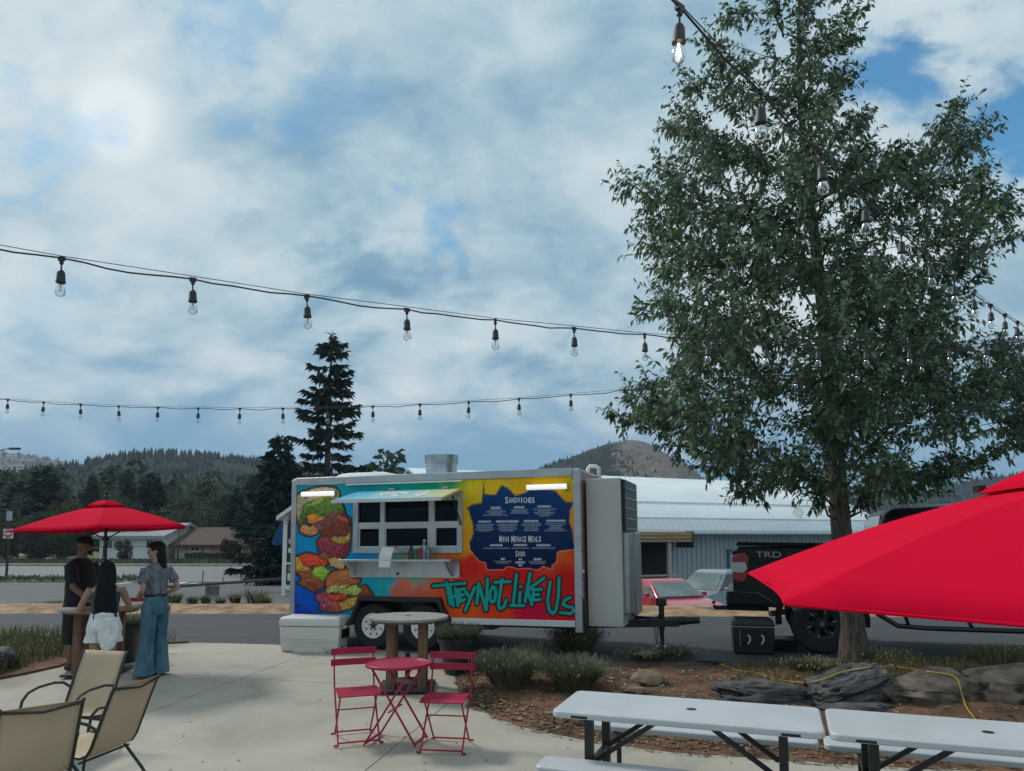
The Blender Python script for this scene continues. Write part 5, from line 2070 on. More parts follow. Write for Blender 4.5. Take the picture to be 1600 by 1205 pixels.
    for (xc, y, w, lines) in ((390, 305, 130, ((335, 180), (360, 270), (382, 170), (404, 340))), (712, 300, 145, ((335, 230), (357, 200), (378, 240))), (1045, 290, 175, ((327, 310), (350, 180), (372, 280), (394, 220), (417, 135))),
                              (243, 492, 170, ((532, 250), (554, 220), (575, 210), (597, 255), (618, 160))), (548, 490, 300, ((528, 260), (550, 270), (572, 220), (594, 260), (616, 190))), (872, 487, 200, ((524, 270), (546, 250), (569, 170), (591, 190), (613, 200))),
                              (1200, 484, 255, ((523, 290), (547, 190), (570, 150), (592, 210), (616, 300))), (400, 810, 165, ((852, 345),)), (725, 808, 180, ((852, 240),)), (1040, 812, 190, ((852, 315),)),
                              (492, 995, 55, ((1027, 240), (1051, 160))), (727, 1000, 40, ()), (727, 1042, 125, ()), (730, 1080, 50, ()), (960, 1000, 105, ((1033, 235), (1056, 200)))):
        row(730 + xc / 8.606, 760 + y / 8.606, w / 8.606, 3.0, 0.9, 0.5)
        for (ly, lw) in lines:
            row(730 + xc / 8.606, 760 + ly / 8.606, lw / 8.606, 1.15, 0.62, 0.5)
    # ---- painted lettering along the foot of the panel
    S = [[(115, 230), (420, 205)], [(240, 195), (280, 400)], [(275, 240), (310, 420)], [(327, 255), (356, 420)], [(290, 335), (342, 328)], [(365, 265), (377, 380)], [(350, 270), (414, 257)], [(365, 322), (408, 314)], [(374, 380), (418, 360)],
         [(427, 278), (466, 345)], [(515, 242), (425, 468)], [(552, 208), (536, 400)], [(552, 208), (625, 462)], [(636, 162), (627, 462)],
         [(690, 235), (662, 290), (662, 360), (682, 390), (705, 375), (718, 310), (712, 255), (690, 235)], [(707, 196), (853, 190)], [(777, 168), (742, 420), (762, 452), (798, 430), (818, 368)],
         [(915, 122), (886, 410)], [(858, 420), (988, 420)], [(950, 295), (946, 385)], [(955, 236), (957, 238)], [(1046, 112), (1000, 380)], [(1180, 157), (1022, 270)], [(1022, 270), (1066, 414)],
         [(1077, 268), (1077, 370)], [(1066, 269), (1158, 266)], [(1077, 320), (1134, 315)], [(1077, 370), (1144, 363)], [(1240, 192), (1216, 380), (1236, 470), (1265, 500), (1296, 470), (1320, 330), (1325, 157)],
         [(1436, 346), (1386, 366), (1362, 408), (1400, 430), (1458, 440), (1474, 474), (1440, 500), (1340, 488)]]
    d = np.full(PX.shape, 1e9)
    band = (PY > 885) & (PX > 665)
    X_, Y_ = (PX[band] - 660) * 6.154, (PY[band] - 880) * 6.154
    db = np.full(X_.shape, 1e9)
    for st in S:
        for i in range(len(st) - 1):
            db = np.minimum(db, seg_dist(X_, Y_, st[i], st[i + 1]))
    d[band] = db / 6.154
    over(np.clip(1 - (d - 4.0) / 1.6, 0, 1), lin((4, 16, 22)))
    over(cov(d - 2.4, 0.4), lin((22, 172, 160)))
    over(cov(np.maximum(abs(PX - 901.5) - 4.0, abs(PY - 955.5) - 1.0)), lin((210, 150, 30)))
    return np.clip(C, 0, 1)


def print_mat():
    m = bpy.data.materials.new('printed_wrap')
    m.use_nodes = True
    t = m.node_tree
    b = t.nodes['Principled BSDF']
    a = N(t, 'ShaderNodeVertexColor', layer_name='print')
    t.links.new(a.outputs[0], b.inputs['Base Color'])
    b.inputs['Roughness'].default_value = 0.5
    b.inputs['Specular IOR Level'].default_value = 0.18
    n = N(t, 'ShaderNodeTexNoise', i_Scale=3.0, i_Detail=3.0)
    bp = N(t, 'ShaderNodeBump', i_Strength=0.06, i_Distance=0.02)
    t.links.new(n.outputs[0], bp.inputs['Height'])
    t.links.new(bp.outputs[0], b.inputs['Normal'])
    return m


ALU = mat('aluminium_trim', (0.46, 0.47, 0.48), 0.40, metal=0.55, var=0.16, scale=3, stretch=(1, 1, 3), bump=0.05, bscale=8)
ALUW = mat('window_frame_metal', (0.62, 0.63, 0.63), 0.42, metal=0.2, var=0.08, scale=4)
GALV = mat('galvanised', (0.50, 0.52, 0.53), 0.30, metal=0.9, var=0.18, scale=5, bump=0.05, bscale=14)
STAIN = mat('stainless', (0.52, 0.52, 0.51), 0.34, metal=0.75, var=0.12, scale=2, stretch=(6, 1, 1))
TWHITE = mat('trailer_white', (0.70, 0.70, 0.68), 0.45, var=0.05, scale=1.5, bump=0.03, bscale=4)
CABW = mat('cabinet_white', (0.60, 0.58, 0.54), 0.5, var=0.06, scale=1.2)
BLACKP = mat('black_paint', (0.012, 0.013, 0.014), 0.45, var=0.2)
TYRE = mat('tyre', (0.018, 0.018, 0.019), 0.85, var=0.25, bump=0.3, bscale=60)
WGLASS = glass_mat('service_glass', (0.30, 0.34, 0.35), 0.0)
LEDW = mat('tube_cover', (0.85, 0.86, 0.84), 0.35, var=0.02)
LEDW.node_tree.nodes['Principled BSDF'].inputs['Emission Color'].default_value = (1, 0.98, 0.94, 1)
LEDW.node_tree.nodes['Principled BSDF'].inputs['Emission Strength'].default_value = 0.45


def spoked_wheel(parent, c, R, r, w, facing=-1, spokes=8, rim_mat=None, hub_mat=None):
    """wheel with its axle along y; tyre > rim"""
    prof = [(r * 0.98, -w / 2 + 0.01), (r * 1.06, -w / 2), (R * 0.93, -w / 2 + 0.004), (R * 0.985, -w * 0.36), (R, -w * 0.2), (R, w * 0.2), (R * 0.985, w * 0.36), (R * 0.93, w / 2 - 0.004), (r * 1.06, w / 2), (r * 0.98, w / 2 - 0.01)]
    wh = MB().lathe(prof + [prof[0]], c, 40, 'y').build('wheel', TYRE, parent, smooth=True, angle=35)
    f = facing
    y0 = c[1] + f * (w / 2 - 0.035)
    rim = MB()
    rim.lathe([(r * 0.80, 0.02 * f), (r * 0.99, 0.028 * f), (r * 1.0, 0.0), (r * 0.97, -0.10 * f), (r * 0.80, -0.10 * f), (r * 0.80, 0.02 * f)], (c[0], y0, c[2]), 36, 'y')
    for k in range(spokes):
        a = 2 * pi * k / spokes
        p0 = Vector((c[0] + r * 0.30 * cos(a), y0 - 0.012 * f, c[2] + r * 0.30 * sin(a)))
        p1 = Vector((c[0] + r * 0.88 * cos(a), y0 - 0.004 * f, c[2] + r * 0.88 * sin(a)))
        rim.bar(p0, p1, r * (0.40 if spokes > 6 else 0.26), 0.022, up=(0, 1, 0))
    rim.lathe([(0.001, 0.014 * f), (r * 0.34, 0.010 * f), (r * 0.42, -0.01 * f), (r * 0.42, -0.05 * f)], (c[0], y0, c[2]), 24, 'y')
    rim.build('rim', rim_mat or WHITEP, wh, smooth=True, angle=30)
    hub = MB().lathe([(0.001, 0.05 * f), (r * 0.16, 0.045 * f), (r * 0.22, 0.01 * f)], (c[0], y0, c[2]), 16, 'y')
    for k in range(5):
        a = 2 * pi * k / 5 + 0.3
        hub.lathe([(0.001, 0.035 * f), (0.013, 0.03 * f), (0.013, 0.01 * f)], (c[0] + r * 0.31 * cos(a), y0, c[2] + r * 0.31 * sin(a)), 8, 'y')
    hub.build('hub', hub_mat or DSTEEL, wh, smooth=True)
    back = MB().lathe([(0.001, 0), (r * 0.97, 0)], (c[0], c[1] + 0.02, c[2]), 20, 'y').build('brake_backing', BLACKP, wh)
    return wh


def trailer():
    t = thing('food_trailer', 'colourful wrapped food trailer with sandwich pictures, menu panel and open serving hatch', 'food trailer',
              (-3.575, 12.12, 0.0), rot=(0, radians(-0.55), radians(-17.55)))
    L, Hh, z0 = TL_, TH_, TZ
    z1 = z0 + Hh
    Wd = 2.13
    # openings
    wu0, wu1 = hp(553, 820)[0], hp(724, 820)[0]
    wz0, wz1 = hp(640, 866)[1], hp(640, 771)[1]
    au0, au1 = hp(553, 960)[0], hp(708, 960)[0]          # wheel arch
    atop = hp(620, 937)[1]
    # printed panel as a fine sheet with the openings left out
    g = 0.0075
    us = np.arange(0.0, L + g / 2, g)
    zs = np.arange(z0 + 0.01, z1 - 0.05, g)
    U, Z = np.meshgrid(us, zs)
    q = np.stack([U, Z, np.ones_like(U)], -1) @ H_OUT.T
    PX, PY = q[..., 0] / q[..., 2], q[..., 1] / q[..., 2]
    Cc = paint(PX, PY)
    nz, nu = U.shape
    idx = np.arange(nz * nu).reshape(nz, nu)
    F = np.stack([idx[:-1, :-1], idx[:-1, 1:], idx[1:, 1:], idx[1:, :-1]], -1).reshape(-1, 4)
    uc = (U[:-1, :-1] + g / 2).ravel()
    zc = (Z[:-1, :-1] + g / 2).ravel()
    win = (uc > wu0 + 0.03) & (uc < wu1 - 0.03) & (zc > wz0 + 0.02) & (zc < wz1 - 0.02)
    ch = 0.16
    arch = (zc < atop) & (uc > au0 + ch * (zc - z0) / (atop - z0)) & (uc < au1 - ch * (zc - z0) / (atop - z0))
    F = F[~(win | arch)]
    V = np.stack([U, np.zeros_like(U), Z], -1).reshape(-1, 3)
    me = np_mesh('printed_panel', V, F)
    ca = me.color_attributes.new('print', 'FLOAT_COLOR', 'POINT')
    ca.data.foreach_set('color', np.concatenate([Cc.reshape(-1, 3), np.ones((nz * nu, 1))], 1).astype(np.float32).ravel())
    panel = put('printed_panel', me, print_mat(), t)
    # headings of the menu as raised print
    for (s, px, py, hpx, wpx) in (('SANDWICHES', 813, 783.5, 10.5, 47), ('MINI MENACE MEALS', 814, 844.5, 10.5, 66), ('SIDES', 814.5, 867.5, 9.0, 15.5)):
        u, z = hp(px, py)
        a, b = hp(px - wpx / 2, py), hp(px + wpx / 2, py)
        zh = hp(px, py - hpx / 2)[1] - hp(px, py + hpx / 2)[1]
        words = s.split(' ')
        # each word starts with a taller capital
        total = sum(len(w) for w in words) + 0.6 * (len(words) - 1) + 0.25 * len(words)
        cw = (b[0] - a[0]) / total
        x = a[0]
        for w in words:
            for i, ch_ in enumerate(w):
                big = i == 0
                wd = cw * (1.25 if big else 1.0)
                mt = text_mesh(ch_, 1.0, 1.0, 0.0015, 0.012)
                xs = [v.co.x for v in mt.vertices]; ysv = [v.co.y for v in mt.vertices]
                w0, h0 = max(xs) - min(xs), max(ysv) - min(ysv)
                tw_ = wd * (0.32 if ch_ == 'I' else 0.80)
                th_ = zh * (1.0 if big else 0.80)
                sl_ = (b[1] - a[1]) / (b[0] - a[0])
                mt.transform(Matrix.Translation((-(max(xs) + min(xs)) / 2, -min(ysv), 0)))
                mt.transform(Matrix.Diagonal((tw_ / w0, th_ / h0, 1, 1)))
                zb = a[1] + sl_ * (x + wd / 2 - a[0]) - zh / 2 + (0 if big else zh * 0.07)
                put('letter', mt, SIGNW, panel, loc=(x + wd / 2, -0.0032, zb), rot=(pi / 2, 0, 0))
                x += wd
            x += cw * 0.6
    # body: roof, ends, back, floor
    MB().span((0.0, 0.0, z1 - 0.012), (L, Wd, z1 + 0.03)).build('roof', TWHITE, t, bevel=0.01)
    MB().span((0.004, 0.015, z0), (0.03, Wd - 0.003, z1 - 0.014)).build('rear_wall', TWHITE, t)
    nose = MB().span((L - 0.03, 0.09, z0), (L - 0.004, Wd - 0.003, z1 - 0.014)).build('nose_wall', mat('nose_orange', (0.42, 0.17, 0.13), 0.4, var=0.15, scale=2), t)
    MB().span((0.03, Wd - 0.03, z0), (L - 0.03, Wd, z1 - 0.014)).build('far_wall', TWHITE, t)
    MB().span((0.04, Wd - 0.05, z0 + .06), (L - 0.04, Wd - .034, z1 - 0.05)).build('interior_shade_sheet', DARKIN, t)  # near-black sheet: the gloom seen through the panes is put into its colour
    MB().span((0.03, 0.01, z0 + 0.01), (L - 0.03, Wd - 0.03, z0 + 0.06)).build('floor', BLACKP, t)
    # inside: dim steel equipment behind the window
    inn = MB().span((0.9, 1.25, z0 + 0.06), (3.2, 1.9, z0 + 0.95)).build('cook_line', STAIN, t)
    MB().span((0.9, 1.0, z0 + 1.75), (3.3, 2.0, z0 + 2.1)).build('extractor_hood', STAIN, t)
    # trims
    MB().span((-0.012, -0.020, z0 - 0.02), (0.075, 0.06, z1 + 0.005)).build('corner_post', ALU, t, bevel=0.006)
    MB().span((L - 0.095, -0.020, z0 - 0.12), (L + 0.012, 0.085, z1 + 0.005)).build('corner_post', ALU, t, bevel=0.006)
    MB().span((0.077, -0.026, z1 - 0.085), (L - 0.097, 0.02, z1 + 0.036)).build('top_rail', ALU, t, bevel=0.008)
    for (a, b) in ((0.077, au0), (au1, L - 0.097)):
        MB().span((a, -0.022, z0 - 0.045), (b, 0.05, z0 + 0.045)).build('bottom_rail', TWHITE if a > 1 else ALU, t, bevel=0.005)
    # rain gutter over the hatch
    gx0, gx1 = hp(543, 760)[0], hp(724, 757)[0]
    MB().prism([(-0.026, z1 - 0.105), (-0.075, z1 - 0.115), (-0.075, z1 - 0.10), (-0.03, z1 - 0.086)], gx0, gx1, 'x').build('rain_gutter', ALUW, t)
    # serving window
    fr = MB()
    y0, y1 = -0.035, 0.05
    cols = [wu0, hp(561, 800)[0]]
    X = [hp(x, 820)[0] for x in (553, 561, 595, 602, 671, 680, 717, 724)]
    Zs = [wz1, hp(640, 785)[1], hp(640, 817)[1], hp(640, 825)[1], hp(640, 857)[1], wz0]
    fr.span((X[0], y0, wz0), (X[1], y1, wz1)).span((X[6], y0, wz0), (X[7], y1, wz1))
    fr.span((X[1], y0, Zs[1]), (X[6], y1, wz1)).span((X[1], y0, wz0), (X[6], y1, Zs[4]))
    win_f = fr.build('serving_window', ALU, t, bevel=0.004)
    mu = MB()
    mu.span((X[2], y0 + 0.012, Zs[4]), (X[3], y1 - 0.01, Zs[1])).span((X[4], y0 + 0.012, Zs[4]), (X[5], y1 - 0.01, Zs[1]))
    for (a, b) in ((X[1], X[2]), (X[3], X[4]), (X[5], X[6])):
        mu.span((a, y0 + 0.012, Zs[3]), (b, y1 - 0.01, Zs[2]))
    mu.build('mullions', ALUW, win_f, bevel=0.003)
    for ci, (a, b) in enumerate(((X[1], X[2]), (X[3], X[4]), (X[5], X[6]))):
        for ri, (c, d) in enumerate(((Zs[2], Zs[1]), (Zs[4], Zs[3]))):
            yy = 0.012
            MB().span((a, yy, c), (b, yy + 0.004, d)).build('pane', WGLASS, win_f)
            if ri == 1:
                sash = MB()
                e = 0.022
                sash.span((a, -0.012, c), (a + e, yy - 0.002, d)).span((b - e, -0.012, c), (b, yy - 0.002, d)).span((a + e, -0.012, d - e), (b - e, yy - 0.002, d)).span((a + e, -0.012, c), (b - e, yy - 0.002, c + e))
                sash.build('sash', ALUW, win_f)
    MB().box(((X[5] + X[6]) / 2 - 0.08, 0.5, Zs[2] + 0.10), (0.16, 0.1, 0.14)).build('orange_reflection', mat('reflection_orange', (0.55, 0.10, 0.03), 0.5), t)  # orange block standing in for a reflection in the upper right pane
    # hatch lid: hinged above, sloping out and down over the counter
    hz = hp(640, 769)[1] + 0.02
    lx0, lx1 = hp(549, 790)[0] + 0.13, hp(723, 790)[0]
    ln, drop = 0.78, 0.18
    n = 24
    lid = MB()
    top = [(lx0, -0.04, hz), (lx1, -0.04, hz), (lx1, -0.04 - ln, hz - drop), (lx0, -0.04 - ln, hz - drop)]
    nb = Vector((0, -drop, -ln)).normalized()
    nn = Vector((0, drop / ln, -1)).normalized() * 0.035
    lid.add(top + [(a, b + nn.y, c + nn.z) for a, b, c in top], [(0, 1, 2, 3), (7, 6, 5, 4), (0, 4, 5, 1), (1, 5, 6, 2), (2, 6, 7, 3), (3, 7, 4, 0)])
    # its outside carries the wrap, teal to yellow, paled by painted-in glare; lettering strokes
    lm = bpy.data.materials.new('lid_wrap_glare')
    lm.use_nodes = True
    tt = lm.node_tree
    tc = N(tt, 'ShaderNodeTexCoord')
    sp = N(tt, 'ShaderNodeSeparateXYZ')
    tt.links.new(tc.outputs['Object'], sp.inputs[0])
    k = N(tt, 'ShaderNodeMapRange')
    k.inputs[1].default_value = lx0
    k.inputs[2].default_value = lx1
    tt.links.new(sp.outputs[0], k.inputs[0])
    nz_ = N(tt, 'ShaderNodeTexNoise', i_Scale=6.0, i_Detail=4.0)
    tt.links.new(tc.outputs['Object'], nz_.inputs['Vector'])
    kk = math_node(tt, 'ADD', k.outputs[0], math_node(tt, 'MULTIPLY', math_node(tt, 'SUBTRACT', nz_.outputs[0], 0.5), 0.25))
    cc = ramp(tt, kk, [(0.0, srgb(90, 175, 205)), (0.35, srgb(150, 208, 215)), (0.6, srgb(165, 210, 205)), (0.85, srgb(200, 212, 165)), (1.0, srgb(220, 205, 140))])
    tt.links.new(cc, tt.nodes['Principled BSDF'].inputs['Base Color'])
    tt.nodes['Principled BSDF'].inputs['Roughness'].default_value = 0.3
    lo = lid.build('hatch_lid', lm, t, bevel=0.004)
    marks = MB()
    rs = random.Random(4)
    for k in range(26):
        a = rs.uniform(lx0 + 0.6, lx1 - 0.35)
        b = rs.uniform(0.25, 0.75) * ln
        marks.box((a, -0.04 - b, hz - drop * b / ln + 0.004), (rs.uniform(.03, .12), rs.uniform(.03, .16), 0.003), M=Matrix.Rotation(math.atan(drop / ln), 3, 'X'))
    marks.build('lid_lettering', SIGNW, lo)
    edge = MB().bar((lx0, -0.045 - ln, hz - drop - 0.018), (lx1, -0.045 - ln, hz - drop - 0.018), 0.014, 0.05).build('lid_edge', ALUW, lo)
    for u in (0.35, 0.86):
        x = lx0 + (lx1 - lx0) * u
        MB().box((x, -0.06, hz + 0.012), (0.10, 0.07, 0.03)).build('hinge', STEEL, t)
    for x, s in ((X[0] - 0.03, 1), (X[7] - 0.02, -1)):
        MB().tube([(x, -0.03, wz0 + 0.42), (x - 0.02, -0.32, hz - 0.13)], 0.012, 8).build('gas_strut', BLACKP, t, smooth=True)
    # counter shelf and its backing
    sx0, sx1 = hp(549, 876)[0], hp(720, 876)[0]
    sz = hp(640, 876)[1]
    MB().span((sx0, -0.38, sz - 0.02), (sx1, -0.036, sz + 0.012)).build('counter_shelf', STAIN, t, bevel=0.004)
    bz = hp(640, 904)[1]
    MB().span((sx0, -0.030, bz), (sx1, -0.012, sz - 0.02)).build('backing_plate', STAIN, t)
    for u in (0.05, 0.94):
        x = sx0 + (sx1 - sx0) * u
        MB().prism([(-0.032, sz - 0.022), (-0.34, sz - 0.022), (-0.032, bz + 0.02)], x - 0.02, x + 0.02, 'x').build('shelf_bracket', STAIN, t)
    MB().lathe([(0.0, 0.0), (0.02, 0.0), (0.02, 0.02), (0, 0.03)], (sx0 + (sx1 - sx0) * 0.45, -0.05, bz + 0.06), 10, 'y').build('valve', BLACKP, t)
    # light tubes
    for (xa, xb, y) in ((475, 525, 773), (826, 888, 763.5)):
        a, b = hp(xa, y + 1.5), hp(xb, y - 1.5)
        zc_ = (a[1] + b[1]) / 2
        lf = MB().tube([(a[0], -0.075, zc_), (b[0], -0.075, zc_)], 0.038, 14).build('light_tube', LEDW, t, smooth=True)
        for x in (a[0] + 0.02, b[0] - 0.02):
            MB().span((x - 0.03, -0.07, zc_ - 0.044), (x + 0.03, -0.001, zc_ + 0.044)).build('end_cap', STEEL, lf)
    # wheel arch: black flare, inner box, tandem wheels
    fl = MB()
    pts = [(au0 - 0.03, z0 - 0.10), (au0 + ch, atop + 0.035), (au1 - ch, atop + 0.035), (au1 + 0.03, z0 - 0.10)]
    inn = [(au0 + 0.03, z0 - 0.10), (au0 + ch + 0.03, atop - 0.03), (au1 - ch - 0.03, atop - 0.03), (au1 - 0.03, z0 - 0.10)]
    ring = pts + inn[::-1]
    fl.prism(ring, -0.13, 0.0, 'y')
    fl.build('wheel_arch', BLACKP, t, bevel=0.008)
    box = MB().prism([(au0 + 0.01, z0 - 0.1), (au0 + ch, atop), (au1 - ch, atop), (au1 - 0.01, z0 - 0.1)], 0.34, 0.36, 'y')
    box.span((au0 + ch, 0.0, atop - 0.005), (au1 - ch, 0.36, atop + 0.01))
    box.build('arch_liner', BLACKP, t)
    R = 0.345
    wc = hp(587, 984)[0]
    for x in (wc, wc + 0.84):
        spoked_wheel(t, (x, 0.06, R + 0.012), R, 0.195, 0.21, -1, 8)
        spoked_wheel(t, (x, Wd - 0.06, R + 0.012), R, 0.195, 0.21, 1, 8)
    for x in (wc, wc + 0.84):
        MB().tube([(x, 0.1, R), (x, Wd - 0.1, R)], 0.04, 10).build('axle', BLACKP, t)
    MB().span((au0 - 0.14, -0.02, z0 - 0.30), (au0 - 0.06, 0.02, z0 - 0.045)).build('mud_flap', BLK, t)
    # chassis
    for y in (0.45, Wd - 0.45):
        MB().span((0.05, y - 0.05, z0 - 0.12), (L - 0.02, y + 0.05, z0)).build('chassis_rail', BLACKP, t)
    for x, y in ((L - 0.25, 0.3), (0.25, 0.3)):
        MB().tube([(x, y, z0 - 0.1), (x, y, 0.03)], 0.03, 8).box((x, y, 0.02), (0.16, 0.16, 0.025)).build('stabiliser', BLACKP, t)
    MB().span((3.05, 0.35, 0.30), (3.35, 0.75, 0.41)).build('drain_tank', BLACKP, t)
    # nose: cabinet on the tongue
    cx0, cx1 = L + 0.035, L + 0.55
    cy0, cy1 = 0.26, 1.65
    cz0, cz1 = z0 - 0.06, z1 - 0.11
    cab = MB().span((cx0, cy0, cz0), (cx1, cy1, cz1)).build('equipment_cabinet', CABW, t, bevel=0.012)
    MB().span((cx0 + 0.04, cy0 - 0.006, cz0 + 0.05), (cx1 - 0.04, cy0 - 0.001, cz1 - 0.05)).build('cabinet_door', CABW, cab, bevel=0.002)
    MB().span((cx1 + 0.001, cy0 + 0.08, cz1 - 0.78), (cx1 + 0.05, cy1 - 0.08, cz1 - 0.02)).build('louvre_housing', BLACKP, cab)
    for k in range(5):
        z = cz1 - 0.10 - k * 0.15
        MB().span((cx1 + 0.052, cy0 + 0.12, z - 0.05), (cx1 + 0.066, cy1 - 0.12, z - 0.034)).build('louvre', STEEL, cab)
    MB().span((cx1 + 0.001, cy0 + 0.10, cz0 + 0.18), (cx1 + 0.09, cy0 + 0.55, cz1 - 0.80)).build('gas_locker', STEEL, cab, bevel=0.01)
    MB().span((cx1 + 0.001, cy0 + 0.60, cz0 + 0.10), (cx1 + 0.10, cy1 - 0.1, cz1 - 0.80)).build('gas_locker', STEEL, cab, bevel=0.01)
    MB().span((L + 0.012, 0.02, z0 - 0.08), (L + 0.055, 0.10, z0 + 0.35)).build('marker_bracket', BLACKP, t)
    # marker lamps on the nose edge
    for z in (z0 + 1.02, z0 + 0.72):
        MB().span((L + 0.012, 0.03, z), (L + 0.03, 0.09, z + 0.04)).build('marker_lamp', SIGNW if z < z0 + .9 else REDS, t)
    # tongue, coupler, jack, chains
    ty = Wd / 2
    for s in (-1, 1):
        MB().bar((L - 0.3, ty + s * 0.62, z0 - 0.06), (L + 1.25, ty + s * 0.05, z0 - 0.06), 0.07, 0.11).build('tongue_bar', BLACKP, t)
    MB().tube([(L + 1.1, ty, z0 - 0.04), (L + 1.32, ty, z0 - 0.03), (L + 1.40, ty, z0 - 0.03), (L + 1.56, ty, z0 - 0.02)], [0.06, 0.07, 0.055, 0.05], 10).build('coupler', BLACKP, t, smooth=True)
    MB().tube([(L + 1.0, ty, 0.05), (L + 1.0, ty, 0.30)], 0.03, 10).tube([(L + 1.0, ty, 0.28), (L + 1.0, ty, z0 + 0.18)], 0.042, 10).build('jack', BLACKP, t, smooth=True)
    MB().box((L + 1.0, ty, z0 + 0.24), (0.15, 0.13, 0.12)).build('jack_motor', BLACKP, t, bevel=0.02)
    MB().lathe([(0.0, 0.0), (0.12, 0.0), (0.10, 0.03), (0.03, 0.05), (0, 0.05)], (L + 1.0, ty, 0.006), 14).build('jack_foot', STEEL, t)
    for s in (-1, 1):
        pts = [(L + 0.95 + 0.12 * k / 6 * s * 0.5, ty + s * (0.1 - 0.01 * k), z0 - 0.10 - 0.28 * sin(pi * k / 6)) for k in range(7)]
        MB().tube(pts, 0.012, 6).build('safety_chain', STEEL, t)
    MB().tube([(cx1 + 0.05, cy0 + 0.3, z0 + 0.15), (cx1 + 0.16, cy0 + 0.35, z0 - 0.02), (cx1 + 0.4, ty - .1, z0 + 0.02), (L + 1.0, ty - 0.05, z0 + 0.10)], 0.012, 6).build('electric_cable', BLK, t, smooth=True)
    # roof: exhaust stack, white vent cover, gooseneck pipe
    ex = hp(660, 745)[0]
    prof = [(0.27, 0.0), (0.27, 0.02), (0.255, 0.02), (0.255, 0.15), (0.262, 0.155), (0.255, 0.16), (0.255, 0.20), (0.272, 0.21), (0.28, 0.36), (0.275, 0.362), (0.26, 0.355), (0.25, 0.2), (0.25, 0.05)]
    MB().lathe(prof, (ex, 0.75, z1 + 0.03), 32).build('exhaust_stack', GALV, t, smooth=True, angle=30)
    vx = hp(545, 750)[0]
    ringsv = []
    for (s, h) in ((1.0, 0.0), (0.97, 0.05), (0.85, 0.09), (0.6, 0.115)):
        ringsv.append([(vx + a * s, 0.75 + b * s, z1 + 0.03 + h) for (a, b) in ((-0.52, -0.35), (0.52, -0.35), (0.52, 0.35), (-0.52, 0.35))])
    MB().rings(ringsv).build('vent_cover', TWHITE, t, bevel=0.02)
    MB().tube([(L - 0.15, 1.35, z1 + 0.02), (L - 0.15, 1.35, z1 + 0.14), (L - 0.12, 1.35, z1 + 0.18), (L - 0.02, 1.35, z1 + 0.18), (L + 0.03, 1.35, z1 + 0.15), (L + 0.03, 1.35, z1 - 0.02)], 0.032, 10).build('gooseneck_pipe', WHITEP, t, smooth=True)
    bpy.context.view_layer.update()
    return t, sx0, sx1, sz


TRAILER, SX0, SX1, SZ = trailer()
TM = TRAILER.matrix_world.copy()


def on_trailer(x, y, z):
    return TM @ Vector((x, y, z))


TRZ = radians(-17.55)
# things on the counter
GREENB = mat('green_plastic', (0.03, 0.16, 0.06), 0.4)
JARD = mat('dark_jar', (0.05, 0.03, 0.025), 0.3)
REDB = mat('red_plastic', (0.35, 0.02, 0.03), 0.4)
CLEARB = glass_mat('clear_bottle_glass', (0.80, 0.84, 0.84), 0.12)


def bottle(u, r, h, body, capm, label):
    w = on_trailer(SX0 + (SX1 - SX0) * u, -0.22, SZ + 0.013)
    t = thing('sauce_bottle', label, 'bottle', w, 0, 'bottles on the serving counter')
    MB().lathe([(0.0, 0), (r, 0), (r, h * 0.62), (r * 0.9, h * 0.70), (r * 0.45, h * 0.82), (r * 0.42, h * 0.86)], (0, 0, 0), 16).build('bottle_body', body, t, smooth=True)
    MB().lathe([(r * 0.5, h * 0.86), (r * 0.5, h * 0.94), (r * 0.2, h), (0, h)], (0, 0, 0), 12).build('cap', capm, t, smooth=True)


bottle(0.62, 0.045, 0.20, JARD, BLACKP, 'dark sauce jar, first in the row on the counter')
bottle(0.66, 0.040, 0.19, GREENB, WHITEP, 'green sauce bottle beside the dark jar on the counter')
bottle(0.70, 0.040, 0.20, REDB, WHITEP, 'small red sauce bottle right of the green one')
bottle(0.737, 0.050, 0.30, CLEARB, STEEL, 'tall clear bottle on the serving counter')
bottle(0.77, 0.042, 0.20, CLEARB, STEEL, 'short clear jar at the right end of the counter row')
w = on_trailer(SX0 + (SX1 - SX0) * 0.435, -0.385, SZ + 0.02)
t = thing('paper_menu', 'white paper menu sheet hanging over the counter edge', 'paper', w, TRZ)
t.scale = (0.78, 0.78, 0.78)
PAPER = mat('paper', (0.74, 0.73, 0.71), 0.8, var=0.05)
MB().add([(-0.13, 0.10, 0.225), (0.13, 0.10, 0.225), (0.12, 0.02, 0.06), (-0.15, 0.02, 0.06), (0.10, -0.012, -0.16), (-0.14, -0.012, -0.16)], [(0, 3, 2, 1), (3, 5, 4, 2)]).build('sheet', PAPER, t)
MB().add([(-0.07, 0.088, 0.17), (0.06, 0.088, 0.17), (0.06, 0.066, 0.12), (-0.07, 0.066, 0.12)], [(0, 3, 2, 1)]).build('picture', mat('print_orange', (0.45, 0.16, 0.05), 0.7, var=.5, scale=30), t)
MB().box((0.08, 0.14, 0.225), (0.2, 0.08, 0.02)).build('clip', REDB, t)

# ================================================================ pickup and other vehicles
CARBLK = mat('pickup_paint', (0.008, 0.009, 0.010), 0.40, var=0.15, scale=2, coat=0.0, spec=0.22)
TRIMB = mat('black_trim', (0.009, 0.009, 0.010), 0.7, spec=0.2)
CHROME = mat('chrome', (0.55, 0.56, 0.57), 0.16, metal=1.0, var=0.05)
TAILR = mat('tail_red', (0.30, 0.008, 0.012), 0.2, var=0.2, scale=20, coat=0.5)
LENSW = mat('lens_clear', (0.6, 0.58, 0.56), 0.15, var=0.3, scale=60)
CGLASS = mat('car_glass', (0.035, 0.045, 0.05), 0.08, var=0.1, spec=0.8)


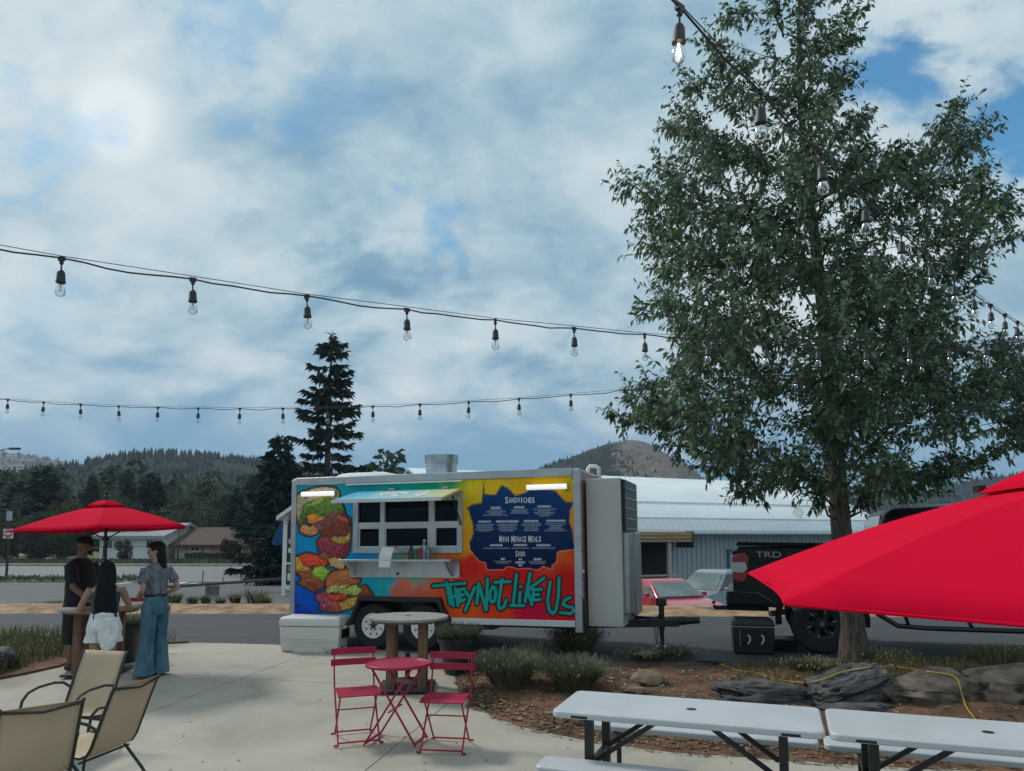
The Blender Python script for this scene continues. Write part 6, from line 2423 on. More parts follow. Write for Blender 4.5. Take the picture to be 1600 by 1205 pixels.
def arc(cx, cz, r, a0, a1, n=10):
    return [(cx + r * cos(radians(a0 + (a1 - a0) * k / n)), cz + r * sin(radians(a0 + (a1 - a0) * k / n))) for k in range(n + 1)]


def taper_prism(poly, W_, ztaper, top_in, bot_in=0.0):
    """side outline carried across the width, leaning in towards the top"""
    vs, fs = [], []
    n = len(poly)
    for s in (0, 1):
        for (x, z) in poly:
            k = max(0.0, (z - ztaper[0]) / (ztaper[1] - ztaper[0])) * top_in
            y = k if s == 0 else W_ - k
            vs.append((x, y, z))
    fs = [tuple(range(n)), tuple(reversed(range(n, 2 * n)))] + [(k, n + k, n + (k + 1) % n, (k + 1) % n) for k in range(n)]
    return MB().add(vs, fs)


def pickup():
    t = thing('pickup_truck', 'lifted black pickup with covered bed parked behind the tree', 'pickup', (3.45, 11.60, 0.0), TRZ)
    W_ = 2.03
    ra, fa, R = 1.24, 4.95, 0.445
    low = 0.66
    side = [(0.02, 0.80), (0.0, 1.05), (0.03, 1.50), (0.06, 1.57)] + [(2.0, 1.58), (2.02, 1.52), (4.05, 1.50), (4.5, 1.47), (5.2, 1.42), (5.75, 1.32), (5.85, 1.1), (5.85, 0.75), (5.70, low)]
    side += [(fa + 0.58, low)] + arc(fa, R + 0.06, 0.58, 12, 168, 10)[0:] + [(fa - 0.58, low)]
    side += [(ra + 0.58, low)] + arc(ra, R + 0.06, 0.58, 12, 168, 10) + [(ra - 0.58, low), (0.30, low + 0.02)]
    # remove bottom-arch duplicates keep order
    taper_prism(side, W_, (1.0, 1.6), 0.05).build('body', CARBLK, t, bevel=0.02)
    for x in (ra, fa):
        fl = MB()
        o = arc(x, R + 0.06, 0.66, -8, 188, 16)
        i = arc(x, R + 0.06, 0.565, -8, 188, 16)
        fl.prism(o + i[::-1], -0.05, 0.03, 'y')
        fl.build('fender_flare', TRIMB, t, bevel=0.01)
        for (y, f) in ((0.12, -1), (W_ - 0.12, 1)):
            wm = spoked_wheel(t, (x, y, R + 0.004), R, 0.235, 0.30, f, 6, BLACKP, BLACKP)
            MB().lathe([(0.0, 0.012 * f), (0.04, 0.012 * f), (0.045, 0.0)], (x, y + f * 0.152, R + 0.004), 12, 'y').build('hub_cap', CHROME, t)
            for k in range(6):
                a = 2 * pi * k / 6 + 0.26
                MB().bar((x + 0.15 * cos(a), y + f * 0.135, R + 0.15 * sin(a)), (x + 0.215 * cos(a), y + f * 0.137, R + 0.215 * sin(a)), 0.012, 0.008, up=(0, 1, 0)).build('spoke_accent', STEEL, wm)
    MB().box((2.9, W_ / 2, 0.72), (4.2, 1.5, 0.16)).build('underbody', BLACKP, t)
    # tonneau cover, bed rail, tailgate with light, decal
    MB().prism([(0.04, 1.60), (2.0, 1.585), (2.0, 1.64), (0.06, 1.665)], 0.05, W_ - 0.05, 'y').build('tonneau_cover', TRIMB, t, bevel=0.012)
    MB().span((-0.02, 0.16, 0.84), (0.018, W_ - 0.16, 1.52)).build('tailgate', CARBLK, t, bevel=0.015)
    for s in (0, 1):
        y0, y1 = ((-0.012, 0.17) if s == 0 else (W_ - 0.17, W_ + 0.012))
        tl = MB().prism([(-0.022, 1.08), (-0.022, 1.45), (0.17, 1.50), (0.23, 1.44), (0.19, 1.08), (0.10, 1.03)], y0, y1, 'y').build('tail_light', TAILR, t, bevel=0.015)
        MB().prism([(-0.03, 1.20), (-0.03, 1.34), (0.17, 1.35), (0.20, 1.24), (0.13, 1.19)], y0 - 0.006 if s == 0 else y1 - .002, y0 + 0.004 if s == 0 else y1 + .006, 'y').build('clear_lens', LENSW, tl)
    me = text_mesh('TRD', 0.13, 1.5, 0.002)
    me2, me3 = text_mesh('OFF', 0.085, 1.35, 0.002), text_mesh('ROAD', 0.085, 1.35, 0.002)
    put('decal', me, mat('decal_grey', (0.42, 0.42, 0.42), 0.5), t, loc=(0.52, 0.032, 1.465), rot=(pi / 2 - 0.08, 0, 0))
    put('decal', me2, mat('decal_dim', (0.10, 0.10, 0.10), 0.5), t, loc=(0.88, 0.032, 1.465), rot=(pi / 2 - 0.08, 0, 0))
    put('decal', me3, mat('decal_dim', (0.10, 0.10, 0.10), 0.5), t, loc=(1.19, 0.032, 1.465), rot=(pi / 2 - 0.08, 0, 0))
    # chrome bumper wraps the corner
    bp = MB()
    bp.span((-0.13, 0.02, 0.68), (0.02, W_ - 0.02, 0.90))
    bumper = bp.build('rear_bumper', CARBLK, t, bevel=0.04, seg=3)
    MB().tube([(-0.105, -0.034, 0.895), (0.34, -0.034, 0.885), (0.60, -0.034, 0.725)], 0.010, 6).tube([(-0.105, -0.034, 0.895), (-0.105, -0.034, 0.72)], 0.008, 6).build('chrome_strip', CHROME, t)
    MB().prism([(-0.10, 0.70), (-0.10, 0.90), (0.34, 0.88), (0.60, 0.72), (0.44, 0.69)], -0.03, 0.03, 'y').build('bumper_wing', CARBLK, t, bevel=0.02)
    MB().span((-0.12, 0.1, 0.60), (0.5, W_ - .1, 0.68)).build('bumper_skirt', TRIMB, t)
    MB().bar((-0.05, W_ / 2, 0.56), (-0.33, W_ / 2, 0.55), 0.07, 0.07).tube([(-0.33, W_ / 2, 0.53), (-0.36, W_ / 2, 0.60)], 0.02, 8).lathe([(0, -0.03), (0.025, -0.02), (0.032, 0.0), (0.025, 0.02), (0, 0.03)], (-0.36, W_ / 2, 0.64), 12).build('tow_hitch', BLACKP, t)
    MB().tube([(0.75, 0.5, 0.56), (0.52, 0.32, 0.54)], 0.045, 10).build('exhaust_pipe', STEEL, t, smooth=True)
    # cab
    cab = [(2.05, 1.50), (2.16, 2.06), (2.30, 2.17), (3.5, 2.20), (3.85, 2.13), (4.55, 1.50)]
    taper_prism(cab, W_ - 0.06, (1.5, 2.2), 0.20).build('cab', CARBLK, t, bevel=0.05, seg=3, loc=(0, 0.03, 0))
    # glazing: rear glass, side windows
    def side_glass(x0, x1, z0_, z1_, x0t, x1t, name='side_window'):
        k0, k1 = (z0_ - 1.5) / 0.7 * 0.2, (z1_ - 1.5) / 0.7 * 0.2
        MB().add([(x0, 0.022 + k0, z0_), (x1, 0.022 + k0, z0_), (x1t, 0.022 + k1, z1_), (x0t, 0.022 + k1, z1_), (x0, 0.05 + k0, z0_), (x1, 0.05 + k0, z0_), (x1t, 0.05 + k1, z1_), (x0t, 0.05 + k1, z1_)],
                 [(0, 1, 2, 3), (7, 6, 5, 4), (0, 4, 5, 1), (1, 5, 6, 2), (2, 6, 7, 3), (3, 7, 4, 0)]).build(name, CGLASS, t)
    side_glass(2.42, 3.22, 1.56, 2.06, 2.46, 3.22)
    side_glass(3.28, 4.30, 1.56, 2.06, 3.28, 3.80)
    MB().add([(2.062, 0.28, 1.60), (2.062, W_ - 0.28, 1.60), (2.15, W_ - 0.36, 2.06), (2.15, 0.36, 2.06), (2.09, 0.28, 1.60), (2.09, W_ - 0.28, 1.60), (2.18, W_ - 0.36, 2.06), (2.18, 0.36, 2.06)],
             [(0, 3, 2, 1), (4, 5, 6, 7), (0, 1, 5, 4), (1, 2, 6, 5), (2, 3, 7, 6), (3, 0, 4, 7)]).build('rear_window', CGLASS, t)
    MB().bar((2.3, 0.26, 2.205), (3.6, 0.26, 2.225), 0.03, 0.03).build('roof_rail', STEEL, t)
    # running board
    MB().tube([(2.0, 0.02, 0.62), (2.25, -0.06, 0.46), (2.6, -0.07, 0.44), (4.0, -0.07, 0.44), (4.3, -0.04, 0.56)], 0.035, 8).build('side_step', BLACKP, t, smooth=True)
    for x in (2.4, 3.2, 3.9):
        MB().bar((x, -0.05, 0.45), (x, 0.25, 0.60), 0.04).build('step_bracket', BLACKP, t)
    MB().span((4.02, 0.012, 1.05), (4.03, 0.03, 1.5)).build('door_gap', TRIMB, t)


pickup()


def car(name, label, loc, rz, paint, kind='sedan'):
    t = thing(name, label, 'car', loc, rz)
    W_ = 1.76
    R = 0.32
    ra, fa = 0.85, 3.45
    top = 1.46 if kind == 'sedan' else 1.62
    low = 0.28
    side = [(0.05, 0.45), (0.0, 0.75), (0.08, 0.95), (1.0, 1.0), (3.0, 0.98), (3.9, 0.86), (4.25, 0.74), (4.32, 0.5), (4.25, 0.32)]
    side += [(fa + 0.38, low)] + arc(fa, R, 0.37, 8, 172, 8) + [(fa - 0.38, low), (ra + 0.38, low)] + arc(ra, R, 0.37, 8, 172, 8) + [(ra - 0.38, low)]
    taper_prism(side, W_, (0.6, 1.0), 0.06).build('body', paint, t, bevel=0.04, seg=3)
    if kind == 'sedan':
        cab = [(0.55, 0.94), (1.0, 1.36), (1.25, top - 0.02), (2.2, top), (2.42, top - 0.06), (3.22, 0.94)]
    else:
        cab = [(0.12, 0.94), (0.3, 1.5), (0.5, top - 0.02), (2.2, top), (2.42, top - 0.07), (3.15, 0.94)]
    taper_prism(cab, W_ - 0.10, (0.94, top), 0.22).build('cabin', paint, t, bevel=0.04, seg=3, loc=(0, 0.05, 0))
    # windscreen and side windows
    (xa, za), (xb, zb) = cab[4], cab[5]
    def scr(xa, za, xb, zb, off):
        ka, kb = (za - 0.94) / (top - 0.94) * 0.22 + 0.12, (zb - 0.94) / (top - 0.94) * 0.22 + 0.12
        n = Vector((zb - za, 0, xa - xb)).normalized() * -off
        vs = [(xa + n.x, ka, za + n.z), (xa + n.x, W_ - ka, za + n.z), (xb + n.x, W_ - kb, zb + n.z), (xb + n.x, kb, zb + n.z)]
        vs += [(v[0] - n.x * 1.6, v[1], v[2] - n.z * 1.6) for v in vs]
        return MB().add(vs, [(0, 1, 2, 3), (7, 6, 5, 4), (0, 4, 5, 1), (1, 5, 6, 2), (2, 6, 7, 3), (3, 7, 4, 0)])
    scr(xa + 0.06, za - 0.03, xb - 0.06, zb + 0.06, 0.012).build('windscreen', mat('pale_glass', (0.14, 0.19, 0.19), 0.22, var=0.4, scale=1.2, spec=0.25), t)
    (xa2, za2), (xb2, zb2) = cab[1], cab[0]
    scr(xa2 + 0.02, za2 - 0.02, xb2 + 0.06, zb2 + 0.06, -0.012).build('rear_screen', CGLASS, t)
    for s in (0, 1):
        for (x0, x1, x0t, x1t) in ((cab[0][0] + 0.42, 1.78, cab[1][0] + 0.22, 1.78), (1.84, 2.98, 1.84, 2.36)):
            k0, k1 = 0.05 + 0.02, 0.05 + 0.02 + 0.19
            z0_, z1_ = 0.99, top - 0.07
            f = (lambda y: y) if s == 0 else (lambda y: W_ - y)
            MB().add([(x0, f(k0 - 0.012), z0_), (x1, f(k0 - 0.012), z0_), (x1t, f(k1 - 0.012), z1_), (x0t, f(k1 - 0.012), z1_), (x0, f(k0 + .02), z0_), (x1, f(k0 + .02), z0_), (x1t, f(k1 + .02), z1_), (x0t, f(k1 + .02), z1_)],
                     [(0, 1, 2, 3), (7, 6, 5, 4), (0, 4, 5, 1), (1, 5, 6, 2), (2, 6, 7, 3), (3, 7, 4, 0)]).build('side_window', CGLASS, t)
    for x in (ra, fa):
        for (y, f) in ((0.10, -1), (W_ - 0.10, 1)):
            spoked_wheel(t, (x, y, R), R, 0.2, 0.19, f, 5, STEEL)
    for y in (0.12, W_ - 0.44):
        MB().span((4.22, y, 0.58), (4.31, y + 0.32, 0.70)).build('headlight', LENSW, t, bevel=0.02)
    for y in (0.05, W_ - 0.25):
        MB().span((-0.01, y, 0.62), (0.08, y + 0.2, 0.86)).build('tail_light', TAILR, t)
    for s, y in ((-1, -0.14), (1, W_ + 0.02)):
        MB().span((2.75, y, 0.98), (2.87, y + 0.13, 1.10)).build('wing_mirror', paint, t, bevel=0.02)
    return t


CARRED = mat('red_car_paint', (0.42, 0.02, 0.05), 0.25, var=0.05, coat=0.6)
CARSIL = mat('silver_car_paint', (0.30, 0.32, 0.33), 0.28, var=0.05, metal=0.4, coat=0.5)
p = at_depth(1040, 904, 22.6)
a = radians(-72)
car('red_car', 'red car with pale windscreen parked below the trailer tongue', (p.x - cos(a) * 2.1 + sin(a) * 0.88, 22.9 - sin(a) * 2.1 - cos(a) * 0.88, -1.006), a, CARRED)
p = at_depth(1132, 914, 25.0)
a = radians(218)
car('silver_car', 'silver estate car half hidden left of the pickup bumper', (p.x - cos(a) * 1.9 + sin(a) * 0.88, 25.6 - sin(a) * 1.9 - cos(a) * 0.88, -1.006), a, CARSIL, 'estate')
# dark planter box edge beside the silver car
# ---------------------------------------------------------------- coolers
COOLW = mat('cooler_white', (0.66, 0.65, 0.61), 0.45, var=0.05, scale=2)
COOLS = mat('cooler_seam', (0.22, 0.22, 0.21), 0.7)


def cooler():
    a, b = on_patio(436, 1019), on_patio(529, 1021)
    w = (b - a).length
    rz = atan2(b.y - a.y, b.x - a.x)
    t = thing('ice_cooler', 'large white ice cooler on the concrete beside the trailer wheel', 'cooler', a, rz)
    h, d = 0.53, 0.46
    body = []
    for (z, e) in ((0.0, 0.03), (0.03, 0.015), (h * 0.45, 0.005), (h * 0.72, -0.005)):
        body.append([(e, e, z), (w - e, e, z), (w - e, d - e, z), (e, d - e, z)])
    bd = MB().rings(body).build('tub', COOLW, t, bevel=0.018, seg=3)
    e = -0.012
    MB().rings([[(e, e, h * 0.735), (w - e, e, h * 0.735), (w - e, d - e, h * 0.735), (e, d - e, h * 0.735)], [(e, e, h * 0.93), (w - e, e, h * 0.93), (w - e, d - e, h * 0.93), (e, d - e, h * 0.93)],
                [(0.02, 0.02, h), (w - 0.02, 0.02, h), (w - .02, d - .02, h), (.02, d - .02, h)]]).build('lid', COOLW, t, bevel=0.02, seg=3)
    # moulded relief on the front, side handle, drain
    for z in (0.16, 0.20):
        MB().span((0.05, -0.004, z), (w - 0.05, 0.012, z + 0.006)).build('moulded_line', COOLW, bd)
    MB().prism([(0.22 * w, 0.0), (0.27 * w, 0.075), (0.73 * w, 0.075), (0.78 * w, 0.0)], 0.0, 0.008, 'y').build('foot_recess', COOLW, bd, bevel=0.003)
    hd = MB().span((w - 0.012, d * 0.25, 0.20), (w + 0.03, d * 0.8, 0.34)).build('side_handle', TRIMB, t, bevel=0.012)
    MB().span((w + 0.005, d * 0.3, 0.345), (w + 0.045, d * 0.75, 0.385)).build('handle_grip', COOLW, t, bevel=0.012)
    MB().lathe([(0, -0.01), (0.02, -0.01), (0.022, 0.015), (0, 0.02)], (w - 0.0, d * 0.3, 0.06), 12, M=Matrix.Rotation(pi / 2, 3, 'Y')).build('drain_plug', TRIMB, t)
    for x in (0.25, 0.75):
        MB().span((w * x - 0.04, d - 0.01, h * 0.70), (w * x + 0.04, d + 0.02, h * 0.80)).build('hinge', COOLW, t)


cooler()


def black_box():
    p = on_level(1143, 1021, 0.0)
    t = thing('black_cooler', 'black cooler box with white handles on the street behind the pickup', 'cooler', (p.x, p.y - 0.1, 0.006), radians(-12))
    w, d, h = 0.60, 0.42, 0.52
    MB().rings([[(.02, .02, 0), (w - .02, .02, 0), (w - .02, d - .02, 0), (.02, d - .02, 0)], [(0, 0, h * .76), (w, 0, h * .76), (w, d, h * .76), (0, d, h * .76)]]).build('tub', BLACKP, t, bevel=0.02)
    MB().rings([[(-.008, -.008, h * .80), (w + .008, -.008, h * .80), (w + .008, d + .008, h * .80), (-.008, d + .008, h * .80)], [(0.03, 0.03, h), (w - .03, .03, h), (w - .03, d - .03, h), (.03, d - .03, h)]]).build('lid', BLACKP, t, bevel=0.02)
    MB().span((-.004, -.006, h * .765), (w + .004, d + .004, h * .79)).build('seal', STEEL, t)
    for x in (0.40 * w, 0.72 * w):
        MB().tube([(x - 0.03, -0.01, h * .55), (x, -0.03, h * .50), (x, -0.03, h * .40), (x - 0.03, -0.01, h * .30)], 0.010, 6).build('handle', SIGNW, t, smooth=True)
    MB().tube([(0.10, -0.012, 0.12), (0.10, -0.012, h * 0.68)], 0.006, 6).build('trim_line', STEEL, t)
    q = on_level(1168, 1014, 0.0)
    t2 = thing('black_tray', 'shallow black plastic tray beside the black cooler', 'tray', (q.x + 0.05, q.y - 0.25, 0.006), radians(-14))
    MB().rings([[(0.05, 0.05, 0), (.58, .05, 0), (.58, .35, 0), (.05, .35, 0)], [(0, 0, .16), (.63, 0, .16), (.63, .40, .16), (0, .40, .16)], [(-.03, -.03, .165), (.66, -.03, .165), (.66, .43, .165), (-.03, .43, .165)], [(-.03, -.03, .19), (.66, -.03, .19), (.66, .43, .19), (-.03, .43, .19)]]).build('tray_body', BLACKP, t2, bevel=0.008)


black_box()

# ================================================================ furniture
PLAST = mat('table_plastic', (0.50, 0.52, 0.54), 0.42, var=0.06, scale=3, bump=0.05, bscale=120)
LEGM = mat('leg_black', (0.012, 0.013, 0.015), 0.4, var=0.2)


def rrect(w, d, r, n=5):
    pts = []
    for (cx, cy, a0) in ((w - r, r, -90), (w - r, d - r, 0), (r, d - r, 90), (r, r, 180)):
        for k in range(n + 1):
            a = radians(a0 + 90 * k / n)
            pts.append((cx + r * cos(a), cy + r * sin(a)))
    return pts


def picnic_table(loc, rz, label):
    t = thing('picnic_table', label, 'picnic table', loc, rz, 'white folding picnic tables')
    L, D, H = 1.71, 0.71, 0.74
    top = MB().prism(rrect(L, D, 0.06), H - 0.045, H).build('tabletop', PLAST, t, bevel=0.012, seg=3)
    MB().lathe([(0.0, 0.0), (0.033, 0.0), (0.033, 0.002), (0, 0.002)], (L * 0.52, D * 0.5, H + 0.001), 16).build('parasol_hole', LEGM, top)
    MB().span((0.14, -0.003, H - 0.038), (0.25, 0.002, H - 0.022)).build('maker_plate', LEGM, top)
    MB().span((L - 0.25, -0.003, H - 0.038), (L - 0.14, 0.002, H - 0.022)).build('maker_plate', LEGM, top)
    for (y0, y1) in ((-0.22, 0.04), (D + 0.24, D + 0.50)):
        MB().prism([(x - (0.05 if y0 < 0 else 0), y0 + y) for x, y in rrect(L, 0.26, 0.05)], 0.39, 0.435).build('bench', PLAST, t, bevel=0.010)
    for (x, s) in ((0.24, 1), (L - 0.24, -1)):
        # end frame: two uprights, bench bearer, feet
        for y in (0.10, D - 0.09):
            MB().bar((x, y, 0.0), (x, y, H - 0.055), 0.055, 0.055).build('leg', LEGM, t)
        MB().bar((x, -0.18, 0.365), (x, D + 0.42, 0.365), 0.045, 0.045).build('bench_bearer', LEGM, t)
        for y in (-0.15, D + 0.37):
            MB().tube([(x + 0.0, y, 0.36), (x + 0.0, y, 0.04), (x, y + (0.12 if y < 0 else -.12), 0.015)], 0.02, 8).build('bench_leg', LEGM, t, smooth=True)
        for y in (0.16, D - 0.16):
            MB().bar((x + s * 0.03, y, 0.40), (x + s * 0.44, y, H - 0.06), 0.022, 0.030).build('brace', LEGM, t)
    return t


PZ = patio_z(5.1)
rzT = radians(-19.6)
uT, vT = Vector((cos(rzT), sin(rzT), 0)), Vector((-sin(rzT), cos(rzT), 0))
A_ = Vector((0.500, 5.79, 0))
o1 = A_ - vT * 0.71
picnic_table((o1.x, o1.y, 0.58 - 0.74), rzT, 'white folding picnic table whose whole left end is in view')
o2 = o1 + uT * 1.735 + vT * 0.0
picnic_table((o2.x, o2.y, 0.58 - 0.74), rzT - 0.012, 'second white folding picnic table running out of the right edge')

# ---- red bistro set
CHERRY = mat('cherry_red', (0.36, 0.008, 0.042), 0.42, var=0.10, scale=6, coat=0.1, spec=0.35)


def bistro_chair(loc, rz, label):
    t = thing('bistro_chair', label, 'chair', loc, rz, 'red folding bistro chairs')
    r = 0.0085
    for s in (-1, 1):
        MB().tube([(s * 0.185, -0.24, 0.80), (s * 0.185, -0.215, 0.61), (s * 0.185, -0.16, 0.45), (s * 0.185, 0.20, 0.012)], r, 6).build('back_leg', CHERRY, t)
        MB().tube([(s * 0.165, 0.16, 0.45), (s * 0.165, -0.22, 0.012)], r, 6).build('front_leg', CHERRY, t)
        for y in (0.205, -0.225):
            MB().bar((s * (0.185 if y > 0 else 0.165), y - 0.02, 0.008), (s * (0.185 if y > 0 else 0.165) + s * 0.035, y - 0.02, 0.008), 0.022, 0.014).build('foot', CHERRY, t)
    MB().bar((-0.185, 0.192, 0.03), (0.185, 0.192, 0.03), 0.012).build('stretcher', CHERRY, t)
    MB().bar((-0.165, -0.21, 0.03), (0.165, -0.21, 0.03), 0.012).build('stretcher', CHERRY, t)
    MB().bar((-0.18, -0.02, 0.275), (0.18, -0.02, 0.275), 0.010).build('stretcher', CHERRY, t)
    for (z, y) in ((0.77, -0.245), (0.67, -0.232)):
        pts = [(-0.215 + 0.43 * k / 8, y - 0.016 * sin(pi * k / 8), z) for k in range(9)]
        m = MB()
        R_ = []
        for p in pts:
            R_.append([(p[0], p[1] - 0.006, p[2] - 0.03), (p[0], p[1] + 0.006, p[2] - 0.03), (p[0], p[1] + 0.004, p[2] + 0.03), (p[0], p[1] - 0.008, p[2] + 0.03)])
        m.rings(R_).build('back_slat', CHERRY, t)
    R_ = []
    for k in range(9):
        u = k / 8
        y = -0.17 + 0.37 * u
        z = 0.45 + 0.012 * sin(pi * u) - (0.012 if k == 8 else 0)
        R_.append([(-0.195, y, z - 0.012), (0.195, y, z - 0.012), (0.195, y, z), (0.10, y, z - 0.004), (-0.10, y, z - 0.004), (-0.195, y, z)])
    MB().rings(R_).build('seat', CHERRY, t, smooth=True)
    return t


def bistro_table(loc, rz):
    t = thing('bistro_table', 'round red folding bistro table between the two red chairs', 'table', loc, rz)
    H, R = 0.71, 0.30
    MB().lathe([(0.0, H - 0.006), (R - 0.012, H - 0.006), (R - 0.004, H + 0.004), (R, H), (R, H - 0.022), (R - 0.01, H - 0.024), (R - 0.014, H - 0.014), (0, H - 0.014)], (0, 0, 0), 40).build('tabletop', CHERRY, t, smooth=True, angle=35)
    for s in (-1, 1):
        MB().tube([(s * 0.19, -0.20, H - 0.015), (s * 0.19, 0.24, 0.01)], 0.010, 6).build('leg', CHERRY, t)
        MB().tube([(s * 0.16, 0.20, H - 0.015), (s * 0.16, -0.24, 0.01)], 0.010, 6).build('leg', CHERRY, t)
    MB().bar((-0.19, 0.225, 0.03), (0.19, 0.225, 0.03), 0.018).build('stretcher', CHERRY, t)
    MB().bar((-0.16, -0.225, 0.03), (0.16, -0.225, 0.03), 0.018).build('stretcher', CHERRY, t)
    MB().bar((-0.17, 0.02, 0.30), (0.17, 0.02, 0.30), 0.012).build('stretcher', CHERRY, t)
    return t


def pz(p):
    return (p[0], p[1], patio_z(p[1]) + 0.002)


c1 = on_patio(556, 1156)
bistro_chair(pz(c1), radians(180 + 20), 'red folding bistro chair on the left of the red table')
c2 = on_patio(697, 1169)
bistro_chair(pz(c2), radians(180 - 8), 'red folding bistro chair on the right, next to the planting bed')
tb = on_patio(620, 1160)
bistro_table(pz(tb), radians(78))

# ---- high round tables with post legs
GREYW = mat('weathered_top', (0.30, 0.285, 0.26), 0.85, var=0.25, scale=5, stretch=(0.6, 8, 1), bump=0.3, bscale=20, detail=8)
POST = mat('post_wood', (0.095, 0.046, 0.026), 0.7, var=0.35, scale=6, stretch=(3, 3, 0.4), col2=(0.17, 0.088, 0.048), bump=0.2, bscale=30)
BASEM = mat('base_dark', (0.03, 0.02, 0.022), 0.7, var=0.3)


def bar_table(loc, rz, label):
    t = thing('bar_table', label, 'table', loc, rz, 'round weathered bar tables')
    H, R = 0.86, 0.485
    n = 8
    wv = 2 * R / n
    under = MB().lathe([(0.0, H - 0.055), (R - 0.03, H - 0.055), (R - 0.03, H - 0.032), (0, H - 0.032)], (0, 0, 0), 36).build('top_frame', POST, t)
    for k in range(n):
        y0, y1 = -R + k * wv + 0.002, -R + (k + 1) * wv - 0.002
        poly = []
        ys_ = np.linspace(y0, y1, 7)
        right = [(sqrt(max(0, R * R - y * y)), y) for y in ys_]
        poly = right + [(-x, y) for x, y in right[::-1]]
        poly = [p for i, p in enumerate(poly) if i == 0 or (abs(p[0] - poly[i - 1][0]) + abs(p[1] - poly[i - 1][1])) > 1e-6]
        MB().prism(poly, H - 0.030, H + random.uniform(-0.002, 0.002)).build('plank', GREYW, t, bevel=0.003)
    for k in range(4):
        a = radians(45 + 90 * k)
        x, y = 0.26 * cos(a), 0.26 * sin(a)
        MB().box((x, y, (H - 0.05) / 2), (0.105, 0.105, H - 0.06), rz=0.0).build('leg', POST, t, bevel=0.006)
    b = MB().box((0, 0, 0.03), (0.66, 0.66, 0.035)).build('base_plate', BASEM, t, bevel=0.01)
    MB().tube([(0, 0, 0.03), (0, 0, 0.42)], 0.03, 12).build('parasol_sleeve', BLACKP, t, smooth=True)
    MB().lathe([(0, 0), (0.25, 0), (0.24, 0.05), (0.06, 0.08), (0, 0.08)], (0, 0, 0.045), 20).build('weight', BASEM, t, smooth=True)
    MB().lathe([(0, 0), (0.035, 0), (0.03, 0.002), (0, 0.002)], (0, 0, H + 0.003), 16).build('parasol_hole', BLACKP, t)
    return t


bt = on_patio(634, 1080)
bar_table(pz((bt.x, bt.y + 0.12)), radians(4), 'round weathered bar table in front of the trailer wheels')
PT = at_depth(158, 945, 9.95)
pt_loc = pz((PT.x, 9.95))
bar_table(pt_loc, radians(8), 'round bar table under the red parasol with people around it')

# ---- pots
POTM = mat('pot_black', (0.020, 0.021, 0.023), 0.45, var=0.25)
SOIL = mat('soil', (0.035, 0.025, 0.018), 0.95, var=0.4, scale=20)


def pot(loc, r, h, label, seed, pr, ph, n, tall=False):
    t = thing('potted_plant', label, 'potted plant', loc, 0, 'black potted plants')
    prof = [(0.0, 0.0), (r * 0.66, 0.0), (r * 0.70, 0.02), (r * 0.97, h * 0.86), (r * 1.06, h * 0.87), (r * 1.07, h), (r * 0.99, h), (r * 0.95, h * 0.90), (0, h * 0.9)]
    MB().lathe(prof, (0, 0, 0), 32).build('pot', POTM, t, smooth=True, angle=35)
    MB().lathe([(0, h * 0.905), (r * 0.95, h * 0.905)], (0, 0, 0), 24).build('soil', SOIL, t)
    tuft('', '', '', (0, 0, h * 0.88), pr, ph, n, seed, parent=t, lean=0.95, bw=0.004, base_r=0.75, flower=0.12)
    return t


pp_ = on_patio(716, 1052)
pot(pz(pp_), 0.265, 0.46, 'black pot with spiky lavender behind the right red chair', 31, 0.28, 0.26, 900)
pp_ = on_patio(203, 1030)
pot(pz((pp_.x, 10.75)), 0.25, 0.52, 'tall black pot of greenery behind the people', 32, 0.24, 0.22, 800)
bistro_chair(pz((pp_.x - 0.3, 11.5)), radians(185), 'red folding bistro chair mostly hidden behind the tall pot')

# ---- sling patio chairs
SLING = mat('sling_fabric', (0.56, 0.44, 0.30), 0.8, var=0.08, scale=3, bump=0.15, bscale=250, trans=0.18)
FRAME = mat('frame_darkgreen', (0.018, 0.024, 0.024), 0.42, var=0.2)


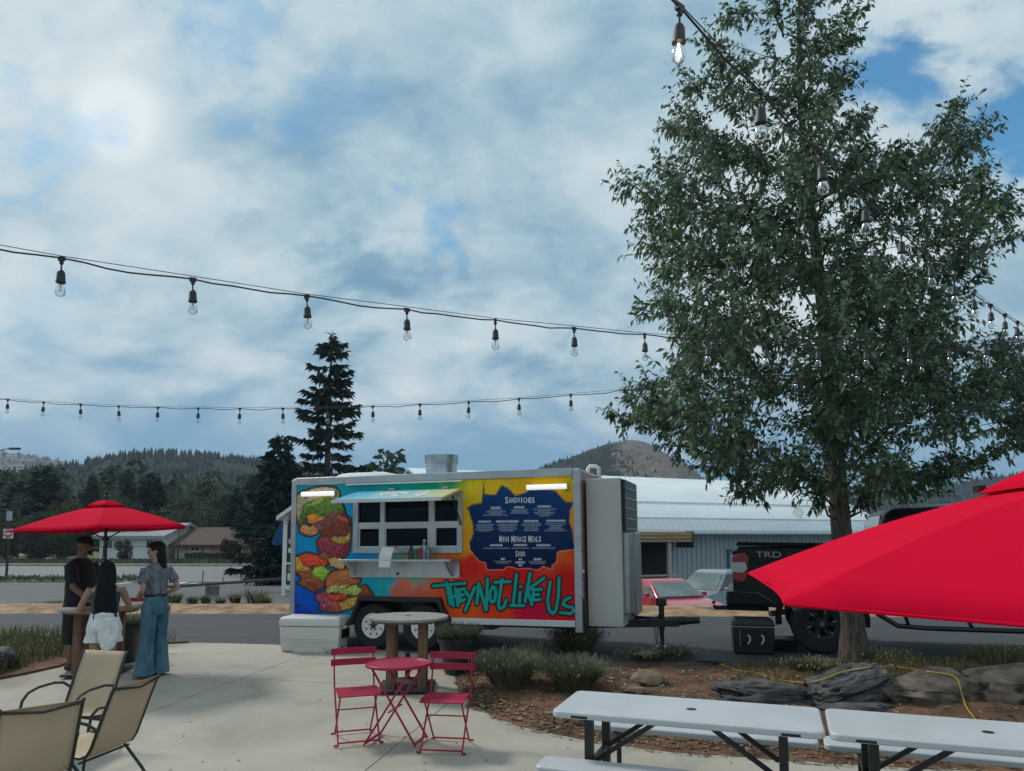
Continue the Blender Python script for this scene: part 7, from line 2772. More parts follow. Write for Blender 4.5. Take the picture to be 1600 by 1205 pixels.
def sling_chair(loc, rz, label, back=0.97):
    t = thing('patio_chair', label, 'chair', loc, rz, 'beige sling patio chairs')
    hw = 0.275
    path = [(0.27, 0.40), (0.24, 0.425), (0.15, 0.41), (0.0, 0.375), (-0.15, 0.36), (-0.21, 0.38), (-0.25, 0.44), (-0.31, 0.60), (-0.375, 0.78), (-0.43, 0.92), (-0.455, back), (-0.470, back + 0.004)]
    R_ = []
    for (y, z) in path:
        sag = 0.018 if -0.4 < y < 0.22 else 0.004
        R_.append([(-hw + 2 * hw * k / 8, y - sag * sin(pi * k / 8) * (0.7 if z > 0.45 else 0), z - sag * sin(pi * k / 8) * (1 if z < 0.45 else 0.2)) for k in range(9)])
    vs, fs = [], []
    for r in R_:
        vs += r
    m = len(R_)
    for i in range(m - 1):
        for k in range(8):
            fs.append((i * 9 + k, i * 9 + k + 1, (i + 1) * 9 + k + 1, (i + 1) * 9 + k))
    s = MB().add(vs, fs).build('sling', SLING, t, smooth=True, angle=60)
    sd = s.modifiers.new('thick', 'SOLIDIFY')
    sd.thickness = 0.004
    for sx in (-1, 1):
        x = sx * (hw + 0.010)
        MB().tube([(x, y, z) for (y, z) in path], 0.0145, 8).build('side_rail', FRAME, t, smooth=True)
        ax = sx * (hw + 0.045)
        MB().tube([(x, -0.30, 0.60), (ax, -0.24, 0.655), (ax, -0.12, 0.675), (ax, 0.08, 0.665), (ax, 0.20, 0.63), (ax, 0.265, 0.56), (ax, 0.29, 0.45), (ax, 0.305, 0.25), (ax, 0.33, 0.01)], 0.0145, 8).build('arm', FRAME, t, smooth=True)
        MB().tube([(x, 0.10, 0.395), (ax, -0.10, 0.33), (ax, -0.30, 0.12), (ax, -0.385, 0.01)], 0.0145, 8).build('rear_leg', FRAME, t, smooth=True)
    MB().tube([(-hw - 0.01, -0.455, back - 0.02), (0, -0.485, back - 0.05), (hw + 0.01, -0.455, back - 0.02)], 0.011, 8).build('top_rail', FRAME, t, smooth=True)
    MB().tube([(-hw - 0.03, -0.16, 0.325), (hw + 0.03, -0.16, 0.325)], 0.011, 8).build('cross_rail', FRAME, t)
    MB().tube([(-hw - 0.04, 0.285, 0.36), (hw + 0.04, 0.285, 0.36)], 0.011, 8).build('cross_rail', FRAME, t)
    return t


c = sling_chair(pz((-3.89, 6.66)), radians(166), 'beige sling patio chair facing the camera, farthest of the three')
c.scale = (0.84,) * 3
c = sling_chair(pz((-3.20, 5.78)), radians(79), 'beige sling patio chair on the right, seen from its back and side')
c.scale = (0.84,) * 3
c = sling_chair(pz((-3.35, 5.24)), radians(46), 'beige sling patio chair in the lower left corner, back towards us')
c.scale = (0.84,) * 3

# ================================================================ parasols
REDF = mat('parasol_red', (0.70, 0.004, 0.035), 0.9, var=0.05, scale=3, bump=0.12, bscale=400, trans=0.10, spec=0.05)


def parasol(label, C, R, N_, yaw, rim, rise, ground, tilt=(0, 0), vent=0.26, pole_mat=None):
    t = thing('parasol', label, 'parasol', (C[0], C[1], ground), 0, 'red market parasols')
    t.rotation_euler = (tilt[0], tilt[1], 0)
    z0 = rim - ground
    apex = z0 + rise

    def canopy(r0, r1, za, zb, sag, nr=8, ns=10, edge=0.0):
        vs, fs = [], []
        for i in range(nr + 1):
            u = i / nr
            r = r0 + (r1 - r0) * u
            for k in range(N_ * ns):
                seg, f = divmod(k, ns)
                f /= ns
                a0, a1 = yaw + 2 * pi * seg / N_, yaw + 2 * pi * (seg + 1) / N_
                p = Vector((cos(a0), sin(a0), 0)).lerp(Vector((cos(a1), sin(a1), 0)), f) * r
                # the cloth dips a little between the ribs, more at the rim; hem pulls in
                b = sin(pi * f)
                p *= 1 - edge * b * u * u
                z = za + (zb - za) * u - sag * b * u + 0.02 * sin(pi * u) + 0.007 * fbm(p.x * 3.2 + yaw, p.y * 3.2, 2.0, 3) * b * u
                vs.append((p.x, p.y, z))
        m = N_ * ns
        for i in range(nr):
            for k in range(m):
                fs.append((i * m + k, i * m + (k + 1) % m, (i + 1) * m + (k + 1) % m, (i + 1) * m + k))
        return MB().add(vs, fs)
    kv = vent / R
    o = canopy(vent * 0.75, R, apex - rise * kv * 0.75, z0, 0.014, edge=0.03).build('canopy', REDF, t, smooth=True, angle=8)
    s = o.modifiers.new('thick', 'SOLIDIFY')
    s.thickness = 0.003
    v = canopy(0.03, vent, apex + 0.03, apex - rise * kv + 0.025, 0.006, nr=4, edge=0.02).build('vent_flap', REDF, t, smooth=True, angle=8)
    s = v.modifiers.new('thick', 'SOLIDIFY')
    s.thickness = 0.003
    for k in range(N_):
        # a doubled hem along each edge
        a, a1 = yaw + 2 * pi * k / N_, yaw + 2 * pi * (k + 1) / N_
        u0, u1 = Vector((cos(a), sin(a), 0)), Vector((cos(a1), sin(a1), 0))
        hm = []
        for q in range(11):
            b = sin(pi * q / 10)
            p = u0.lerp(u1, q / 10) * R * (1 - 0.03 * b)
            hm.append(p + Vector((0, 0, z0 - 0.014 * b - 0.004)))
        MB().tube(hm, 0.004, 5).build('hem', REDF, o)
    for k in range(N_):
        a = yaw + 2 * pi * k / N_
        MB().tube([(0.03 * cos(a), 0.03 * sin(a), apex - 0.03), (R * 0.985 * cos(a), R * 0.985 * sin(a), z0 - 0.012)], 0.008, 6).build('rib', DSTEEL, t)
        MB().tube([(0.03 * cos(a), 0.03 * sin(a), z0 - 0.12), (R * 0.5 * cos(a), R * 0.5 * sin(a), z0 + rise * 0.5 - 0.02)], 0.006, 6).build('strut', DSTEEL, t)
        MB().box((vent * 0.98 * cos(a), vent * 0.98 * sin(a), apex - rise * kv + 0.035), (0.02, 0.03, 0.02)).build('vent_tab', BLACKP, t)
    MB().tube([(0, 0, 0.05), (0, 0, apex + 0.02)], 0.019, 12).build('pole', pole_mat or BLACKP, t, smooth=True)
    MB().lathe([(0.0, 0.15), (0.018, 0.145), (0.026, 0.125), (0.018, 0.10), (0.03, 0.09), (0.034, 0.06), (0.0, 0.055)], (0, 0, apex), 14).build('finial', BLACKP, t, smooth=True)
    MB().lathe([(0, 0), (0.045, 0), (0.045, 0.05), (0.0, 0.05)], (0, 0, z0 - 0.15), 14).build('runner', BLACKP, t)
    return t


uC = at_depth(156, 827, 9.95)
parasol('red market parasol over the people at the bar table', (uC.x + 0.15, 9.95), 1.14, 6, radians(-6), uC.z + 0.0, 0.36, pt_loc[2] + 0.06, tilt=(0, radians(-2.2)))
UC = (1.74, 1.80)
t_ = parasol('big red parasol filling the right edge close to the camera', UC, 1.25, 6, 2.364, 1.622, 0.40, patio_z(1.8), vent=0.53)
MB().lathe([(0, 0), (0.26, 0), (0.25, 0.05), (0.05, 0.09), (0.03, 0.3), (0, 0.3)], (0, 0, 0.0), 24).build('base', BLACKP, t_, smooth=True)

# ================================================================ string lights
WIRE = mat('wire_black', (0.018, 0.022, 0.024), 0.6)
SOCK = mat('socket_black', (0.016, 0.020, 0.022), 0.5)
BULB = glass_mat('bulb_glass', (0.90, 0.93, 0.93), 0.03)
FIL = mat('filament', (0.35, 0.32, 0.28), 0.5)


def lit_mat():
    m = bpy.data.materials.new('filament_lit')
    m.use_nodes = True
    b = m.node_tree.nodes['Principled BSDF']
    b.inputs['Base Color'].default_value = (1, .85, .6, 1)
    b.inputs['Emission Color'].default_value = (1.0, 0.80, 0.50, 1)
    b.inputs['Emission Strength'].default_value = 9.0
    return m


LIT = lit_mat()
sock_me = MB().lathe([(0.0, -0.012), (0.009, -0.010), (0.010, -0.03), (0.004, -0.034), (0.004, -0.060), (0.012, -0.064), (0.019, -0.078), (0.021, -0.115), (0.023, -0.118), (0.023, -0.128), (0.014, -0.130), (0, -0.13)], (0, 0, 0), 14)
sock_me.box((0, 0, -0.004), (0.034, 0.016, 0.022))
sock_me = sock_me.mesh('socket')
sock_me.materials.append(SOCK)
sock_me.shade_smooth(); sock_me.set_sharp_from_angle(angle=radians(45))
bulb_me = MB().lathe([(0.012, -0.128), (0.016, -0.140), (0.0235, -0.158), (0.025, -0.172), (0.022, -0.186), (0.013, -0.196), (0.0, -0.199)], (0, 0, 0), 16).mesh('bulb')
bulb_me.materials.append(BULB)
bulb_me.shade_smooth()
def fil_mesh(m):
    b = MB().tube([(0, 0, -0.128), (0, 0, -0.150)], 0.004, 6)
    b.tube([(-0.004, 0, -0.148), (-0.008, 0, -0.172), (0, 0, -0.166), (0.008, 0, -0.172), (0.004, 0, -0.148)], 0.0016 if m is FIL else 0.0035, 5)
    me = b.mesh('filament')
    me.materials.append(m)
    return me


fil_me, lit_me = fil_mesh(FIL), fil_mesh(LIT)


def string_lights(label, fit, i0, i1, lit=(), skip=(), wire_r=0.0045, guide=True):
    X0, Y0, an, z0, z1, z2 = fit

    def at(i):
        return Vector((X0 + i * 0.61 * cos(an), Y0 + i * 0.61 * sin(an), z0 + z1 * i + z2 * i * i))
    t = thing('string_lights', label, 'string lights', at(0), 0, 'strings of patio lights')
    o = at(0)
    pts = []
    rs = random.Random(int(i1 * 10))
    i = i0
    while i <= i1:
        for k in range(6):
            u = k / 6
            p = at(i).lerp(at(i + 1), u) if i < i1 else at(i)
            p.z -= 0.018 * sin(pi * u) * rs.uniform(0.3, 1.2)
            pts.append(p - o)
            if i >= i1:
                break
        i += 1
    MB().tube(pts, wire_r, 6).build('cable', WIRE, t, smooth=True)
    if guide:
        MB().tube([at(i) - o + Vector((0, 0, 0.010 + 0.006 * (i % 2))) for i in range(i0, i1 + 1)], 0.0022, 5).build('guide_wire', WIRE, t)
    for i in range(i0, i1 + 1):
        if i in skip:
            continue
        p = at(i) - o
        s = bpy.data.objects.new('lamp_socket', sock_me)
        COL.objects.link(s)
        s.parent = t
        s.location = p
        s.rotation_euler = (rs.uniform(-.05, .05), rs.uniform(-.06, .06), rs.uniform(0, 3))
        for nm, me in (('bulb', bulb_me), ('filament', lit_me if i in lit else fil_me)):
            b = bpy.data.objects.new(nm, me)
            COL.objects.link(b)
            b.parent = s
    return t


string_lights('nearer string of clear bulbs crossing the sky from the left edge', (-2.2741, 3.6164, 0.4795, 3.1486, -0.0128, 0.0042), -7, 15)
string_lights('distant string of small bulbs low across the sky behind the spruce', (-7.0415, 10.1899, -0.2330, 3.6504, -0.0662, 0.0034), -9, 21)
string_lights('string of bulbs sloping down across the leafy tree, one bulb lit', (0.5546, 2.2876, 0.8192, 3.4927, -0.0208, 0.0046), -5, 12, lit=(0,))
tp = thing('light_pole', 'wooden pole at far right where the light strings meet', 'pole', (6.0, 7.85, 0.0))
MB().tube([(0, 0, -0.1), (0, 0, 4.0)], [0.08, 0.06], 10).build('post', POST, tp, smooth=True)
MB().tube([(-0.12, 0, 3.86), (0.12, 0, 3.86)], 0.012, 6).build('eye_bolt', DSTEEL, tp)

# ================================================================ people
SKIN_D = mat('skin_tan', (0.20, 0.105, 0.065), 0.55, var=0.10, scale=8)
SKIN_M = mat('skin_medium', (0.33, 0.185, 0.12), 0.55, var=0.08, scale=8)
SKIN_L = mat('skin_light', (0.42, 0.25, 0.185), 0.55, var=0.08, scale=8)
HAIRB = mat('hair_black', (0.005, 0.005, 0.006), 0.6, spec=0.2, var=0.3, scale=14, stretch=(6, 6, 0.6), bump=0.6, bscale=60)
HAIRN = mat('hair_dark_brown', (0.009, 0.007, 0.008), 0.6, spec=0.25, var=0.3, scale=14, stretch=(6, 6, 0.6), bump=0.6, bscale=60)
CLBLK = mat('cloth_black', (0.010, 0.011, 0.014), 0.85, var=0.2, scale=4)
CLTEE = mat('cloth_tiedye', (0.055, 0.062, 0.085), 0.85, var=0.45, scale=9, col2=(0.17, 0.185, 0.22), stretch=(2, 2, 0.7))
DENIM = mat('cloth_denim', (0.030, 0.105, 0.165), 0.85, var=0.22, scale=5, stretch=(2, 2, 0.5), col2=(0.085, 0.185, 0.245), bump=0.1, bscale=300)
CLWHT = mat('cloth_white', (0.66, 0.66, 0.65), 0.85, var=0.14, scale=14)
CLTEAL = mat('cloth_dark_teal', (0.025, 0.05, 0.055), 0.85, var=0.3, scale=6)
SHOE = mat('shoe_black', (0.012, 0.012, 0.013), 0.6)
EYEM = mat('eye_dark', (0.01, 0.008, 0.007), 0.2)


def ell(cx, cy, z, rx, ry, n=20, tilt=0.0):
    return [(cx + rx * cos(2 * pi * k / n), cy + ry * sin(2 * pi * k / n), z + tilt * ry * sin(2 * pi * k / n)) for k in range(n)]


def ball(mb, c, r, M=None, n=14, m=10):
    R_ = []
    for i in range(m + 1):
        a = -pi / 2 + pi * (0.03 + 0.94 * i / m)
        ring = []
        for k in range(n):
            b = 2 * pi * k / n
            p = Vector((r[0] * cos(a) * cos(b), r[1] * cos(a) * sin(b), r[2] * sin(a)))
            if M is not None:
                p = M @ p
            ring.append((p.x + c[0], p.y + c[1], p.z + c[2]))
        R_.append(ring)
    mb.rings(R_)


def V3(*a):
    return Vector(a)


def head_shape(mb, c, yaw=0.0, pitch=0.0):
    """skull, jaw, nose, ears, brow; face towards +y before turning"""
    M = Matrix.Rotation(yaw, 3, 'Z') @ Matrix.Rotation(pitch, 3, 'X')

    def q(x, y, z):
        p = M @ Vector((x, y, z))
        return (c[0] + p.x, c[1] + p.y, c[2] + p.z)
    ball(mb, q(0, -0.012, 0.025), (0.074, 0.094, 0.088), M)
    ball(mb, q(0, 0.022, -0.035), (0.060, 0.068, 0.078), M)
    ball(mb, q(0, 0.052, -0.085), (0.032, 0.030, 0.024), M)          # chin
    ball(mb, q(0, 0.085, -0.018), (0.013, 0.022, 0.026), M)          # nose
    ball(mb, q(0, 0.070, 0.004), (0.010, 0.022, 0.026), M)
    ball(mb, q(0, 0.078, -0.055), (0.024, 0.014, 0.010), M)          # lips
    ball(mb, q(0, 0.066, 0.030), (0.050, 0.018, 0.012), M)           # brow
    for s in (-1, 1):
        ball(mb, q(s * 0.076, -0.008, -0.008), (0.010, 0.020, 0.032), M)
        ball(mb, q(s * 0.040, 0.055, -0.030), (0.024, 0.022, 0.024), M)
    return q


def hand_shape(mb, w, d, nrm, side):
    """palm and five fingers; d points to the fingertips, nrm out of the back of the hand"""
    d = d.normalized()
    nrm = (nrm - d * nrm.dot(d)).normalized()
    s = d.cross(nrm) * side
    mb.tube([w - d * 0.01, w + d * 0.035, w + d * 0.075], [0.026, 0.034, 0.032], 10)
    for k, (off, L) in enumerate(((-0.030, 0.060), (-0.010, 0.075), (0.010, 0.080), (0.029, 0.070))):
        b = w + d * 0.07 + s * off
        m1 = b + d * L * 0.5 - nrm * 0.008
        tip = b + d * L * 0.88 - nrm * 0.034
        mb.tube([b - d * 0.02, b, m1, tip], [0.011, 0.0105, 0.0095, 0.0075], 8)
    b = w + d * 0.015 + s * 0.030
    mb.tube([b - s * 0.01, b + s * 0.022 + d * 0.022 - nrm * .006, b + s * 0.028 + d * 0.055 - nrm * 0.016], [0.014, 0.012, 0.009], 8)


def arm(mb, sh, el, wr, k=1.0):
    mb.tube([sh, sh.lerp(el, 0.35), el.lerp(sh, 0.12), el, el.lerp(wr, 0.25), el.lerp(wr, 0.7), wr], [0.050 * k, 0.047 * k, 0.039 * k, 0.037 * k, 0.039 * k, 0.030 * k, 0.024 * k], 12)


def leg(mb, hip, kn, an, k=1.0):
    mb.tube([hip, hip.lerp(kn, 0.3), hip.lerp(kn, 0.75), kn, kn.lerp(an, 0.25), kn.lerp(an, 0.6), an], [0.088 * k, 0.084 * k, 0.062 * k, 0.055 * k, 0.058 * k, 0.046 * k, 0.034 * k], 14)


def foot(mb, an, d, k=1.0):
    d = d.normalized()
    mb.tube([an - d * 0.05 + V3(0, 0, -0.035), an + d * 0.03 + V3(0, 0, -0.035), an + d * 0.12 + V3(0, 0, -0.048), an + d * 0.18 + V3(0, 0, -0.052)], [0.036 * k, 0.044 * k, 0.036 * k, 0.022 * k], 10)
    ball(mb, an, (0.036, 0.036, 0.05))


def torso(mb, zs, k=1.0, lean=0.0):
    mb.rings([ell(0, y + lean * max(0, z - 0.9), z, rx * k, ry * k) for (z, rx, ry, y) in zs])


def strands(mb, root_fn, n, seed):
    rs = random.Random(seed)
    for _ in range(n):
        mb.tube(*root_fn(rs))


# ---------------------------------------------------------------- woman in wide jeans
def woman():
    loc = pz((-4.66, 9.78))
    rz = radians(66)             # turned away to the left
    t = thing('person', 'woman in grey tie-dye tee and wide blue jeans standing beside the table', 'person', loc, rz)
    b = MB()
    hc = V3(0.0, 0.03, 1.61)
    yaw = radians(48)
    q = head_shape(b, hc, yaw, radians(-3))
    b.tube([V3(0, 0.0, 1.38), V3(0, 0.005, 1.46), V3(0, 0.015, 1.54)], [0.062, 0.05, 0.05], 12)
    torso(b, [(0.84, 0.155, 0.10, -0.01), (0.92, 0.165, 0.115, -0.02), (1.02, 0.13, 0.095, 0), (1.12, 0.125, 0.095, 0.01), (1.25, 0.145, 0.11, 0.01), (1.36, 0.165, 0.10, 0), (1.43, 0.12, 0.075, 0)])
    shl, shr = V3(-0.175, 0, 1.385), V3(0.175, 0, 1.385)
    ell_, elr = V3(-0.26, -0.07, 1.11), V3(0.285, -0.09, 1.12)
    wl, wr = V3(-0.13, 0.15, 1.03), V3(0.15, 0.12, 1.00)
    arm(b, shl, ell_, wl, 0.86); arm(b, shr, elr, wr, 0.86)
    hand_shape(b, wl, V3(0.5, 0.5, -0.15), V3(-0.2, 0.3, 0.9), 1)
    hand_shape(b, wr, V3(-0.6, 0.4, 0.0), V3(0.2, 0.5, 0.8), -1)
    for s in (-1, 1):
        leg(b, V3(s * 0.085, 0, 0.88), V3(s * 0.10, 0.02, 0.47), V3(s * 0.105, 0, 0.085), 0.9)
        foot(b, V3(s * 0.105, 0, 0.075), V3(s * 0.15, 1, 0))
    put('body', soft(b, 0.0075, 3), SKIN_L, t)
    # jeans
    j = MB()
    j.rings([ell(0, -0.01, z, rx, ry) for (z, rx, ry) in ((0.80, 0.172, 0.128), (0.88, 0.178, 0.142), (0.96, 0.162, 0.125), (1.045, 0.140, 0.108))])
    for s in (-1, 1):
        j.rings([ell(s * x, y, z, rx, ry) for (x, y, z, rx, ry) in ((0.088, -0.012, 0.90, 0.09, 0.125), (0.092, -0.008, 0.74, 0.088, 0.105), (0.102, 0.0, 0.50, 0.080, 0.088), (0.112, 0.0, 0.28, 0.098, 0.10), (0.122, 0.0, 0.035, 0.125, 0.13))])
        ball(j, (s * 0.075, -0.085, 0.86), (0.075, 0.065, 0.085))
    jo = put('jeans', soft(j, 0.009, 3, 0.010, 7.0, (1, 1, 0.55)), DENIM, t)
    jn = MB()
    for s in (-1, 1):
        for (xa, za, xb, zb) in ((0.03, 0.93, 0.12, 0.935), (0.03, 0.93, 0.035, 0.83), (0.12, 0.935, 0.115, 0.83), (0.035, 0.83, 0.075, 0.805), (0.115, 0.83, 0.075, 0.805)):
            jn.bar((s * xa, -0.162, za), (s * xb, -0.162 + 0.022 * (xb > .1), zb), 0.006, 0.006)
    jn.build('pocket_stitching', mat('stitch', (0.12, 0.2, 0.25), 0.9), jo)
    MB().rings([ell(0, -0.006, z, 0.148, 0.117, 28) for z in (1.02, 1.055)], cap=False).build('belt', SHOE, t, smooth=True)
    # tee tucked in, loose sleeves
    s_ = MB()
    torso(s_, [(1.03, 0.142, 0.110, 0), (1.08, 0.155, 0.122, 0), (1.18, 0.158, 0.122, 0.005), (1.28, 0.172, 0.128, 0.008), (1.37, 0.182, 0.112, 0), (1.425, 0.13, 0.085, 0), (1.455, 0.078, 0.068, 0.002)])
    for (sh, e) in ((shl, ell_), (shr, elr)):
        s_.tube([sh + V3(0, 0, 0.0), sh.lerp(e, 0.3), sh.lerp(e, 0.66)], [0.058, 0.060, 0.064], 14)
    put('t_shirt', soft(s_, 0.009, 3, 0.012, 9.0, (1, 1, 0.6)), CLTEE, t)
    # shoulder-length dark hair, fringe at the brow
    h = MB()
    M = Matrix.Rotation(yaw, 3, 'Z')
    def hp_(x, y, z):
        p = M @ V3(x, y, z)
        return V3(hc.x + p.x, hc.y + p.y, hc.z + p.z)
    ball(h, hp_(0, -0.022, 0.042), (0.088, 0.102, 0.094), M)
    ball(h, hp_(0, 0.045, 0.078), (0.066, 0.05, 0.034), M)
    R_ = []
    for (z, y, rx, ry) in ((0.06, -0.04, 0.086, 0.075), (-0.03, -0.055, 0.092, 0.066), (-0.12, -0.065, 0.094, 0.058), (-0.20, -0.072, 0.082, 0.045), (-0.27, -0.075, 0.055, 0.028)):
        c = hp_(0, y, z)
        R_.append([tuple(c + (M @ V3(rx * cos(2 * pi * k / 18), ry * sin(2 * pi * k / 18), 0))) for k in range(18)])
    h.rings(R_)
    rs = random.Random(2)
    for k in range(46):
        a = rs.uniform(pi * 0.98, pi * 2.02)
        x0, y0 = 0.084 * cos(a), -0.05 + 0.062 * sin(a)
        h.tube([hp_(x0, y0, 0.0), hp_(x0 * 1.05, y0 * 1.05 - .01, -0.15), hp_(x0 * rs.uniform(.7, 1.2), y0 - 0.02, rs.uniform(-0.33, -0.22))], [0.010, 0.011, 0.004], 6)
    put('hair', soft(h, 0.007, 2, 0.006, 30, (1, 1, 0.15)), HAIRN, t)
    for s in (-1, 1):
        MB_ = MB(); ball(MB_, q(s * 0.032, 0.079, 0.010), (0.012, 0.007, 0.007), None, 10, 6)
        MB_.build('eye', EYEM, t, smooth=True)


# ---------------------------------------------------------------- girl with long hair, back to us
def girl():
    loc = pz((-4.83, 8.9))
    t = thing('person', 'person with long black hair and white shorts leaning on the table', 'person', loc, radians(29))
    b = MB()
    hc = V3(0.0, 0.20, 1.40)
    head_shape(b, hc, 0.0, radians(-14))
    b.tube([V3(0, 0.10, 1.20), V3(0, 0.145, 1.27), V3(0, 0.18, 1.33)], [0.058, 0.047, 0.047], 12)
    b.rings([ell(0, y, z, rx, ry, tilt=tl) for (z, rx, ry, y, tl) in ((0.74, 0.16, 0.11, 0, 0), (0.82, 0.165, 0.115, 0, -.1), (0.92, 0.135, 0.095, 0.03, -.2), (1.02, 0.135, 0.095, 0.06, -.25), (1.12, 0.15, 0.10, 0.09, -.25), (1.20, 0.155, 0.085, 0.11, -.2), (1.245, 0.10, 0.06, 0.12, 0))])
    for s in (-1, 1):
        sh = V3(s * 0.165, 0.10, 1.195)
        e = V3(s * 0.275, 0.20, 0.945)
        w = V3(s * 0.12, 0.44, 0.925)
        arm(b, sh, e, w, 0.92)
        hand_shape(b, w, V3(-s * 0.5, 0.8, -0.02), V3(0, 0, 1), s)
        leg(b, V3(s * 0.085, 0, 0.80), V3(s * 0.085, 0.0, 0.44), V3(s * 0.08, -0.02, 0.08), 0.95)
        foot(b, V3(s * 0.08, -0.02, 0.075), V3(s * 0.1, 1, 0))
    put('body', soft(b, 0.0075, 3), SKIN_M, t)
    sh = MB()
    sh.rings([ell(0, -0.005, z, rx, ry) for (z, rx, ry) in ((0.70, 0.182, 0.142), (0.78, 0.184, 0.148), (0.86, 0.162, 0.125), (0.925, 0.148, 0.112))])
    for s in (-1, 1):
        sh.rings([ell(s * x, y, z, rx, ry) for (x, y, z, rx, ry) in ((0.088, 0, 0.80, 0.095, 0.135), (0.094, 0, 0.66, 0.100, 0.125), (0.102, 0, 0.585, 0.106, 0.124))])
        ball(sh, (s * 0.08, -0.095, 0.76), (0.085, 0.07, 0.09))
    put('shorts', soft(sh, 0.009, 3, 0.014, 10.0, (1, 1, 0.7)), CLWHT, t)
    # pale jacket knotted round the hips hangs over the shorts
    jk = MB()
    jk.rings([[(0.045 + rx * cos(2 * pi * k / 16), -0.165 + 0.018 * sin(2 * pi * k / 16) - (0.02 if z < .7 else 0), z) for k in range(16)] for (z, rx) in ((0.87, 0.10), (0.76, 0.12), (0.65, 0.115), (0.56, 0.085), (0.51, 0.04))])
    put('knotted_jacket', soft(jk, 0.008, 2, 0.014, 14.0, (1, 1, 0.6)), CLWHT, t)
    tp_ = MB()
    tp_.rings([ell(0, y, z, rx, ry, tilt=tl) for (z, rx, ry, y, tl) in ((0.90, 0.148, 0.108, 0.02, -.15), (0.98, 0.146, 0.107, 0.05, -.22), (1.08, 0.155, 0.110, 0.08, -.25), (1.15, 0.155, 0.100, 0.098, -.25))])
    for s in (-1, 1):
        tp_.tube([V3(s * 0.09, 0.03, 1.12), V3(s * 0.10, 0.06, 1.215), V3(s * 0.095, 0.14, 1.225), V3(s * 0.09, 0.19, 1.14)], 0.018, 8)
    put('tank_top', soft(tp_, 0.008, 2, 0.005, 12), CLTEAL, t)
    h = MB()
    ball(h, (0, 0.185, 1.435), (0.090, 0.104, 0.100))
    R_ = []
    for (z, y, rx, ry) in ((1.46, 0.15, 0.088, 0.080), (1.36, 0.12, 0.098, 0.075), (1.24, 0.065, 0.104, 0.060), (1.12, 0.005, 0.108, 0.045), (1.00, -0.045, 0.100, 0.036), (0.93, -0.075, 0.075, 0.026)):
        R_.append(ell(0, y, z, rx, ry))
    h.rings(R_)
    rs = random.Random(5)
    for k in range(70):
        x = rs.uniform(-0.10, 0.10)
        h.tube([V3(x * 0.9, 0.03, 1.24), V3(x * 1.1, -0.035, 1.05), V3(x * rs.uniform(.75, 1.35), -0.10, rs.uniform(0.74, 0.95))], [0.013, 0.013, 0.003], 6)
    put('hair', soft(h, 0.0075, 2, 0.008, 34, (1, 1, 0.12)), HAIRB, t)


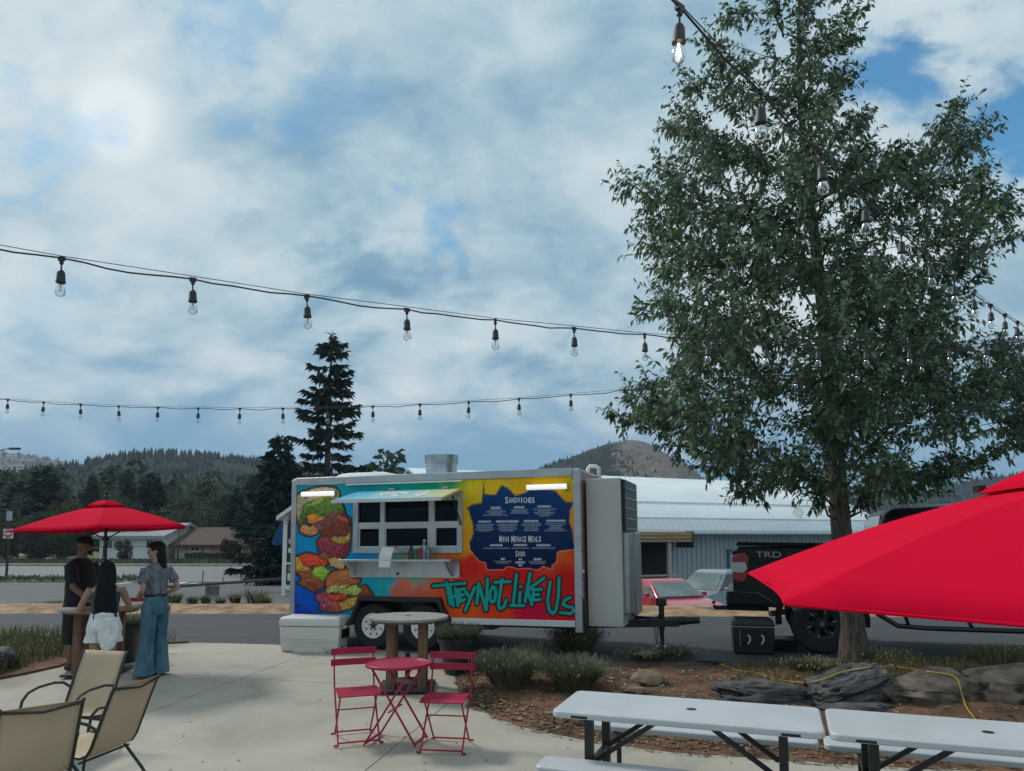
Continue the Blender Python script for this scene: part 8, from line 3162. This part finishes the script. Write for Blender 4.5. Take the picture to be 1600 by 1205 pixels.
# ---------------------------------------------------------------- man in black
def man():
    loc = pz((-5.90, 10.2))
    rz = radians(-95)
    t = thing('person', 'man in black cap, black shirt and long black shorts by the table', 'person', loc, rz)
    b = MB()
    hc = V3(0.0, 0.05, 1.665)
    q = head_shape(b, hc, radians(22), radians(-6))
    b.tube([V3(0, 0.0, 1.42), V3(0, 0.012, 1.51), V3(0, 0.03, 1.60)], [0.075, 0.064, 0.062], 12)
    torso(b, [(0.86, 0.17, 0.125, 0.0), (0.96, 0.175, 0.145, 0.02), (1.06, 0.175, 0.155, 0.03), (1.20, 0.185, 0.145, 0.02), (1.34, 0.20, 0.125, 0), (1.43, 0.165, 0.09, 0), (1.48, 0.10, 0.07, 0)])
    shl, shr = V3(-0.205, 0, 1.415), V3(0.205, 0, 1.415)
    elr, wr = V3(0.275, 0.10, 1.12), V3(0.20, 0.30, 0.925)
    ell_, wl = V3(-0.275, 0.12, 1.12), V3(-0.14, 0.36, 0.93)
    arm(b, shr, elr, wr, 1.08); arm(b, shl, ell_, wl, 1.08)
    hand_shape(b, wr, V3(-0.25, 0.9, -0.1), V3(0.1, 0, 1), -1)
    hand_shape(b, wl, V3(0.3, 0.9, -0.1), V3(-0.1, 0, 1), 1)
    for s in (-1, 1):
        leg(b, V3(s * 0.10, 0, 0.88), V3(s * 0.115, 0.01, 0.49), V3(s * 0.12, 0, 0.09), 1.05)
    put('body', soft(b, 0.0075, 3), SKIN_D, t)
    for s in (-1, 1):
        f = MB()
        foot(f, V3(s * 0.12, 0, 0.085), V3(s * 0.2, 1, 0), 1.25)
        put('shoe', soft(f, 0.009, 2), SHOE, t)
    sh = MB()
    sh.rings([ell(0, 0.005, z, rx, ry) for (z, rx, ry) in ((0.80, 0.195, 0.155), (0.90, 0.192, 0.160), (1.02, 0.185, 0.160))])
    for s in (-1, 1):
        sh.rings([ell(s * x, 0.005, z, rx, ry) for (x, z, rx, ry) in ((0.10, 0.90, 0.105, 0.14), (0.112, 0.68, 0.112, 0.128), (0.122, 0.36, 0.112, 0.118))])
    put('shorts', soft(sh, 0.010, 3, 0.012, 8.0, (1, 1, 0.6)), CLBLK, t)
    s_ = MB()
    torso(s_, [(0.86, 0.205, 0.172, 0.015), (0.96, 0.208, 0.182, 0.02), (1.08, 0.205, 0.180, 0.025), (1.22, 0.212, 0.168, 0.02), (1.36, 0.222, 0.145, 0), (1.44, 0.185, 0.105, 0), (1.495, 0.10, 0.085, 0.005)])
    for (sh_, e) in ((shl, ell_), (shr, elr)):
        s_.tube([sh_, sh_.lerp(e, 0.4), sh_.lerp(e, 0.85)], [0.082, 0.084, 0.086], 14)
    put('shirt', soft(s_, 0.010, 3, 0.012, 7.0, (1, 1, 0.6)), CLBLK, t)
    # cap with a brim
    c = MB()
    M = Matrix.Rotation(radians(22), 3, 'Z') @ Matrix.Rotation(radians(-6), 3, 'X')
    def hq(x, y, z):
        p = M @ V3(x, y, z)
        return (hc.x + p.x, hc.y + p.y, hc.z + p.z)
    c.rings([[hq(rx * cos(2 * pi * k / 22), -0.012 + ry * sin(2 * pi * k / 22), z) for k in range(22)] for (z, rx, ry) in ((0.028, 0.084, 0.106), (0.06, 0.086, 0.108), (0.095, 0.076, 0.096), (0.122, 0.045, 0.06), (0.13, 0.01, 0.012))])
    cap = c.build('cap', CLBLK, t, smooth=True, angle=60)
    br = MB()
    top, bot = [], []
    for k in range(13):
        a = pi * k / 12
        top.append(hq(0.075 * cos(a), 0.055 + 0.10 * sin(a), 0.036 - 0.012 * abs(cos(a))))
        bot.append(hq(0.075 * cos(a), 0.055 + 0.10 * sin(a), 0.030 - 0.012 * abs(cos(a))))
    n = len(top)
    br.add(top + bot, [tuple(range(n)), tuple(reversed(range(n, 2 * n)))] + [(k, n + k, n + k + 1, k + 1) for k in range(n - 1)] + [(0, n - 1, 2 * n - 1, n)])
    br.build('brim', CLBLK, cap)
    for s in (-1, 1):
        e = MB(); ball(e, q(s * 0.032, 0.079, 0.010), (0.012, 0.007, 0.007), None, 10, 6)
        e.build('eye', EYEM, t, smooth=True)
    bd = MB()
    bd.rings([[hq(0.058 * s1, 0.058 + yy, zz) for (s1, yy, zz) in ((-1, 0, -0.06), (-.5, 0.04, -0.062), (0, 0.05, -0.064), (.5, 0.04, -0.062), (1, 0, -0.06), (.5, 0.02, -0.105), (0, 0.03, -0.115), (-.5, 0.02, -0.105))], [hq(0.05 * s1, 0.05 + yy * .5, zz) for (s1, yy, zz) in ((-1, 0, -0.06), (-.5, 0.04, -0.062), (0, 0.05, -0.064), (.5, 0.04, -0.062), (1, 0, -0.06), (.5, 0.02, -0.105), (0, 0.03, -0.115), (-.5, 0.02, -0.105))]])
    bd.build('beard', HAIRB, t, smooth=True)


woman()
girl()
man()


# ================================================================ air
def haze():
    mb = MB().span((-1260, -62, -6.0), (1260, 1420, 150))
    m = bpy.data.materials.new('haze_air')
    m.use_nodes = True
    t = m.node_tree
    t.nodes.clear()
    v = N(t, 'ShaderNodeVolumePrincipled')
    v.inputs['Color'].default_value = (0.66, 0.80, 0.98, 1)
    v.inputs['Density'].default_value = 0.00034
    v.inputs['Anisotropy'].default_value = 0.2
    o = N(t, 'ShaderNodeOutputMaterial')
    t.links.new(v.outputs[0], o.inputs['Volume'])
    tag(mb.build('haze', m), kind='stuff')


haze()
